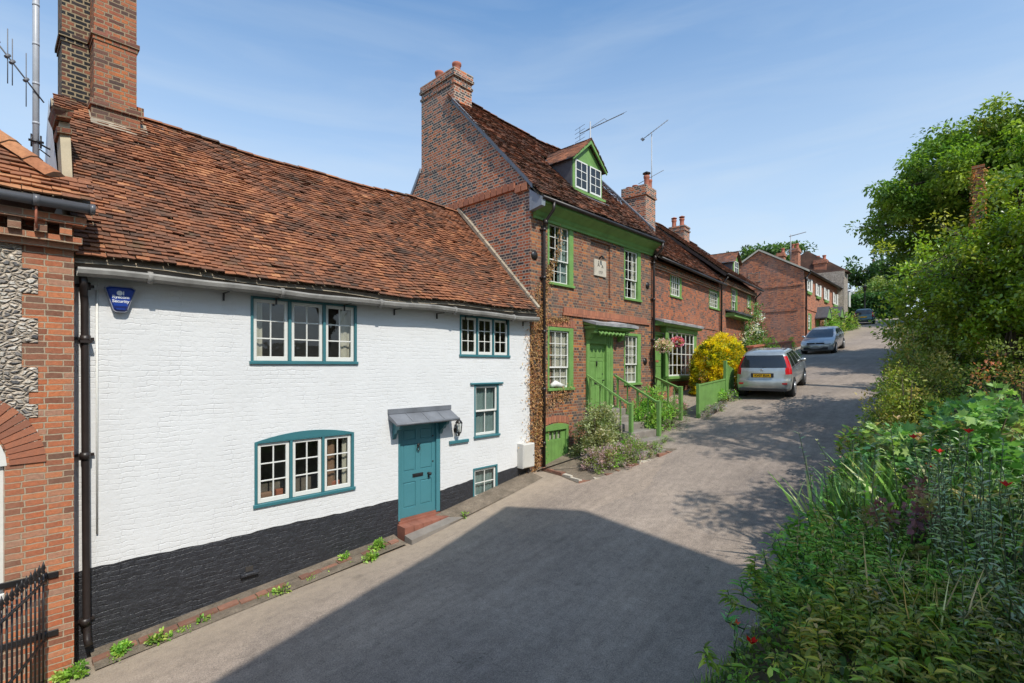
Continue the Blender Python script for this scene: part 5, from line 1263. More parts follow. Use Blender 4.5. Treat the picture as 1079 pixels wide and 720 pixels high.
mb = MB(); mb.face([(0, 0, .5), (0, 6.4, .5), (0, 6.4, 6.95), (0, 3.1, 8.95), (0, 0, EZ)]); mb.box(-.04, -.002, .4, 6.4, 4.15, 4.35, 0); mb.box(-.04, -.002, 0, 6.4, 6.0, 6.15, 0)
mb.box(-.10, -.003, 4.2, 4.7, 5.5, 6.2) if False else None
mb.build('gable_wall', M['brick_fargable'], fr)
mb = MB(); mb.box(-.05, -.003, 3.0, 3.9, 6.55, 7.35, 1); mb.box(-.055, -.05, 3.12, 3.78, 6.65, 7.25, 0); mb.build('blocked_window', [M['brick_far'], M['brick_gable']], fr)
mb = MB(); tiles(mb, -.1, UR+.1, -.35, EZ-.02, 3.1, 9.1, gauge=.2, tw=.33, rs=71, bias=-.2); mb.face([(-.1, -.3, EZ-.08), (UR+.1, -.3, EZ-.08), (UR+.1, 3.1, 9.0), (-.1, 3.1, 9.0)], 1); mb.face([(-.1, 3.1, 9.05), (UR+.1, 3.1, 9.05), (UR+.1, 6.7, 6.85), (-.1, 6.7, 6.85)], 0, (.2, .2, .2)); mb.build('roof', [M['tile_far'], M['mortar']], fr)
for (v0, z0, v1, z1) in ((-.38, EZ-.14, 3.1, 8.97), (6.7, 6.72, 3.1, 8.97)):
    mb = MB(); mb.hexa([(-.14, v0, z0), (-.02, v0, z0), (-.02, v1, z1), (-.14, v1, z1), (-.14, v0, z0+.14), (-.02, v0, z0+.14), (-.02, v1, z1+.14), (-.14, v1, z1+.14)]); mb.build('verge_mortar', M['stonepale'], fr)
mb = MB(); mb.tube([(-.1, -.4, EZ-.05), (UR, -.4, EZ-.05)], .06, 8); mb.build('gutter', M['dark_pipe'], fr)
mb = MB(); mb.tube([(.25, -.38, EZ-.1), (.25, -.1, EZ-.5), (.25, -.08, .5)], .06, 8); mb.tube([(.25, -.1, 6.3), (.25, -.1, 6.6)], .1, 8); mb.build('downpipe', M['dark_pipe'], fr)
mb = MB(); mb.box(.3, UR, -.05, -.002, 4.25, 4.37); mb.build('string_course', M['brick_far'], fr)
for wdo in (fw1, fw2, fw3, fw4):
    fo = window(fr, *wdo, 0, cols=2, rows=2, fcol='white_paint', sw=.09, bar=.05, fws=(.08, .08, .08, .1))
    for x_ in (wdo[1], wdo[0]-.42): mb = MB(); mb.bevel_box(x_, x_+.42, -.09, -.05, wdo[2], wdo[3]); mb.build('shutter', M['white_paint'], fo)
    mb = MB(); mb.bevel_box(wdo[0]-.1, wdo[1]+.1, -.12, 0, wdo[2]-.22, wdo[2]-.01); mb.build('window_box', M['green'], fo)
for wdo in (fl1, fl2): window(fr, *wdo, 0, cols=2, rows=(2, 2), kind=.5, fcol='green', sw=.09, bar=.05, fws=(.08, .3, .1, .1))
for wdo in (fd1, fd2):
    a, b_, c, d = wdo; mb = MB(); mb.bevel_box(a, b_, .0, .06, c, d); mb.bevel_box(a, b_, -.001, .02, (c+d)/2-.05, (c+d)/2+.05); mb.build('door', M['green'], fr)
    mb = MB()
    for x in (a-.25, b_+.15): mb.box(x, x+.1, -.75, -.65, c, d+.1)
    mb.prism([(a-.4, d+.1), (b_+.4, d+.1), ((a+b_)/2, d+.9)], -.82, -.76); mb.build('porch_frame', M['green'], fr)
    mb = MB(); m_ = (a+b_)/2
    for sg in (-1, 1): mb.hexa([(m_, -.85, d+.98), (m_+sg*((b_-a)/2+.5), -.85, d+.05), (m_+sg*((b_-a)/2+.5), 0, d+.05), (m_, 0, d+.98), (m_, -.85, d+1.04), (m_+sg*((b_-a)/2+.5), -.85, d+.13), (m_+sg*((b_-a)/2+.5), 0, d+.13), (m_, 0, d+1.04)])
    mb.build('porch_roof', M['lead_dark'], fr)
def far_stack(xl, xb, xr, yt, yb, v, root=fr, frm=RF, mat='brick_far', pots=2):
    a = meas(frm, xb, yt, v); u0 = a[0]; L_ = max(.5, meas(frm, xr, yt, v)[0]-u0); dep = .1
    while dep < 4 and meas(frm, xl, yt, v+dep)[0] < u0: dep += .03
    mb = MB(); zt = a[1]; zb = meas(frm, xb, yb, v)[1]-1.2
    # front edge between the two visible faces sits near the right
    mb.box(u0, u0+L_, v, v+dep, zb, zt-.35); mb.box(u0-.07, u0+L_+.07, v-.07, v+dep+.07, zt-.35, zt-.2); mb.box(u0-.02, u0+L_+.02, v-.02, v+dep+.02, zt-.2, zt)
    ch = mb.build('chimney', M[mat], root)
    for k in range(pots):
        mb = MB(); chimney_pot(mb, u0+L_*.5, v+dep*(.25+.5*k), zt, .15, .45); mb.build('chimney_pot', M['terracotta'], ch)
far_stack(832.5, 841, 843.5, 261, 282, 2.6, pots=2)
far_stack(857.5, 870.8, 873, 273, 297, .9, pots=2)
far_stack(818.5, 826, 828, 266, 277, 4.0, pots=1)

# dark flint house at the end of the row
EF = Frame(55.6, 10.0, 3)
eh = thing('flint_house', 'dark flint house with hipped tiled roof beyond the far cottage row', 'house', (55.6, 10.0, 3), R(3), worldz=True)
eu = meas(EF, 889.5, 320, -.3)[0]; ve = -.3
mb = MB(); mb.face([(0, ve, 2), (eu, ve, 2), (eu, ve, 8.6), (0, ve, 8.6)]); mb.face([(0, ve, 2), (0, 6, 2), (0, 6, 8.6), (0, ve, 8.6)]); mb.face([(eu, ve, 2), (eu, 6, 2), (eu, 6, 8.6), (eu, ve, 8.6)]); mb.build('wall', M['flint'], eh)
mb = MB(); rz = 8.55; P = [(-.3, ve-.35, rz), (eu+.3, ve-.35, rz), (eu+.3, 6.3, rz), (-.3, 6.3, rz)]; r1, r2 = (eu*.35, 2.8, 11.0), (eu*.6, 2.8, 11.0)
for f in ([P[0], P[1], r2, r1], [P[3], P[0], r1], [P[2], P[3], r1, r2], [P[1], P[2], r2]): mb.face(f, 0, (.3, .3, .3))
mb.face(P, 0, (.2, .2, .2)); mb.build('roof', M['tile_far'], eh)
ca_ = meas(EF, 875.5, 277, 1.6); u_ = ca_[0]; zt_ = ca_[1]; mb = MB(); mb.box(u_, u_+1.1, 1.6, 2.3, 8.5, zt_-.15); mb.box(u_-.05, u_+1.15, 1.55, 2.35, zt_-.15, zt_); c_ = mb.build('chimney', M['stonepale'], eh)
mb = MB(); mb.bevel_box(.5, 1.4, ve-.06, ve+.01, 5.6, 7.0); mb.build('window', M['white_paint'], eh); print('EU', eu)

# unseen house beside the camera, its plan shaped to shade the near lane
oh = thing('shading_villa', 'unseen tall pale villa on the bank side of the lane, shading the lower road', 'house', (0, -4.5, -2.6), 0, worldz=True)
OX, OY = 0.0, -4.5
def vp(s, n, z): return (s-OX, n-OY, z)
ez, rz_ = 7.5, 11.1
A_, B_, C_, D_ = (-8.0, -4.62), (5.55, -1.08), (5.05, -9.0), (-9.5, -12.5)
R0, R1 = (-8.8, -8.4), (5.62, -5.3)
fdir = Vector((B_[0]-A_[0], B_[1]-A_[1])); FL = fdir.length; fdir /= FL; fn = Vector((-fdir.y, fdir.x))
def fp(d, out, z): return vp(A_[0]+fdir.x*d+fn.x*out, A_[1]+fdir.y*d+fn.y*out, z)
mb = MB(); holes_ = [(2, 3.2, 3.4, 5.3), (5.2, 6.4, 3.4, 5.3), (2, 3.2, .2, 2.2), (5.2, 6.4, .2, 2.2), (8.4, 9.6, 3.4, 5.3)]
us = sorted(set([0, FL]+[h[0] for h in holes_]+[h[1] for h in holes_])); zs_ = sorted(set([-4.5, ez]+[h[2] for h in holes_]+[h[3] for h in holes_]))
for i in range(len(us)-1):
    for j in range(len(zs_)-1):
        cu_, cz_ = (us[i]+us[i+1])/2, (zs_[j]+zs_[j+1])/2
        if any(h[0] < cu_ < h[1] and h[2] < cz_ < h[3] for h in holes_): continue
        mb.face([fp(us[i], 0, zs_[j]), fp(us[i+1], 0, zs_[j]), fp(us[i+1], 0, zs_[j+1]), fp(us[i], 0, zs_[j+1])])
mb.face([vp(*B_, -4.5), vp(*C_, -4.5), vp(*C_, ez), vp(R1[0]-.07, R1[1], rz_-.1), vp(*B_, ez)])
mb.face([vp(*A_, -4.5), vp(*D_, -4.5), vp(*D_, ez), vp(R0[0]+.1, R0[1], rz_-.1), vp(*A_, ez)]); mb.face([vp(*D_, -4.5), vp(*C_, -4.5), vp(*C_, ez), vp(*D_, ez)])
mb.build('wall', m_paint('cream_render_wall', (.62, .56, .46), .9, .15), oh)  # pale colour chosen so these walls bounce light onto the bank
mb = MB()
def slope(p, q, r_, s_):
    P = [vp(*p, ez+.02), vp(*q, ez+.02), vp(*r_, rz_), vp(*s_, rz_)]; mb.hexa([(a, b, c-.12) for a, b, c in P]+P)
Ae = (A_[0]+fn.x*.2-.2, A_[1]+fn.y*.2); Be = (5.7, -.88)
slope(Ae, Be, R1, R0); slope((D_[0]-.2, D_[1]-.2), (C_[0]+.1, C_[1]-.2), R1, R0)
mb.build('roof', M['lead_dark'], oh)
for h in holes_:
    a, b_, c, d = h; mb = MB()
    def fb(d0, d1, o0, o1, z0, z1): mb.hexa([fp(d0, o0, z0), fp(d1, o0, z0), fp(d1, o1, z0), fp(d0, o1, z0), fp(d0, o0, z1), fp(d1, o0, z1), fp(d1, o1, z1), fp(d0, o1, z1)])
    fb(a, a+.08, -.1, .01, c, d); fb(b_-.08, b_, -.1, .01, c, d); fb(a, b_, -.101, .008, c, c+.08); fb(a, b_, -.101, .008, d-.08, d); fb(a, b_, -.09, -.02, (c+d)/2-.03, (c+d)/2+.03); fb((a+b_)/2-.02, (a+b_)/2+.02, -.085, -.03, c, d)
    f_ = mb.build('window', M['white_paint'], oh); mb = MB(); mb.face([fp(a, -.06, c), fp(b_, -.06, c), fp(b_, -.06, d), fp(a, -.06, d)]); mb.build('pane', M['glass_dark'], f_)
# ---------------------------------------------------------------- plants
def norm(a): return a/np.maximum(np.linalg.norm(a, axis=-1, keepdims=True), 1e-9)
TPL = {}
# simple ovate leaf folded on its midrib (length 1 along x, width along y)
def ovate(w, fold=.12, droop=.12, tipx=1.0):
    v = np.array([(0, 0, 0), (.3, w*.5, fold*w), (.68, w*.42, fold*w-droop*.4), (tipx, 0, -droop), (.68, -w*.42, fold*w-droop*.4), (.3, -w*.5, fold*w), (.5, 0, -.02)])
    f = [(0, 6, 2, 1), (6, 3, 2), (0, 5, 4, 6), (6, 4, 3)]
    return v, f
TPL['ovate'] = ovate(.5); TPL['round'] = ovate(.8); TPL['lance'] = ovate(.24, .3, .25); TPL['needle'] = ovate(.12)
TPL['quad'] = (np.array([(0, 0, 0), (.5, .3, .05), (1, 0, -.05), (.5, -.3, .05)]), [(0, 1, 2), (0, 2, 3)])
def lobed(n=5, depth=.5, w=1.0):
    pts = [(0, 0, 0)]
    k = n*2+1
    for i in range(k):
        t = -2.35+4.7*i/(k-1); r = .62 if i % 2 == 0 else .62*1.0
        r = (.36 if i % 2 == 0 else .62+.1*math.cos(t)); 
        pts.append((.33+r*math.cos(t)*.95, r*math.sin(t)*w, .04*abs(math.sin(t))-.12*max(0, math.cos(t))*r))
    f = [(0, i, i+1) for i in range(1, k)]
    return np.array(pts), f
TPL['lobed'] = lobed()
TPL['lobed3'] = lobed(3, .5, .8)
def blade(curve=.35, w=.035, n=5):
    v = []; f = []
    for i in range(n+1):
        t = i/n; x = t; z = -curve*t*t; ww = w*(1-t**2.2)+.002
        v += [(x, ww, z), (x, -ww, z)]
    for i in range(n): f.append((2*i, 2*i+1, 2*i+3, 2*i+2))
    return np.array(v), f
TPL['blade'] = blade()

def leaf_object(name, tpl, P, D, Nn, S, C, mat, parent=None, extra=None):
    """one mesh of many leaves: P base points, D directions, Nn approx normals, S sizes, C colours"""
    tv, tf = TPL[tpl]; P = np.asarray(P, float); n = len(P)
    D = norm(np.asarray(D, float)); Y = norm(np.cross(np.asarray(Nn, float), D)); Z = np.cross(D, Y)
    S = np.broadcast_to(np.asarray(S, float), (n,))
    V = P[:, None, :] + S[:, None, None]*(tv[None, :, 0:1]*D[:, None, :] + tv[None, :, 1:2]*Y[:, None, :] + tv[None, :, 2:3]*Z[:, None, :])
    k = len(tv); V = V.reshape(-1, 3)
    tot = [len(f) for f in tf]; idx = np.concatenate([np.array(f) for f in tf])
    li = (idx[None, :] + (np.arange(n)*k)[:, None]).ravel()
    lt = np.tile(np.array(tot), n); ls = np.concatenate([[0], np.cumsum(lt)[:-1]])
    cols = np.repeat(np.asarray(C, np.float32), len(tf), axis=0)
    smooth = np.ones(len(lt), bool)
    if extra is not None and len(extra.f):
        ev = np.array(extra.v, float); eo = len(V); V = np.vstack([V, ev])
        el = np.concatenate([np.array(f) for f in extra.f])+eo; et = np.array([len(f) for f in extra.f])
        ls = np.concatenate([ls, len(li)+np.concatenate([[0], np.cumsum(et)[:-1]])]); li = np.concatenate([li, el]); lt = np.concatenate([lt, et])
        cols = np.vstack([cols, np.array(extra.c, np.float32)])
    me = bpy.data.meshes.new(name)
    me.vertices.add(len(V)); me.vertices.foreach_set('co', V.astype(np.float32).ravel())
    me.loops.add(len(li)); me.loops.foreach_set('vertex_index', li.astype(np.int32))
    me.polygons.add(len(lt)); me.polygons.foreach_set('loop_start', ls.astype(np.int32))
    me.update(calc_edges=True); me.validate()
    ca = me.color_attributes.new('Col', 'FLOAT_COLOR', 'CORNER')
    Cc = np.ones((len(me.loops), 4), np.float32)
    lt2 = np.empty(len(me.polygons), np.int32); me.polygons.foreach_get('loop_total', lt2)
    if len(lt2) == len(cols): Cc[:, :3] = np.repeat(cols, lt2, axis=0)
    else: Cc[:, :3] = cols.mean(0)
    ca.data.foreach_set('color', Cc.ravel())
    me.materials.append(mat)
    o = bpy.data.objects.new(name, me); COL.objects.link(o)
    if parent is not None: o.parent = parent
    return o

LEAFGAIN = 1.75
def pal(n, cols, jit=.18):
    """colour per leaf: a leaf kind's own greens and a few odd ones"""
    cols = np.array(cols, float); w_ = rng.random(n); i = np.minimum((w_*len(cols)).astype(int), len(cols)-1)
    c = cols[i]*LEAFGAIN*(1+rng.normal(0, jit, (n, 1))); c *= (1+rng.normal(0, .06, (n, 3)))
    return np.clip(c, .004, 1)

def rand_dirs(n, up=0.0):
    d = rng.normal(size=(n, 3)); d[:, 2] += up; return norm(d)

def clump_points(centres, radii, per, flat=.6):
    """leaves scattered towards the skin of many small clumps"""
    n = len(centres)*per
    c = np.repeat(np.asarray(centres, float), per, axis=0); r = np.repeat(np.asarray(radii, float), per)
    d = rand_dirs(n); q = rng.random(n)**.45
    off = d*(r*q)[:, None]; off[:, 2] *= flat
    return c+off, d, off

GREENS = [(.055, .115, .02), (.075, .15, .025), (.10, .18, .03), (.045, .09, .018), (.13, .20, .035)]
def tree(name, label, loc, height, crown_c, crown_r, nclump, clump_r, per, leaf=.12, tpl='ovate', cols=GREENS, mat='leaf', trunk_r=.2, lobes=None, cat='tree', group=None, flat=.6, seed=1, limbs=14, drop=.0, lean=(0, 0)):
    """trunk with limbs reaching every leafy clump; crown = clumps in an uneven envelope. crown_c and lobes are relative to loc"""
    global rng
    old = rng; rng = np.random.default_rng(seed)
    t = thing(name, label, cat, loc, 0, group)
    lobes = lobes or [(crown_c, crown_r)]
    cs = []
    vols = np.array([l[1][0]*l[1][1]*l[1][2] for l in lobes])**.7; vols /= vols.sum()
    for (c, r), vf in zip(lobes, vols):
        k = int(nclump*vf)+1; d = rand_dirs(k, .15); q = rng.random(k)**.33
        # uneven outline: envelope radius varies with direction
        wob = 1+.22*np.sin(d[:, 0]*4+seed)+.18*np.sin(d[:, 1]*5+2*seed)+.14*np.sin(d[:, 2]*6+seed*3)
        q = np.where(rng.random(k) < .7, .72+.28*q, q)
        cs.append(np.array(c)+d*np.array(r)*(q*wob)[:, None])
    cs = np.vstack(cs)
    rad = clump_r*rng.uniform(.6, 1.35, len(cs))
    P, D, off = clump_points(cs, rad, per, flat)
    Dd = norm(D*.8+rng.normal(size=D.shape)*.6+np.array([0, 0, -drop])); Nn = norm(np.array([0, 0, 1.0])+rng.normal(size=D.shape)*.45+D*.3)
    base = pal(len(cs), cols, .16); C = np.repeat(base, per, axis=0)*(1+rng.normal(0, .16, (len(P), 1))); C = np.clip(C, .004, 1)
    leaf_object('crown', tpl, P, Dd, Nn, leaf*rng.uniform(.6, 1.25, len(P)), C, M[mat], t)
    mb = MB(); top = Vector((lean[0], lean[1], height*.62))
    pts = [Vector((0, 0, -.3))+ (top+Vector((0, 0, .3)))*(k/6)+Vector((math.sin(k*1.3+seed)*.05, math.cos(k*1.7)*.05, 0))*height*.12 for k in range(7)]
    mb.tube(pts, [trunk_r*(1.25-.9*k/6) for k in range(7)], 10)
    pick = rng.choice(len(cs), min(limbs, len(cs)), replace=False)
    for i in pick:
        e = Vector(cs[i]); f = rng.uniform(.3, .95); k = f*6; j = min(int(k), 5); s0 = pts[j].lerp(pts[j+1], k-j)
        mid = s0.lerp(e, .5)+Vector((rng.normal()*.1, rng.normal()*.1, .12))*height*.1
        r0 = trunk_r*(.55-.35*f)
        mb.tube([s0, s0.lerp(mid, .5), mid, mid.lerp(e, .6), e], [r0, r0*.75, r0*.5, r0*.3, r0*.12], 6)
        for q in range(2):
            e2 = e+Vector(np.clip(rng.normal(size=3), -1, 1))*clump_r*.5; mb.tube([mid, mid.lerp(e2, .6), e2], [r0*.35, r0*.2, r0*.06], 5)
    mb.build('trunk', M['bark'], t)
    rng = old
    return t

def shrub(name, label, loc, r, n, leaf=.05, tpl='ovate', cols=GREENS, mat='leaf', cat='shrub', group=None, seed=1, up=.3, stems=14, hull=.65, base_z=0.0, boxy=1.0, wobble=1.0, flat=1.0, drop=.0, nclump=None, clump_r=.16):
    """a rounded, ragged bush: shoots from the base carrying leaves"""
    global rng
    old = rng; rng = np.random.default_rng(seed)
    t = thing(name, label, cat, loc, 0, group)
    k = nclump or max(12, int(n/40)); d = rand_dirs(k, up); d[:, 2] = np.abs(d[:, 2])*1.0-.12; d = np.sign(d)*np.abs(d)**boxy
    wob = 1+wobble*(.18*np.sin(d[:, 0]*5+seed)+.16*np.sin(d[:, 1]*6+2*seed)+.1*rng.normal(size=k))
    q = hull+(1-hull)*rng.random(k)**.5; q = np.where(rng.random(k) < .2, q*rng.random(k), q)
    cs = d*np.array(r)*(q*wob)[:, None]; cs[:, 2] += base_z
    per = max(1, int(n/k)); P, D, off = clump_points(cs, clump_r*rng.uniform(.6, 1.3, k), per, flat)
    P[:, 2] = np.maximum(P[:, 2], -.05)
    Dd = norm(D*.7+norm(P+1e-6)*.5+rng.normal(size=D.shape)*.4+np.array([0, 0, -drop])); Nn = norm(np.array([0, 0, 1.0])+rng.normal(size=D.shape)*.5)
    base = pal(k, cols, .14); C = np.clip(np.repeat(base, per, axis=0)*(1+rng.normal(0, .15, (len(P), 1))), .004, 1)
    leaf_object('foliage', tpl, P, Dd, Nn, leaf*rng.uniform(.6, 1.25, len(P)), C, M[mat], t)
    mb = MB()
    for i in range(min(stems, k)):
        e = Vector(cs[i]); b = Vector((e.x*.15, e.y*.15, -.05)); m_ = b.lerp(e, .5)+Vector((0, 0, .06)); mb.tube([b, m_, e], [.016, .011, .005], 5)
    mb.build('stems', M['bark'], t)
    rng = old
    return t

def tall_stems(name, label, loc, n, spread, h, leaf=.09, tpl='lance', cols=GREENS, mat='leaf', cat='plant', group=None, seed=1, per=26, flower=None, lean=.25, stemcol=(.10, .16, .05), fn=0, whorl=0):
    """upright stems with leaves along them, optional flowers on top"""
    global rng
    old = rng; rng = np.random.default_rng(seed)
    t = thing(name, label, cat, loc, 0, group)
    P = []; D = []; ex = MB(); tips = []
    for i in range(n):
        b = Vector((rng.normal()*spread[0]*.5, rng.normal()*spread[1]*.5, -.02)); hh = h*rng.uniform(.6, 1.1)
        tp = b+Vector((rng.normal()*lean*hh+b.x*.3, rng.normal()*lean*hh+b.y*.3, hh))
        if loc[1] < 2.2: tp.y = min(tp.y, 1.78-loc[1]+(.25 if loc[1] > 1.78 else 0)); b.y = min(b.y, 1.78-loc[1]+(.25 if loc[1] > 1.78 else 0)); m_ = b.lerp(tp, .5)+Vector((b.x, b.y, 0))*.15
        ex.tube([b, m_, tp], [.007, .005, .003], 4, col=stemcol, caps=False); tips.append(tp)
        for k in range(per):
            f = (k+.5)/per; f = .12+.88*f; p = (b.lerp(m_, f*2) if f < .5 else m_.lerp(tp, f*2-1)); a = rng.uniform(0, 2*PI)
            if whorl:
                for q in range(whorl):
                    aa = a+(q-(whorl-1)/2)*.62+rng.normal()*.1; P.append(p); D.append((math.cos(aa), math.sin(aa), rng.uniform(-.15, .45)))
            else:
                P.append(p); D.append((math.cos(a), math.sin(a), rng.uniform(.1, .9)))
    P = np.array([tuple(p) for p in P]); D = np.array(D); nn = len(P)
    Nn = norm(np.array([0, 0, 1.0])+rng.normal(size=(nn, 3))*.25)
    leaf_object('foliage', tpl, P, D, Nn, leaf*rng.uniform(.6, 1.2, nn), pal(nn, cols, .2), M[mat], t, ex)
    if flower:
        fc, fr = flower
        for tp in tips[:fn or max(1, n//3)]:
            mb = MB(); c = tp+Vector((0, 0, .01))
            for k in range(5):
                a = 2*PI*k/5+rng.uniform(-.2, .2); x, y = math.cos(a), math.sin(a); x2, y2 = math.cos(a+.55), math.sin(a+.55); x3, y3 = math.cos(a-.55), math.sin(a-.55)
                mb.face([c, c+Vector((x3*fr*.7, y3*fr*.7, fr*.6)), c+Vector((x*fr, y*fr, fr*.95)), c+Vector((x2*fr*.7, y2*fr*.7, fr*.6))], 0, tuple(np.clip(np.array(fc)*rng.uniform(.75, 1.15), 0, 1)))
            o = mb.build('flower', M['petal'], t)
    rng = old
    return t

def bank_z(s, n):
    h = g_h(s, n)
    return h

# ------- trees on the bank side
ASH = [(.075, .125, .018), (.095, .155, .021), (.12, .185, .026), (.058, .10, .015), (.155, .21, .035)]
tree('tall_tree', 'tall spreading tree overhanging the lane at the top right of the bank', (29.8, -1.0, float(g_h(29.8, -1.0))), 12, (0, 0, 0), (0, 0, 0), 1250, .58, 130, leaf=.165, tpl='ovate', cols=ASH, trunk_r=.34, seed=5, limbs=110, flat=.5, drop=.35,
     lobes=[((.5, -1.0, 6.2), (4.8, 4.2, 2.8)), ((-.5, 2.7, 5.1), (2.8, 2.4, 2.1)), ((-3.2, -3.6, 5.7), (3.4, 3.2, 2.0)), ((.5, 1.0, 5.9), (3.2, 2.4, 2.3)), ((-1.2, 1.6, 6.3), (3.0, 2.6, 2.2)), ((1, .4, 4.6), (3.4, 1.8, 2.0)), ((-4.0, -1.6, 4.6), (3.2, 2.2, 2.0))])
HOL = [(.125, .185, .018), (.155, .225, .02), (.19, .255, .025), (.08, .13, .015), (.25, .285, .03), (.21, .23, .03), (.11, .165, .018)]
tree('evergreen_tree', 'glossy leaved evergreen tree hanging over the right edge of the lane', (15.9, -.35, float(g_h(15.9, -.35))), 5.6, (0, 0, 0), (0, 0, 0), 720, .34, 80, leaf=.10, tpl='ovate', cols=HOL, mat='leaf_glossy', trunk_r=.15, seed=8, limbs=110, flat=.75,
     lobes=[((.2, .0, 2.2), (2.1, 1.75, 1.5)), ((-.6, -1.7, 2.9), (2.0, 1.7, 1.45)), ((.4, .8, 1.5), (1.8, 1.1, 1.1)), ((-.8, -.9, 1.1), (1.8, 1.5, 1.0))])
tree('airy_tree', 'airy young tree beside the bank casting dappled shade over the lane', (10.6, -4.3, float(g_h(10.6, -4.3))), 11.5, (0, 0, 0), (0, 0, 0), 170, .42, 60, leaf=.13, tpl='ovate', cols=ASH, trunk_r=.13, seed=28, limbs=60, flat=.5,
     lobes=[((1.7, 1.1, 8.6), (1.7, 1.2, 2.0)), ((-1.9, 1.2, 6.1), (1.3, .9, 1.1)), ((2.2, .4, 6.6), (1.2, 1.0, 1.2))])
# shrubs at the right edge of the lane
BROWNG = [(.14, .17, .04), (.20, .17, .05), (.11, .15, .035), (.27, .22, .07), (.10, .13, .03)]
YG = [(.14, .18, .03), (.20, .22, .04), (.09, .13, .025), (.25, .23, .07)]
DKG = [(.06, .11, .025), (.085, .14, .03), (.05, .09, .02), (.12, .16, .04)]
bs = [
 (13.6, 1.1, 1.0, .75, 1.8, 9500, .065, BROWNG, 'ovate', 'olive brown shrub with tiny leaves at the edge of the lane under the evergreen', 31),
 (16.6, 1.05, 1.1, .7, 1.5, 6500, .075, YG, 'ovate', 'yellow-green shrub leaning over the kerb beyond the olive brown one', 32),
 (20.5, 1.5, 1.6, .7, 1.9, 6000, .09, DKG, 'ovate', 'dark green hedge plant on the lane edge below the tall tree', 33),
 (25.0, 1.8, 1.8, .8, 2.2, 2200, .09, BROWNG, 'ovate', 'dull green hedge plant farther up the right side of the lane', 34),
 (12.0, 1.15, .9, .7, 1.35, 7500, .06, YG, 'ovate', 'small-leaved golden shrub between the olive shrub and the broad-leaved sapling', 35),
]
for (s, n, rx, ry, rz, cnt, lf, colz, tp, lab, sd) in bs:
    shrub('bank_shrub', lab, (s, n, float(zg(s))-.05 if n > 1.6 else g_h(s, n)), (rx, ry, rz), cnt, lf, tp, colz, seed=sd, group='shrubs along the right edge of the lane', hull=.6, clump_r=.2)
shrub('pink_shrub', 'pink and orange tinged shrub with small magenta blooms below the evergreen', (11.0, -.35, g_h(11, -.35)+.2), (.9, .8, 1.55), 3600, .055, 'ovate', [(.30, .14, .06), (.26, .20, .06), (.13, .16, .04), (.36, .12, .08), (.16, .18, .05)], seed=41, clump_r=.16)
# broad-leaved sapling (maple-like)
MAP = [(.065, .14, .045), (.085, .18, .055), (.11, .21, .06), (.08, .16, .065), (.22, .30, .12), (.10, .20, .06), (.12, .23, .07), (.22, .21, .10)]
shrub('maple_sapling', 'broad-leaved maple sapling spreading over the bank on the right', (8.9, .15, g_h(8.9, .15)), (1.35, 1.2, 1.2), 4600, .11, 'lobed', MAP, seed=42, clump_r=.22, stems=40, nclump=300, flat=.35, drop=.15, hull=.55)
shrub('maple_sapling', 'second broad-leaved maple sapling at the right edge of the view', (8.0, -1.5, g_h(8, -1.5)), (1.3, 1.2, 1.25), 3400, .11, 'lobed', MAP, seed=43, clump_r=.22, stems=40, nclump=220, flat=.35, drop=.15, hull=.55)
# iris blades
TPL['stalk'] = blade(.28, .009)
def blades(name, label, loc, n, spread, h, cols, seed, wdt='blade', group=None, cat='plant'):
    global rng
    old = rng; rng = np.random.default_rng(seed); t = thing(name, label, cat, loc, 0, group)
    P = np.stack([rng.normal(0, spread[0]*.5, n), rng.normal(0, spread[1]*.5, n), np.full(n, -.02)], 1)
    D = np.stack([P[:, 0]*.3+rng.normal(0, .28, n), P[:, 1]*.3+rng.normal(0, .28, n), np.ones(n)], 1)
    Nn = np.stack([D[:, 0]+rng.normal(0, .4, n), D[:, 1]+rng.normal(0, .4, n), np.full(n, .1)], 1)
    leaf_object('foliage', wdt, P, D, -Nn, h*rng.uniform(.55, 1.1, n), pal(n, cols, .2), M['leaf'], t); rng = old; return t
IRIS = [(.14, .25, .09), (.18, .30, .11), (.22, .34, .14), (.11, .20, .06), (.32, .34, .16)]
for i, (s, n, lab) in enumerate([(8.75, 1.4, 'clump of sword-like iris leaves nearest the lane'), (8.35, .85, 'clump of sword-like iris leaves in the middle of the bank'), (8.1, .25, 'clump of sword-like iris leaves beside the maple sapling')]):
    blades('iris_clump', lab, (s, n, g_h(s, n)), 260, (.75, .6), .72, IRIS, 60+i, group='iris clumps on the bank')
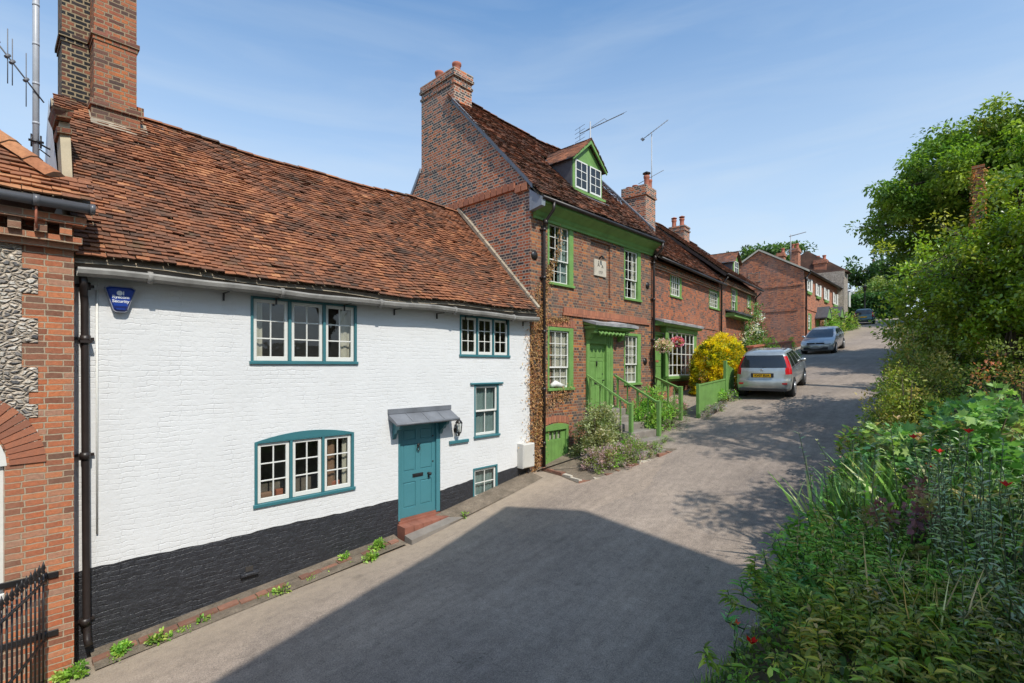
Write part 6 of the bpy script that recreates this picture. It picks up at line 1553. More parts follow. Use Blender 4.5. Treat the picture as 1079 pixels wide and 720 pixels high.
# poppies, grey campion, purple foliage, lance-leaved clumps
LNC = [(.11, .22, .035), (.14, .28, .045), (.19, .32, .065), (.08, .16, .03), (.26, .34, .08)]
LIM = [(.16, .27, .035), (.20, .30, .05), (.12, .22, .03)]
GRY = [(.25, .31, .19), (.32, .37, .25), (.19, .25, .14)]
DEEP = [(.13, .20, .04), (.17, .26, .05), (.22, .31, .065), (.10, .16, .035), (.28, .33, .09), (.12, .22, .06)]
pl = [
 ('leafy_clump', 'lime green leafy clump at the kerb edge beside the orange poppy', 8.4, 1.75, 40, (.4, .35), .55, .11, 'lance', LIM, 70),
 ('leafy_clump', 'lance-leaved clump overhanging the road edge below the lime green one', 7.2, 1.5, 110, (.7, .5), .40, .12, 'lance', LNC, 71),
 ('leafy_clump', 'lance-leaved clump in the bend of the road edge', 6.25, 1.35, 110, (.7, .5), .40, .125, 'lance', LNC, 72),
 ('leafy_clump', 'lance-leaved clump at the bottom edge next to the broken tarmac', 5.5, .95, 120, (.55, .45), .36, .125, 'lance', LNC, 73),
 ('leafy_clump', 'dark lance-leaved clump in the bottom right corner of the bank', 4.7, .5, 120, (.7, .5), .36, .125, 'lance', DEEP, 74),
 ('broad_leaved_clump', 'low broad-leaved clump in shade at the lower right', 5.35, .45, 170, (.9, .8), .34, .09, 'lance', DEEP, 75),
 ('broad_leaved_clump', 'broad-leaved clump in shade beside the purple foliage', 6.2, .75, 170, (.8, .6), .34, .085, 'lance', DEEP, 76),
 ('broad_leaved_clump', 'broad-leaved clump in the lowest right corner', 4.6, .0, 180, (.9, .7), .38, .095, 'lance', DEEP, 77),
 ('broad_leaved_clump', 'broad-leaved clump under the grey campion stems', 5.7, -.05, 170, (.9, .8), .34, .09, 'lance', DEEP, 78),
 ('leafy_clump', 'mid green leafy clump between the irises and the purple foliage', 6.9, 1.15, 60, (.7, .6), .5, .14, 'lance', LNC, 79),
 ('leafy_clump', 'bright leafy clump between the kerb and the golden shrub', 10.2, 1.7, 60, (.9, .6), .6, .12, 'ovate', LIM, 80),
 ('leafy_clump', 'mid green leafy clump under the golden shrub', 10.9, 1.2, 60, (.9, .7), .6, .12, 'ovate', LNC, 81),
]
for (nm, lab, s, n, k, sprd, h, lf, tp, colz, sd) in pl:
    rv = random.Random(sd); fcs = (rv.uniform(.7, 1.5), rv.uniform(.82, 1.18), rv.uniform(.6, 1.9)); colz = [tuple(a*b for a, b in zip(c_, fcs)) for c_ in colz]+[(.34, .27, .10)]*(1 if rv.random() < .5 else 0); lf *= rv.uniform(.65, 1.35)
    tall_stems(nm, lab, (s, n, g_h(s, n)+.0), k, sprd, h, lf, tp, colz, seed=sd, per=22 if 'broad' not in nm else 7, lean=.22, group='leafy clumps on the bank', whorl=0 if 'broad' not in nm else 5)
tall_stems('grey_campion', 'grey-green tall stemmed campion with red flowers at the right edge', (6.9, .0, g_h(6.9, 0)), 90, (1.0, .9), 1.15, .085, 'lance', GRY, seed=90, per=22, lean=.16, stemcol=(.16, .2, .12), flower=((.75, .03, .03), .05), fn=9)
tall_stems('grey_campion', 'grey-green tall stemmed campion without flowers in the lower right corner', (5.4, -.75, g_h(5.4, -.75)), 90, (1.0, .8), 1.1, .085, 'lance', GRY, seed=91, per=22, lean=.16, stemcol=(.16, .2, .12))
shrub('purple_foliage_plant', 'small plant with purple-pink round leaves among the green clumps', (6.55, .62, g_h(6.55, .62)), (.5, .42, .78), 700, .06, 'round', [(.16, .07, .08), (.22, .11, .11), (.14, .13, .05), (.20, .18, .07), (.10, .12, .04)], cat='plant', seed=92, clump_r=.10)
for i, (s, n, lab, h, fc) in enumerate([(8.0, 1.82, 'orange-red poppy leaning over the kerb by the lime clump', .86, (.80, .09, .02)), (5.5, 1.95, 'single red poppy at the road edge near the bottom', .56, (.78, .015, .012)), (5.62, 1.88, 'paler orange poppy right of the red one at the road edge', .56, (.80, .13, .04))]):
    tall_stems('poppy', lab, (s, n, float(zg(s))-.02), 4, (.12, .12), h, .08, 'lance', LNC, seed=100+i, per=7, lean=.03, flower=(fc, .065), fn=1, cat='flower', group='poppies at the kerb')
# faded iris flowers
for i, (s, n, lab) in enumerate([(8.7, 1.6, 'withered buff iris bloom nearest the kerb'), (8.3, .75, 'withered buff iris bloom farther into the bank')]):
    tall_stems('iris_bloom', lab, (s, n, g_h(s, n)), 3, (.2, .2), 1.0, .16, 'blade', IRIS, seed=110+i, per=3, lean=.08, flower=((.55, .38, .24), .06), fn=3, cat='flower', group='withered iris blooms')

for i, (s, n, lab, k, fc, fr_) in enumerate([(7.6, .9, 'pink flowering stems in the middle of the bank', 22, (.62, .30, .36), .022), (6.1, .1, 'pale seed heads among the shaded broad leaves', 16, (.55, .50, .28), .022), (7.5, -.55, 'white umbel flowers at the foot of the maple sapling', 26, (.70, .70, .60), .030), (9.6, .9, 'cream umbels between the irises and the golden shrub', 22, (.62, .60, .42), .028), (5.2, 1.45, 'small orange marigold flowers near the poppies at the road edge', 12, (.75, .35, .02), .022)]):
    tall_stems('wildflowers', lab, (s, n, g_h(s, n)), k, (.8, .6), .72 if i != 4 else .3, .07, 'lance', GRY+LNC, seed=160+i, per=12, lean=.16, flower=(fc, fr_), fn=k//2, cat='flowers', group='wildflowers on the bank')
DRY = [(.42, .34, .18), (.34, .26, .13), (.5, .42, .25), (.26, .20, .10)]
for i, (s, n, lab) in enumerate([(6.9, 1.2, 'tuft of dry straw stems in the middle of the bank'), (5.2, .3, 'tuft of dry straw stems low in the shaded corner'), (9.4, 1.5, 'tuft of dry straw stems above the iris leaves'), (7.3, -.2, 'tuft of dry straw stems among the grey campion')]):
    blades('straw_stalks', lab, (s, n, g_h(s, n)), 60, (.7, .5), .68, DRY, 170+i, wdt='stalk', group='tufts of dry straw on the bank', cat='straw tuft')
# ground cover over the whole bank: nobody could count it
rng = np.random.default_rng(77)
n = 34000; s = rng.uniform(2.5, 30, n); s = 2.5+(s-2.5)*rng.random(n)**.6; nn_ = 2.15-rng.random(n)**1.0*5.0
keepm = (nn_ < 2.15+.10*np.sin(s*1.7)-.1)
s = s[keepm]; nn_ = nn_[keepm]
z = np.array([g_h(a, b) for a, b in zip(s, nn_)])+rng.random(len(s))*.24
D = rand_dirs(len(s), .7); Nn = norm(np.array([0, 0, 1.0])+rng.normal(size=(len(s), 3))*.5)
lump = .5+.5*np.sin(s*2.1+nn_*3.3); C = pal(len(s), DKG+LNC, .25)*(0.75+.5*lump[:, None])
o = leaf_object('ground_cover', 'ovate', np.stack([s, nn_, z], 1), D, Nn, rng.uniform(.035, .10, len(s)), C, M['leaf']); struct(o, 'stuff'); tag(o, 'low mixed green ground cover filling the planted bank', 'ground cover')
# grass tufts at the kerb of the bank
n = 5200; s = rng.uniform(3.5, 24, n); nn_ = 2.14+.1*np.sin(s*1.7)+rng.normal(0, .05, n)-.02
P = np.stack([s, nn_, zg(s)-.03], 1); D = np.stack([rng.normal(0, .5, n), rng.normal(.2, .5, n), np.ones(n)], 1)
o = leaf_object('kerb_grass', 'blade', P, D, np.stack([D[:, 0], D[:, 1]+.1, np.full(n, .1)], 1), rng.uniform(.06, .2, n), pal(n, LNC+GREENS, .25), M['leaf']); struct(o, 'stuff'); tag(o, 'thin grass and weeds growing along the kerb of the bank', 'grass')

# ------- little weeds at the foot of the white wall
def weed(label, s, n, r, h, cnt, seed):
    shrub('wall_weed', label, (s, n, float(zg(s))+.03), (r, r*.6, h), cnt, .05, 'ovate', LIM+LNC, cat='weed', seed=seed, group='weeds at the foot of the white wall', stems=5, clump_r=.05, hull=.4)
weed('bright weed at the foot of the brick pier', .75, 8.12, .17, .12, 420, 120); weed('spreading weed on the edging bricks left of the white wall', 1.25, 8.25, .16, .10, 380, 121)
weed('weed clump right of the first one below the downpipe', 1.6, 8.15, .14, .06, 260, 122)
weed('low weed on the edging below the arched window', 2.15, 8.17, .05, .04, 50, 123); weed('flat weed on the edging between the low one and the taller one', 3.25, 8.12, .13, .03, 120, 124)
weed('leafy weed on the edging right of the arched window', 4.42, 8.36, .07, .16, 170, 125)
weed('tallest weed beside the corner of the red doorstep', 5.05, 8.25, .15, .22, 420, 127); weed('sprawling weed under the tallest one near the doorstep', 4.75, 8.05, .2, .05, 240, 128)
weed('tiny weed on the apron right of the doorstep', 6.95, 8.0, .05, .04, 40, 129)
# weed fuzz in the joints
n = 1500; s = rng.uniform(1, 5.3, n); P = np.stack([s, 8.2+rng.normal(0, .07, n)+.12*np.sin(s*5)*.3, zg(s)+.03], 1); keepm = np.sin(s*7)+np.sin(s*17.3)+rng.normal(0, .3, n) > .9; P = P[keepm]; n = len(P)
o = leaf_object('joint_moss', 'ovate', P, rand_dirs(n, .8), norm(np.array([0, 0, 1.0])+rng.normal(size=(n, 3))*.4), rng.uniform(.015, .035, n), pal(n, LIM, .2), M['leaf']); struct(o, 'stuff'); tag(o, 'moss and seedlings in the joints of the wall edging', 'moss')

# ------- planting in front of the green house and terrace
OLV = [(.15, .17, .09), (.19, .21, .11), (.23, .25, .14), (.12, .14, .065), (.28, .28, .16)]
THY = [(.24, .18, .19), (.30, .24, .25), (.14, .18, .055), (.18, .22, .07), (.26, .18, .18)]
def gshrub(lab, s, n, r, cnt, lf, cols, sd, tp='ovate', nm='shrub', dz=0, **k):
    return shrub(nm, lab, (s, n, float(zg(s))-.03+dz), r, cnt, lf, tp, cols, seed=sd, group='planting in front of the brick houses', **k)
gshrub('upright olive-grey shrub beside the green steps', 11.42, 7.65, (.6, .5, 1.4), 13000, .065, OLV, 130, clump_r=.15)
gshrub('mauve flowering thyme spilling over the stone kerb by the cellar door', 10.9, 7.05, (.62, .45, .5), 11000, .05, THY, 131, clump_r=.11)
gshrub('mauve and green mat of thyme below the first stair rail', 11.55, 6.75, (.85, .5, .45), 11000, .05, THY+LNC[:2], 132, clump_r=.11)
gshrub('ferny bright green bush between the two stair rails', 13.65, 7.35, (.5, .6, 1.25), 4500, .10, LNC, 133, tp='lance', clump_r=.16)
gshrub('dark spreading conifer bush beyond the second stair rail', 14.15, 6.95, (.7, .55, 1.05), 4200, .06, [(.06, .10, .035), (.09, .14, .05), (.12, .17, .06)], 134, tp='needle', clump_r=.16)
gshrub('low green plants at the foot of the third stair rail', 15.0, 7.4, (.5, .4, .45), 1100, .07, LNC, 135, clump_r=.1)
gshrub('pink and orange flowering border plants under the bay window', 15.55, 7.5, (.45, .4, .62), 1500, .05, LNC+[(.42, .10, .20), (.5, .22, .3)], 136, nm='flowering_plant', clump_r=.1)
gshrub('trailing silver-green plants along the foot of the green fence', 15.9, 6.25, (.9, .22, .28), 1500, .05, [(.14, .18, .09), (.10, .15, .05), (.20, .18, .20)], 137, clump_r=.08)
gshrub('trailing green plants at the far end of the green fence', 17.2, 6.4, (.7, .3, .5), 1500, .055, LNC+[(.16, .17, .15)], 138, clump_r=.1)
YEL = [(.43, .33, .012), (.50, .385, .015), (.36, .29, .012), (.20, .20, .015), (.10, .13, .015), (.47, .36, .012)]
gshrub('large clipped golden yellow hedge bush beside the bay window', 18.95, 7.35, (1.25, .75, 2.05), 44000, .075, YEL, 139, nm='golden_hedge', clump_r=.11, hull=.94, nclump=1200, boxy=.58, up=.25, wobble=.33)
RSE = [(.06, .11, .03), (.08, .14, .04), (.11, .17, .05), (.07, .12, .03), (.09, .15, .04), (.72, .66, .58)]
gshrub('tall climbing bush with white roses at the corner of the terrace', 27.6, 9.0, (1.3, .55, 3.2), 5200, .11, RSE, 140, nm='white_rose_bush', clump_r=.3, hull=.6)
gshrub('bright leafy shrub below the white roses', 27.2, 8.2, (1.5, .7, 1.25), 2600, .10, LIM+LNC, 141, clump_r=.25)
gshrub('dark garden shrub between the roses and the far brick gable', 31.5, 9.6, (2.0, .9, 1.3), 2600, .11, DKG+LNC, 142, clump_r=.28)
gshrub('upright leafy shrub at the end of the low brick wall', 30.4, 8.0, (.5, .45, 1.35), 1500, .09, LNC+LIM, 143, clump_r=.2)
gshrub('pink flowering plant beside the silver hatchback', 21.3, 7.9, (.5, .4, 1.55), 1300, .07, [(.5, .2, .28), (.42, .14, .22), (.1, .14, .04), (.08, .12, .03)], 144, nm='flowering_plant', clump_r=.16)
gshrub('pale green shrub in front of the far row porches', 47.5, 9.3, (1.6, .6, 2.0), 1800, .16, YG+LNC, 145, clump_r=.35)
gshrub('dark shrub at the far end of the row beside the lane', 53.0, 9.4, (2.0, .9, 1.5), 1500, .2, DKG+LNC, 146, clump_r=.4)
gshrub('rusty and green shrub left of the parked dark car', 60.0, 12.2, (2.2, 1.2, 2.2), 1600, .22, [(.20, .09, .05), (.10, .13, .04), (.16, .17, .05)], 147, clump_r=.5)
gshrub('leafy shrubs spilling at the foot of the dark flint house', 57.0, 11.4, (1.6, .9, 2.4), 1400, .22, LNC+YG, 148, clump_r=.5)
shrub('bank_shrub', 'dark bushes under the trees at the far right end of the lane', (57, 2.6, float(zg(57))), (5.5, 1.3, 3.6), 5200, .26, 'ovate', DKG, seed=36, group='shrubs along the right edge of the lane', clump_r=.6)
shrub('bank_shrub', 'dark bushes halfway up the right side of the lane below the tall tree', (38, 1.2, float(zg(38))), (4.5, 1.2, 2.6), 4200, .2, 'ovate', DKG, seed=37, group='shrubs along the right edge of the lane', clump_r=.5)
# moss mats on the steps
for (lab, s, n, rx, ry, sd) in (('moss mat on the second stone step', 12.3, 6.62, .35, .14, 150), ('moss mat at the foot of the second newel post', 12.75, 6.45, .4, .2, 151), ('moss mat on the third stone step', 12.6, 7.0, .3, .12, 152)):
    shrub('moss_mat', lab, (s, n, float(zg(s))+.06), (rx, ry, .10), 900, .03, 'needle', LNC, cat='moss', seed=sd, clump_r=.06, stems=3, group='moss mats by the stone steps')
# withered climber on the front corner
rng = np.random.default_rng(200)
cl = thing('withered_creeper', 'withered brown creeper climbing the corner of the green-trimmed house', 'climber', (9.75, 8.4, -2.85))
P = []; ex = MB()
paths = [[(9.72, -2.75), (9.75, -1.5), (9.85, -.5), (9.8, .6), (9.9, 1.5), (9.85, 2.1)], [(9.8, -2.6), (10.0, -1.0), (10.05, .3), (9.95, 1.2), (10.15, 1.9), (10.4, 2.6), (10.75, 3.2), (10.72, 3.8)], [(9.9, -1.2), (10.3, -.9), (10.8, -.8), (11.2, -.75)], [(9.8, 1.0), (10.2, 1.25), (10.7, 1.28), (11.2, 1.3)], [(9.65, -1.0), (9.66, .5), (9.7, 1.4)], [(9.95, 1.3), (10.25, 2.1), (10.3, 2.7)]]
wd_ = [.20, .10, .16, .10, .12, .08]
for pth, wdt in zip(paths, wd_):
    ex.tube([(p[0]-9.75, 0+.06, p[1]+2.85) for p in pth], .012, 5, col=(.16, .10, .06))
    for a, b_ in zip(pth[:-1], pth[1:]):
        L_ = math.hypot(b_[0]-a[0], b_[1]-a[1]); k = int(L_*330*wdt/.16)
        f = rng.random(k); wf = wdt*(1 if wdt > .1 else .6)
        P.append(np.stack([a[0]+(b_[0]-a[0])*f+rng.normal(0, wf, k)-9.75, .075-np.abs(rng.normal(0, .03, k)), a[1]+(b_[1]-a[1])*f+rng.normal(0, wf*.8, k)+2.85], 1))
P = np.vstack(P); n = len(P)
leaf_object('dry_leaves', 'ovate', P, norm(np.stack([rng.normal(0, .6, n), -np.abs(rng.normal(.2, .3, n)), -np.abs(rng.normal(.6, .4, n))], 1)), norm(np.stack([rng.normal(0, .4, n), -np.ones(n), rng.normal(.3, .4, n)], 1)), rng.uniform(.03, .06, n), pal(n, [(.27, .15, .06), (.21, .11, .045), (.32, .20, .09), (.15, .08, .04)], .2), M['leaf'], cl, ex)

# ------- far trees and hedge
FARG = [(.045, .085, .025), (.06, .11, .03), (.035, .07, .02), (.08, .13, .04)]
tree('far_tree', 'rounded tree rising behind the far cottage roofs', (64.7, 19.0, 4.6), 11, (0, 0, 0), (0, 0, 0), 150, .8, 60, leaf=.36, cols=FARG, trunk_r=.3, seed=301, limbs=30, lobes=[((0, 0, 7.6), (3.2, 3.2, 2.2)), ((-1.2, 2, 7.0), (2.4, 2.4, 1.8))], group='trees beyond the houses')
tree('far_tree', 'lighter tree at the left shoulder of the rounded one behind the far roofs', (62.5, 21.5, 4.5), 10, (0, 0, 0), (0, 0, 0), 110, .8, 60, leaf=.36, cols=FARG, trunk_r=.3, seed=302, limbs=24, lobes=[((0, 0, 6.6), (3.0, 3.0, 2.0))], group='trees beyond the houses')
tree('far_tree', 'dark tree at the top of the lane left of the white van', (84, 19.5, 7), 12, (0, 0, 0), (0, 0, 0), 170, 1.0, 60, leaf=.5, cols=[(.03, .06, .02), (.04, .08, .022), (.05, .09, .03)], trunk_r=.4, seed=303, limbs=30, lobes=[((0, 0, 4.0), (4, 4.0, 2.4)), ((1, 3, 4.0), (3.2, 3.0, 2.2))], group='trees beyond the houses')
tree('far_tree', 'dark broad tree closing the top of the lane behind the lamp post', (86, 12.0, 7), 13, (0, 0, 0), (0, 0, 0), 200, 1.1, 60, leaf=.5, cols=[(.03, .06, .02), (.04, .08, .022), (.05, .09, .03)], trunk_r=.4, seed=304, limbs=30, lobes=[((0, 0, 4.4), (4, 4.5, 3.0)), ((-2, -5, 5.5), (4.5, 4.5, 3.8))], group='trees beyond the houses')
tree('far_tree', 'pale bushy tree right of the white van at the top of the lane', (75.5, 10.0, 6), 5, (0, 0, 0), (0, 0, 0), 80, .7, 60, leaf=.3, cols=[(.14, .18, .05), (.18, .22, .07), (.10, .14, .04)], trunk_r=.2, seed=305, limbs=16, lobes=[((0, 0, 2.7), (2.0, 2.6, 1.6))], group='trees beyond the houses')
tree('far_tree', 'dense tree beside the lane beyond the tall spreading tree', (46, -3.5, 2.2), 10, (0, 0, 0), (0, 0, 0), 220, .9, 60, leaf=.32, cols=FARG, trunk_r=.3, seed=306, limbs=30, lobes=[((0, 0, 5.0), (5, 3.0, 4.2)), ((6, 1.2, 5.0), (5, 3.0, 4.0))], group='trees beyond the houses')
tree('far_tree', 'shadowy tree on the right of the lane before the parked dark car', (60, 1.2, 4), 10, (0, 0, 0), (0, 0, 0), 160, 1.0, 60, leaf=.4, cols=FARG, trunk_r=.3, seed=307, limbs=30, lobes=[((0, -.5, 5.5), (5, 3.0, 4.0))], group='trees beyond the houses')
rng = np.random.default_rng(310)
hd = thing('clipped_hedge', 'dark green clipped hedge across the top of the lane below the white van', 'hedge', (71.5, 12.5, 5.2))
n = 9000; P = np.stack([rng.uniform(-1, 1, n), rng.uniform(-5.5, 6.5, n), rng.uniform(-.3, 3.1, n)], 1); P[:, 0] = np.where(rng.random(n) < .7, -1+rng.normal(0, .12, n), P[:, 0]); P[:, 2] = np.where(np.abs(P[:, 0]+1) > .4, 3.1+rng.normal(0, .1, n), P[:, 2])
leaf_object('foliage', 'ovate', P, rand_dirs(n), rand_dirs(n), rng.uniform(.2, .36, n), pal(n, [(.03, .075, .02), (.045, .10, .025)], .2), M['leaf'], hd)
mb = MB(); mb.box(-.8, .8, -5.4, 6.4, -.3, 2.9); mb.build('dark_core', m_paint('hedge_core_shade', (.02, .035, .012), .95, .3), hd)  # solid dark core painted for the shade inside the hedge
# ---------------------------------------------------------------- steps, rails, fence, baskets, aerials
def rail(label, top, foot, ztop, zfoot, zbase_top, drop, nb=4):
    """handrail from the wall (top) down to a newel (foot)"""
    t = thing('stair_rail', label, 'handrail', (foot[0], foot[1], zfoot-drop), 0, 'green wooden stair rails')
    a = Vector((top[0]-foot[0], top[1]-foot[1], ztop-(zfoot-drop))); b = Vector((0, 0, drop)); d = (a-b)
    side = Vector((-d.y, d.x, 0)).normalized()*.032; up = Vector((0, 0, .03))
    def bar(p, q, sd, u_):
        mb = MB(); mb.hexa([p-sd-u_, p+sd-u_, q+sd-u_, q-sd-u_, p-sd+u_, p+sd+u_, q+sd+u_, q-sd+u_]); return mb
    bar(b, a, side, up).build('handrail', M['green'], t)
    base_a = Vector((a.x, a.y, zbase_top-(zfoot-drop))); base_b = Vector((0, 0, .16))
    bar(base_b, base_a, side*.8, Vector((0, 0, .04))).build('base_rail', M['green'], t)
    for k in range(1, nb+1):
        f = k/(nb+.3); p = b.lerp(a, f); q = base_b.lerp(base_a, f); r_ = .016 if k % 2 else .026
        mb = MB(); mb.box(p.x-r_, p.x+r_, p.y-r_, p.y+r_, q.z, p.z); mb.build('baluster', M['green'], t)
    mb = MB(); mb.bevel_box(-.05, .05, -.05, .05, -.25, drop+.06, .008); mb.prism([(-.055, drop+.06), (.055, drop+.06), (0.03, drop+.085), (-.03, drop+.085)], -.055, .055); mb.build('newel_post', M['green'], t)
    return t
rail('green stair rail on the left of the front steps, its newel nearest the camera', (11.98, 8.42), (12.15, 7.1), -.27, -1.08, -1.25, 1.14)
rail('green stair rail on the right of the front steps, in front of the ferny bush', (13.44, 8.42), (13.25, 6.85), -.29, -1.06, -1.25, 1.0)
rail('green stair rail in front of the second green door, behind the conifer bush', (16.0, 8.42), (14.75, 6.9), -.38, -.70, -1.0, .93)
st = thing('stone_steps', 'worn stone steps climbing to the front door of the green-trimmed house', 'steps', (12.7, 7.6, -2.3), 0, worldz=False)
rr = random.Random(12)
def slab(pts, z0, z1, name='step', mat='concrete'):
    mb = MB(); n = len(pts); lo = [(p[0]-12.7, p[1]-7.6, z0+2.3) for p in pts]; hi = [(p[0]-12.7+rr.uniform(-.01, .01), p[1]-7.6, z1+2.3+rr.uniform(-.012, .012)) for p in pts]
    c = Vector((sum(p[0] for p in hi)/n, sum(p[1] for p in hi)/n, z1+2.3))
    hi2 = [tuple(Vector(p).lerp(c, .05)) for p in hi]; hi1 = [(p[0], p[1], p[2]-.02) for p in hi]
    for k in range(n): mb.face([lo[k], lo[(k+1) % n], hi1[(k+1) % n], hi1[k]]); mb.face([hi1[k], hi1[(k+1) % n], hi2[(k+1) % n], hi2[k]])
    mb.face(hi2); mb.build(name, M[mat], st)
slab([(11.35, 6.35), (12.55, 6.05), (12.8, 6.5), (11.75, 6.85)], -2.7, -2.16)
slab([(11.8, 6.7), (13.2, 6.45), (13.3, 6.95), (12.05, 7.1)], -2.6, -1.99)
slab([(12.1, 7.0), (13.35, 6.9), (13.4, 7.35), (12.1, 7.4)], -2.5, -1.80)
slab([(12.1, 7.38), (13.4, 7.33), (13.4, 7.7), (12.1, 7.7)], -2.5, -1.62)
slab([(12.08, 7.68), (13.4, 7.68), (13.4, 8.02), (12.08, 8.02)], -2.5, -1.45)
slab([(11.98, 8.0), (13.42, 8.0), (13.42, 8.52), (11.98, 8.52)], -2.5, -1.27, 'landing')
st2 = thing('garden_edging', 'rough stone and brick kerb round the flower bed by the cellar door', 'kerb', (10.4, 7.2, -2.8))
path = [(9.85, 8.35), (9.75, 7.6), (9.55, 6.95), (9.9, 6.75), (10.5, 6.5), (11.1, 6.25), (11.7, 6.05), (12.4, 5.85)]
mb = MB(); rr = random.Random(21)
for a, b_ in zip(path[:-1], path[1:]):
    L_ = math.hypot(b_[0]-a[0], b_[1]-a[1]); k = max(1, int(L_/.26)); dx, dy = (b_[0]-a[0])/L_, (b_[1]-a[1])/L_
    for i in range(k):
        l = L_/k; x0, y0 = a[0]+dx*l*i, a[1]+dy*l*i; x1, y1 = x0+dx*(l-.012), y0+dy*(l-.012); w_ = rr.uniform(.09, .13); z = float(zg(x0)); h = rr.uniform(.03, .10); g = rr.uniform(.6, 1.2)
        px_, py_ = -dy*w_, dx*w_
        P = [(x0, y0), (x1, y1), (x1+px_, y1+py_), (x0+px_, y0+py_)]
        mb.hexa([(p[0]-10.4, p[1]-7.2, z-.15+2.8) for p in P]+[(p[0]-10.4+rr.uniform(-.015, .015), p[1]-7.2+rr.uniform(-.015, .015), z+h+2.8+rr.uniform(-.01, .01)) for p in P], rr.choice([0, 0, 1]), (g, g, g))
mb.build('kerb_stones', [M['edging'], M['stonepale']], st2)
mb = MB(); pts = [(p[0], p[1]+.1) for p in path]
bp = path+[(12.1, 8.45), (9.9, 8.45)]
mb.face([(p[0]-10.4, p[1]-7.2+.04, float(zg(p[0]))+.02+2.8) for p in bp]); mb.build('bed_soil', M['grit'], st2)
hr = thing('iron_handrail', 'thin black bent handrail beside the cellar door steps', 'handrail', (10.1, 7.35, -2.8))
mb = MB(); a = Vector((9.75-10.1, 8.4-7.35, .12)); b_ = Vector((.15, -.12, .62))
mb.tube([a, a.lerp(b_, .9), b_, b_+Vector((.1, -.03, -.06)), b_+Vector((.13, -.04, -.2)), b_+Vector((.12, -.05, -.75))], .017, 8); mb.build('tube', M['black_iron'], hr)
# picket fence
fc = thing('board_fence', 'green close-boarded fence panel in front of the golden hedge bush', 'fence', (15.1, 6.5, float(zg(15.1))))
def fz(u): return float(zg(15.1+u))-float(zg(15.1))
mb = MB(); n = 19
for k in range(n):
    x = .1+k*.107; zt = .98+fz(x)*.35; mb.hexa([(x, -.012, fz(x)+.12), (x+.1, -.012, fz(x)+.12), (x+.1, .012, fz(x)+.12), (x, .012, fz(x)+.12), (x, -.012, zt), (x+.1, -.012, zt+.004), (x+.1, .012, zt+.004), (x, .012, zt)])
mb.build('boards', M['green'], fc)
for (x, h) in ((0, 1.02), (2.16, 1.75)):
    mb = MB(); mb.bevel_box(x-.05, x+.06, -.05, .05, fz(x)-.2, h, .01); mb.build('post', M['green'], fc)
mb = MB(); mb.hexa([(.05, .012, .25), (2.1, .012, .25+fz(2.1)), (2.1, .05, .25+fz(2.1)), (.05, .05, .25), (.05, .012, .34), (2.1, .012, .34+fz(2.1)), (2.1, .05, .34+fz(2.1)), (.05, .05, .34)]); mb.hexa([(.05, -.03, .96), (2.1, -.03, 1.10), (2.1, .03, 1.10), (.05, .03, .96), (.05, -.03, 1.0), (2.1, -.03, 1.14), (2.1, .03, 1.14), (.05, .03, 1.0)]); mb.build('fence_rail', M['green'], fc)
mb = MB()
for k in range(6):
    x = 2.28+k*.107; mb.box(x, x+.1, -.012, .012, fz(x)+.1, 1.62-.03*k)
mb.build('side_boards', M['green'], fc)
# low brick wall before the far gable
bw = thing('low_brick_wall', 'low brick garden wall beyond the silver hatchback', 'wall', (25.5, 8.0, float(zg(25.5))))
mb = MB()
def lw(a, b_, zt0, zt1, z0=-.4): mb.hexa([(a[0], a[1], z0), (b_[0], b_[1], z0), (b_[0], b_[1]+.24, z0), (a[0], a[1]+.24, z0), (a[0], a[1], zt0), (b_[0], b_[1], zt1), (b_[0], b_[1]+.24, zt1), (a[0], a[1]+.24, zt0)])
lw((0, .3), (4.6, -.2), 1.05, 1.45); mb.build('brickwork', M['brick_fargable'], bw)
mb = MB(); mb.hexa([(-.05, .25, 1.05), (4.65, -.25, 1.45), (4.65, .1, 1.45), (-.05, .6, 1.05), (-.05, .25, 1.13), (4.65, -.25, 1.53), (4.65, .1, 1.53), (-.05, .6, 1.13)]); mb.build('coping', M['terracotta'], bw)
# hanging baskets
def basket(lab, x, y, n, r, cols, sd):
    global rng
    a = (x-539.5)/FPX; b_ = (HZ-y)/FPX; t_ = n/(CN-CS*a); S = t_*(CS+CN*a); z = b_*t_
    t = thing('hanging_basket', lab, 'hanging basket', (S, n, z-.15), 0, 'hanging baskets by the second green door')
    mb = MB(); mb.lathe([(.03, 0), (.10, .03), (.15, .10), (.165, .15)], (0, 0, 0), 14); mb.build('bowl', M['bark'], t)
    mb = MB()
    for k in range(3): mb.tube([(.15*math.cos(k*2.1), .15*math.sin(k*2.1), .14), (0, 0, .55)], .006, 5)
    mb.tube([(0, 0, .52), (0, .0, .62), (0, 8.45-n, .62), (0, 8.45-n, .3)], .012, 6); mb.build('bracket_chain', M['black_iron'], t)
    old = rng; rng = np.random.default_rng(sd); k = 900; d = rand_dirs(k, .1); P = d*np.array([r, r, r*.8])*(.55+.45*rng.random((k, 1)))+np.array([0, 0, .2])
    leaf_object('flowers', 'round', P, d, rand_dirs(k, .5), rng.uniform(.035, .07, k), pal(k, cols, .2), M['petal'], t); rng = old
basket('hanging basket of pale pink and cream flowers by the second green door', 699.5, 366, 8.05, .30, [(.50, .30, .34), (.62, .50, .42), (.55, .38, .40), (.10, .16, .04), (.22, .26, .08)], 401)
basket('smaller hanging basket of bright pink flowers right of the pale one', 713.5, 362, 8.1, .22, [(.62, .16, .26), (.68, .25, .34), (.10, .16, .04), (.5, .10, .2)], 402)

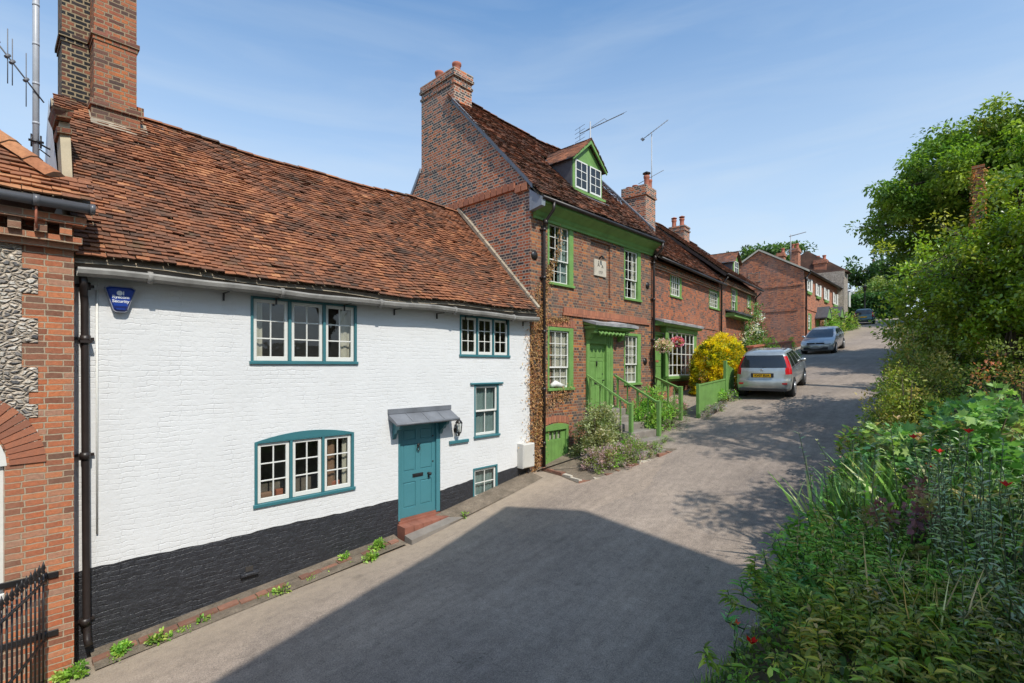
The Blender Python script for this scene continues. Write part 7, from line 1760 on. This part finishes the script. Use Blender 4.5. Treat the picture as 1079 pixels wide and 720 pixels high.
# aerials
mst = thing('aerial_mast', 'tall grey steel aerial mast strapped beside the near chimney', 'aerial', (.57, 11.05, 2.5))
mb = MB(); mb.tube([(0, 0, -.2), (0, 0, 5.0)], .042, 12, caps=True)
for k in range(8): mb.tube([(0, 0, .1+.63*k), (0, 0, .14+.63*k)], .045, 12)
mb.build('mast', M['galv'], mst)
mb = MB(); mb.tube([(0, -.03, 1.08), (.12, -.03, 1.02), (.32, .1, 1.0)], .014, 6); mb.tube([(0, -.03, 1.0), (.32, .1, .82)], .011, 6); mb.tube([(-.09, -.05, 1.08), (.09, -.05, 1.08)], .02, 6)
for s_ in (-1, 1): mb.tube([(s_*.055, -.05, .98), (s_*.055, -.05, 1.18)], .012, 6)
mb.build('mast_bracket', M['black_iron'], mst)
mb = MB(); b0 = Vector((0, -.05, 1.85)); d_ = Vector((-.62, -.15, .78)).normalized(); e_ = b0+d_*1.05
mb.tube([b0-d_*.15, e_], .012, 6)
for k, (f, hh) in enumerate(((.18, .42), (.42, .36), (.50, .42), (.68, .38), (.74, .30), (.98, .36))):
    p = b0.lerp(e_, f); mb.tube([p-Vector((0, 0, hh)), p+Vector((0, 0, hh))], .007, 5); mb.tube([p-Vector((.02, .02, .03)), p+Vector((.02, .02, .03))], .026, 6)
mb.build('antenna', M['aerial'], mst)
# on the dormer: y-sloped yagi
def place(x, y, n):
    a = (x-539.5)/FPX; b_ = (HZ-y)/FPX; t_ = n/(CN-CS*a); return Vector((t_*(CS+CN*a), n, t_*b_))
p0 = place(622, 150, 9.2); p1 = place(620.5, 130, 9.2)
ya = thing('roof_aerial', 'television aerial with many short rods on the dormer gable', 'aerial', tuple(p0-Vector((0, 0, .8))))
mb = MB(); mb.tube([(0, 0, 0), (0, 0, 1.45)], .022, 8); mb.tube([(.0, -.05, .1), (0, -.05, .3)], .03, 6); mb.build('mast', M['galv'], ya)
e0 = place(611, 141, 9.5)-p0+Vector((0, 0, .8)); e1 = place(657, 119.5, 9.0)-p0+Vector((0, 0, .8)); d_ = (e1-e0)
mb = MB(); mb.tube([e0, e1], .014, 6); sd_ = d_.cross(Vector((0, 0, 1))).normalized()
for k in range(16):
    p = e0.lerp(e1, .12+.88*k/15); L_ = .15; mb.tube([p-sd_*L_, p+sd_*L_], .006, 4)
for q in (-.2, -.07, .07, .2): mb.tube([e0+Vector((0, 0, q))-sd_*.25, e0+Vector((0, 0, q))+sd_*.25], .007, 4)
mb.tube([e0-Vector((0, 0, .22)), e0+Vector((0, 0, .22))], .008, 4); m_ = e0.lerp(e1, .55)+Vector((0, 0, .12)); mb.tube([e0.lerp(e1, .1), m_, e0.lerp(e1, .62)], .008, 4)
mb.build('antenna', M['aerial'], ya)
c0 = T.w(18.0-15.86+.9, 1.35)
yb = thing('roof_aerial', 'tall thin aerial mast with two booms behind the brown chimney stack', 'aerial', (c0[0]+.12, c0[1], 6.3))
mb = MB(); mb.tube([(0, 0, 0), (0, 0, 3.3)], .022, 8); mb.build('mast', M['galv'], yb)
mb = MB(); e0 = Vector((-.35, .25, 2.95)); e1 = Vector((.35, -.55, 3.75)); mb.tube([e0, e1], .014, 6)
for k in range(3): p = e0.lerp(e1, .03*k); mb.tube([p-Vector((.1, .1, .1)), p+Vector((.1, .1, .1))], .02, 5)
for k in range(8):
    p = e0.lerp(e1, .25+.7*k/7); mb.tube([p-Vector((.02, .02, .05)), p+Vector((.02, .02, .05))], .006, 4)
mb.build('antenna', M['aerial'], yb); mb = MB(); f0 = Vector((-.45, .35, 1.15)); f1 = Vector((.35, -.35, 1.75)); mb.tube([f0, f1], .012, 6); mb.build('antenna', M['aerial'], yb)
a = meas(RF, 832, 240, 3.0)
yc = thing('roof_aerial', 'far television aerial above the cottage row chimneys', 'aerial', (41.7+a[0], 13.0, 9.5))
mb = MB(); mb.tube([(0, 0, 0), (0, 0, 2.3)], .04, 6); mb.build('mast', M['galv'], yc)
mb = MB(); mb.tube([(-.1, .1, 2.1), (.9, -1.0, 2.5)], .035, 5); mb.build('antenna', M['aerial'], yc); mb = MB(); mb.tube([(-.3, .3, .9), (.3, -.3, 1.0)], .03, 5); mb.build('antenna', M['aerial'], yc)

# ivy-clad brick stack among the trees
iv = thing('ivy_clad_stack', 'lone brick chimney shaft wrapped in rusty ivy among the right-hand trees', 'chimney', (19.5, .27, float(g_h(19.5, .27))))
topz = 208/530*15.4-float(g_h(21.2, -.15)); topz = 5.6-float(g_h(19.5, .27))
mb = MB(); mb.box(-.11, .11, -.11, .11, 0, topz); mb.box(-.135, .135, -.135, .135, topz, topz+.08); mb.build('shaft', M['brick_stack'], iv)
rng = np.random.default_rng(410); n = 2200; f = rng.integers(0, 4, n); tt = rng.uniform(-.12, .12, n); P = np.stack([np.where(f == 0, -.13, np.where(f == 1, .13, tt)), np.where(f == 2, -.13, np.where(f == 3, .13, tt)), rng.uniform(topz-4, topz+.0, n)], 1)+rng.normal(0, .03, (n, 3))
leaf_object('ivy', 'ovate', P, rand_dirs(n, -.3), rand_dirs(n), rng.uniform(.04, .08, n), pal(n, [(.30, .12, .05), (.28, .14, .05), (.14, .15, .04), (.42, .20, .08)], .2), M['leaf'], iv)

# lamp post at the top of the lane
lp = thing('lamp_post', 'dark street lamp in front of the hedge at the top of the lane', 'lamp post', (69.0, 10.4, 5.2))
mb = MB(); mb.lathe([(.18, 0), (.14, .4), (.08, .5), (.06, 3.2), (.09, 3.25), (.04, 3.35)], (0, 0, 0), 10); mb.tube([(-.3, 0, 3.0), (.3, 0, 3.0)], .03, 6); mb.build('post', M['black_iron'], lp)
mb = MB(); mb.lathe([(.12, 3.35), (.22, 3.8), (.25, 3.82), (.05, 4.05), (.02, 4.15)], (0, 0, 0), 6); mb.build('lantern', M['black_iron'], lp)
# dark iron garden gate far up
gg = thing('garden_gate', 'small dark gate and posts left of the parked dark car', 'gate', (55.2, 9.45, float(zg(55))))
mb = MB()
for k in range(9): mb.box(-.03, .03, (-.8+k*.2)*.5, (-.76+k*.2)*.5, 0, 1.1)
mb.box(-.04, .04, -.45, .45, .2, .28); mb.box(-.04, .04, -.45, .45, .9, .98); mb.build('bars', M['dark_pipe'], gg)
for y in (-.5, .45): mb = MB(); mb.bevel_box(-.08, .08, y-.08, y+.08, 0, 1.3); mb.build('post', M['dark_pipe'], gg)
# black planter / bins beside the far silver car
# ---------------------------------------------------------------- vehicles
def m_car(name, col, metallic=.75, rough=.32):
    m, nt, b = new_mat(name); b.inputs['Base Color'].default_value = (*col, 1); b.inputs['Metallic'].default_value = metallic; b.inputs['Roughness'].default_value = rough
    b.inputs['Coat Weight'].default_value = .8; b.inputs['Coat Roughness'].default_value = .06
    n = noise(nt, coords(nt), 4, 4, .6); r = ramp(nt, [(.35, tuple(x*.8 for x in col)), (.65, col)]); nt.links.new(n, r.inputs['Fac']); nt.links.new(r.outputs['Color'], b.inputs['Base Color'])
    return m
M['silver'] = m_car('silver_car_paint', (.46, .48, .46), .6); M['blue_grey'] = m_car('blue_grey_car_paint', (.46, .46, .46), .6); M['dark_teal'] = m_car('dark_teal_car_paint', (.06, .11, .12)); M['van_white'] = m_car('white_van_paint', (.7, .7, .7), .0, .4)
M['lens_red'] = m_paint('red_lens', (.50, .012, .015), .15, .05); M['lens_clear'] = m_paint('clear_lens', (.55, .56, .58), .12, .05); M['plastic'] = m_paint('black_plastic', (.03, .03, .032), .6, .15)
M['plate_y'] = m_paint('yellow_plate', (.75, .42, .01), .4, .03); M['plate_w'] = m_paint('white_plate', (.7, .7, .68), .4, .03)
M['gap'] = m_paint('shut_line', (.01, .01, .01), .8, .1)

def car(name, label, loc, heading, pitch, L_, W_, H_, prof, paint, rearplate=None, frontplate=None, group='cars parked along the lane', tail=None, cat='car', kind='hatch', wheels=(.68, 3.15), wr=.30, side_glass=None, rear_glass=(.0, .0), lights=None, van=False):
    """prof: list of (z, x_rear, x_front, half_width, corner_radius); slices from the sill to the roof"""
    t = thing(name, label, cat, loc, 0, group); t.rotation_euler = (0, -pitch, heading)
    # resample slices smoothly
    pr = np.array(prof, float); nz = 48; zz = []
    tt = np.linspace(0, len(pr)-1, nz)
    def cr(i):
        k = min(int(i), len(pr)-2); f = i-k; p0, p1, p2, p3 = pr[max(k-1, 0)], pr[k], pr[k+1], pr[min(k+2, len(pr)-1)]
        lin = p1+(p2-p1)*f; sm = .5*((2*p1)+(-p0+p2)*f+(2*p0-5*p1+4*p2-p3)*f*f+(-p0+3*p1-3*p2+p3)*f**3)
        return lin*.45+sm*.55
    rows = [cr(i) for i in tt]
    nr, nc, ns = 5, 6, 30      # rear half, corner, side
    def outline(r):
        z, xr, xf, hw, rc = r; pts = []; rc = max(.02, min(rc, hw*.8, (xf-xr)*.45)); bow = .07*hw/.8
        for i in range(nr): y = (hw-rc)*i/nr; pts.append((xr-bow*(1-(y/hw)**2)+bow*.3, y))
        for i in range(nc): a = PI/2*i/nc; pts.append((xr+rc-rc*math.cos(a)+0, hw-rc+rc*math.sin(a)))
        for i in range(ns): f = i/ns; x = xr+rc+(xf-xr-2*rc)*f; pts.append((x, hw*(1+.0*math.sin(f*PI))))
        for i in range(nc): a = PI/2*i/nc; pts.append((xf-rc+rc*math.sin(a), hw-rc+rc*math.cos(a)))
        for i in range(nr+1): y = (hw-rc)*(1-i/nr); pts.append((xf+bow*1.3*(1-(y/hw)**2)-bow*.4, y))
        return pts
    O = [outline(r) for r in rows]; m_ = len(O[0])
    reg = {}
    zb, zt = side_glass[:2]
    def region(j, i):
        z = (rows[j][0]+rows[j+1][0])/2; seg = 'rear' if i < nr else 'rc' if i < nr+nc else 'side' if i < nr+nc+ns else 'fc' if i < nr+2*nc+ns else 'front'
        P = [O[j][i], O[j][i+1], O[j+1][i], O[j+1][i+1]]; x = sum(p[0] for p in P)/4
        if zb < z < zt:
            if seg == 'side':
                f = (i-nr-nc+.5)/ns
                for (a, b_) in side_glass[2]:
                    if a < f < b_: return 'side_window'
            if seg == 'rear' and rear_glass[0] < z < rear_glass[1]: return 'rear_window'
            if seg == 'rc' and i < nr+2 and rear_glass[0] < z < rear_glass[1]: return 'rear_window'
            if seg == 'front' or (seg == 'fc' and i > nr+nc+ns+3): return 'windscreen'
        if lights:
            for (nm, sg, z0, z1, i0, i1) in lights:
                if sg == seg and z0 < z < z1:
                    k = i-{'rear': 0, 'rc': nr, 'side': nr+nc, 'fc': nr+nc+ns, 'front': nr+2*nc+ns}[seg]
                    if i0 <= k < i1: return nm
        return 'body'
    mbs = {}
    for j in range(nz-1):
        for i in range(m_-1):
            rg = region(j, i)
            for sg in (1, -1):
                key = rg
                if rg in ('tail_light', 'headlight', 'side_window'): key = (rg, sg)
                mb = mbs.setdefault(key, MB())
                q = [(O[j][i][0], sg*O[j][i][1], rows[j][0]), (O[j][i+1][0], sg*O[j][i+1][1], rows[j][0]), (O[j+1][i+1][0], sg*O[j+1][i+1][1], rows[j+1][0]), (O[j+1][i][0], sg*O[j+1][i][1], rows[j+1][0])]
                if sg > 0: q = q[::-1]
                mb.face([(p[0]-L_/2, p[1], p[2]) for p in q], 0, (1, 1, 1), True)
    b = mbs['body']
    for (row, o_) in ((rows[-1], O[-1]), (rows[0], O[0])):
        top = [(p[0]-L_/2, p[1], row[0]) for p in o_]+[(p[0]-L_/2, -p[1], row[0]) for p in reversed(o_[1:-1])]
        b.face(top)
    body = None
    mats = {'body': paint, 'side_window': 'glass_dark2', 'rear_window': 'glass_dark2', 'windscreen': 'glass_dark2', 'tail_light': 'lens_red', 'headlight': 'lens_clear'}
    for key, mb in mbs.items():
        nm = key[0] if isinstance(key, tuple) else key
        o = mb.build(nm, M[mats[nm]], t)
        # weld for smooth shading
        import bmesh
        bm = bmesh.new(); bm.from_mesh(o.data); bmesh.ops.remove_doubles(bm, verts=bm.verts, dist=.0005); bm.to_mesh(o.data); bm.free()
    # wheels, with near-black discs standing in for the shaded wheel wells
    hwm = W_/2
    for xw in wheels:
        for sg in (-1, 1):
            x = xw-L_/2; y = sg*(hwm-.10)
            mb = MB(); mb.lathe([(wr*.97+.05, -.14), (wr*.97+.05, .108)], (x, sg*(hwm-.10), wr), 24, axis='y') if sg > 0 else mb.lathe([(wr*.97+.05, -.108), (wr*.97+.05, .14)], (x, y, wr), 24, axis='y')
            mb.build('wheel_well_shade', M['gap'], t)
            mb = MB(); mb.lathe([(wr*.62, -.09), (wr*.9, -.11), (wr, -.085), (wr, .085), (wr*.9, .11), (wr*.62, .11)], (x, y+sg*.02, wr), 24, axis='y'); wo = mb.build('wheel', M['rubber'], t)
            mb = MB(); yo = y+sg*.125
            for k in range(7):
                a = 2*PI*k/7; c_, s_ = math.cos(a), math.sin(a); w2 = .035
                mb.hexa([(x+c_*.04-s_*w2, yo-.012, wr+s_*.04+c_*w2), (x+c_*.04+s_*w2, yo-.012, wr+s_*.04-c_*w2), (x+c_*wr*.6+s_*w2*.7, yo-.012, wr+s_*wr*.6-c_*w2*.7), (x+c_*wr*.6-s_*w2*.7, yo-.012, wr+s_*wr*.6+c_*w2*.7),
                         (x+c_*.04-s_*w2, yo+.012, wr+s_*.04+c_*w2), (x+c_*.04+s_*w2, yo+.012, wr+s_*.04-c_*w2), (x+c_*wr*.6+s_*w2*.7, yo+.012, wr+s_*wr*.6-c_*w2*.7), (x+c_*wr*.6-s_*w2*.7, yo+.012, wr+s_*wr*.6+c_*w2*.7)])
            mb.lathe([(wr*.62, -.02), (wr*.64, .012), (wr*.58, .012), (wr*.56, -.02)], (x, yo, wr), 24, axis='y'); mb.lathe([(.06, -.01), (.05, .016)] if sg > 0 else [(.05, -.016), (.06, .01)], (x, yo, wr), 12, axis='y')
            mb.build('rim', M['alloy'], wo)
    # mirrors, shut lines, bumpers
    belt = side_glass[0]
    for sg in (-1, 1):
        mb = MB(); xm = L_*side_glass[3]-L_/2; mb.tube([(xm, sg*(hwm-.10), belt+.04), (xm, sg*(hwm+.0), belt+.06), (xm-.01, sg*(hwm+.10), belt+.07)], [.025, .06, .045], 10); mb.build('door_mirror', M[paint], t)
    mb = MB(); yb_ = hwm*1.0
    for f in side_glass[4]:
        x = L_*f-L_/2
        for sg in (-1, 1):
            prev = None
            for j in range(0, nz-1):
                z = rows[j][0]
                if .28 < z < belt: 
                    y = rows[j][3]+.0025; cur = (x, sg*y, z)
                    if prev: mb.face([(prev[0]-.006, prev[1], prev[2]), (prev[0]+.006, prev[1], prev[2]), (cur[0]+.006, cur[1], cur[2]), (cur[0]-.006, cur[1], cur[2])])
                    prev = cur
    mb.build('shut_lines', M['gap'], t)
    mb = MB()
    for f in side_glass[5]:
        for sg in (-1, 1): mb.bevel_box(L_*f-L_/2-.08, L_*f-L_/2+.08, sg*(hwm-.02)-.035, sg*(hwm-.02)+.035, belt-.13, belt-.10, .005)
    mb.build('door_handles', M[paint], t)
    return t, rows, O
m = m_paint('tinted_car_glass', (.018, .02, .022), .06, .02, bumpy=.0); M['glass_dark2'] = m; m.node_tree.nodes['Principled BSDF'].inputs['Specular IOR Level'].default_value = .8

# silver hatchback seen from behind
prof1 = [(.24, .12, 3.75, .76, .16), (.30, .03, 3.85, .80, .20), (.42, .0, 3.89, .82, .24), (.56, .01, 3.88, .83, .24), (.66, .05, 3.84, .825, .24), (.80, .08, 3.72, .82, .22), (.90, .10, 3.35, .81, .22), (.97, .13, 3.05, .80, .20), (1.12, .19, 2.72, .75, .18), (1.28, .26, 2.40, .69, .16), (1.42, .36, 2.08, .62, .16), (1.49, .50, 1.85, .55, .20), (1.52, .80, 1.60, .40, .22)]
hd1 = .12
c1z = float(zg(20.1)); pt = math.atan((float(zg(20.8))-float(zg(18.4)))/2.4)
t1, rows, O = car('parked_car', 'silver hatchback with red tail lights and a yellow plate, parked facing uphill', (19.4, 5.62, float(zg(19.4))), hd1, pt, 3.89, 1.66, 1.52, prof1, 'silver',
    side_glass=(.93, 1.40, [(.05, .30), (.34, .62), (.65, .93)], .70, (.245, .50, .745), (.32, .56)), rear_glass=(.98, 1.37),
    lights=[('tail_light', 'rc', .78, 1.34, 1, 6)], wheels=(.62, 3.1), wr=.30)
mb = MB(); mb.bevel_box(-1.975, -1.90, -.33, .33, .70, .83, .008); mb.build('plate_recess', M['plastic'], t1)
mb = MB(); mb.box(-1.985, -1.975, -.26, .26, .705, .815); pl_ = mb.build('number_plate', M['plate_y'], t1)
text_mesh('plate_lettering', 'KV07 EUA', .10, M['gap'], pl_, (-1.986, 0, .76), rotx=R(90), rotz=R(-90), bold=.002)
mb = MB(); mb.bevel_box(-2.0, -1.9, -.70, .70, .26, .34, .01); mb.box(-2.01, -1.99, -.2, .2, .27, .31); mb.build('bumper_valance', M['plastic'], t1)
mb = MB()
for sg in (-1, 1): mb.box(-1.945, -1.86, sg*.62-.09, sg*.62+.09, .47, .52)
mb.build('rear_reflectors', M['lens_red'], t1)
mb = MB(); mb.tube([(-1.95, .02, .935), (-1.965, .02, .935)], .035, 12); mb.build('badge', M['alloy'], t1)
mb = MB(); mb.tube([(-1.86, .0, 1.0), (-1.80, -.28, 1.02)], .010, 6); mb.build('rear_wiper', M['plastic'], t1)
mb = MB(); mb.bevel_box(-1.62, -1.55, -.18, .18, 1.385, 1.415, .005); mb.build('brake_light', M['lens_red'], t1)
mb = MB()
for sg in (-1, 1): mb.tube([(-1.4, sg*.50, 1.475), (-.6, sg*.52, 1.53), (.1, sg*.50, 1.49)], .012, 6)
mb.build('roof_rails', M['plastic'], t1)

# blue-grey hatchback seen from the front
prof2 = [(.20, .15, 4.05, .78, .30), (.28, .04, 4.20, .84, .42), (.42, .0, 4.25, .87, .48), (.56, .0, 4.24, .88, .50), (.66, .03, 4.18, .875, .50), (.78, .06, 3.95, .865, .46), (.88, .09, 3.55, .85, .40), (.95, .12, 3.20, .84, .30), (1.08, .22, 2.85, .79, .22), (1.22, .38, 2.50, .72, .18), (1.36, .60, 2.10, .64, .18), (1.44, .85, 1.85, .56, .2), (1.47, 1.1, 1.6, .42, .2)]
t2, rows, O = car('parked_car', 'blue-grey hatchback parked facing downhill beside the far cottage row', (35.9, 7.55, float(zg(35.9))), PI+.03, -math.atan((float(zg(37.5))-float(zg(34.5)))/3), 4.25, 1.76, 1.47, prof2, 'blue_grey',
    side_glass=(.93, 1.36, [(.06, .32), (.36, .62), (.65, .93)], .68, (.24, .49, .73), (.32, .56)), rear_glass=(.98, 1.3),
    lights=[('headlight', 'fc', .62, .80, 1, 6), ('tail_light', 'rc', .7, 1.1, 1, 5)], wheels=(.75, 3.35), wr=.32)
mb = MB(); mb.bevel_box(2.08, 2.17, -.45, .45, .63, .70, .01); mb.build('grille', M['plastic'], t2)
mb = MB(); mb.box(2.10, 2.175, -.62, .62, .30, .44); mb.build('lower_intake', M['plastic'], t2)
mb = MB(); mb.box(2.176, 2.19, -.26, .26, .46, .57); mb.build('number_plate', M['plate_w'], t2)
mb = MB(); mb.tube([(2.15, 0, .665), (2.19, 0, .665)], .045, 12); mb.build('badge', M['alloy'], t2)
# dark car far up
prof3 = [(z*1.0, a, b_*1.03, c, d) for (z, a, b_, c, d) in prof1]
t3, rows, O = car('parked_car', 'dark teal estate car parked at the top of the lane, seen from behind', (61.5, 9.3, float(zg(61.5))+.02), .12, math.atan(.13), 4.0, 1.72, 1.52, prof3, 'dark_teal',
    side_glass=(.93, 1.40, [(.05, .30), (.34, .62), (.65, .93)], .70, (.245, .50, .745), (.32, .56)), rear_glass=(.98, 1.40), lights=[('tail_light', 'rc', .78, 1.20, 1, 6)], wheels=(.62, 3.15), wr=.31)
mb = MB(); mb.box(-2.04, -2.02, -.26, .26, .70, .81); mb.build('number_plate', M['plate_y'], t3)
# white van on the hill
prof4 = [(.3, .1, 4.6, .85, .2), (.45, 0, 4.8, .9, .2), (.9, 0, 4.75, .92, .2), (1.05, 0, 4.4, .92, .2), (1.2, 0, 4.0, .9, .2), (1.6, .03, 3.6, .85, .15), (1.85, .1, 3.3, .78, .15), (1.92, .3, 3.1, .6, .2)]
t4, rows, O = car('parked_van', 'white van parked above the clipped hedge at the top of the lane', (80.0, 15.6, 8.35), R(100), 0, 4.8, 1.84, 1.92, prof4, 'van_white', group=None, cat='van',
    side_glass=(1.1, 1.65, [(.10, .38), (.42, .66), (.7, .96)], .75, (.4, .7), (.5,)), rear_glass=(1.1, 1.6), lights=[('headlight', 'fc', .7, .95, 1, 6), ('tail_light', 'rc', .8, 1.1, 1, 5)], wheels=(.85, 3.8), wr=.34)
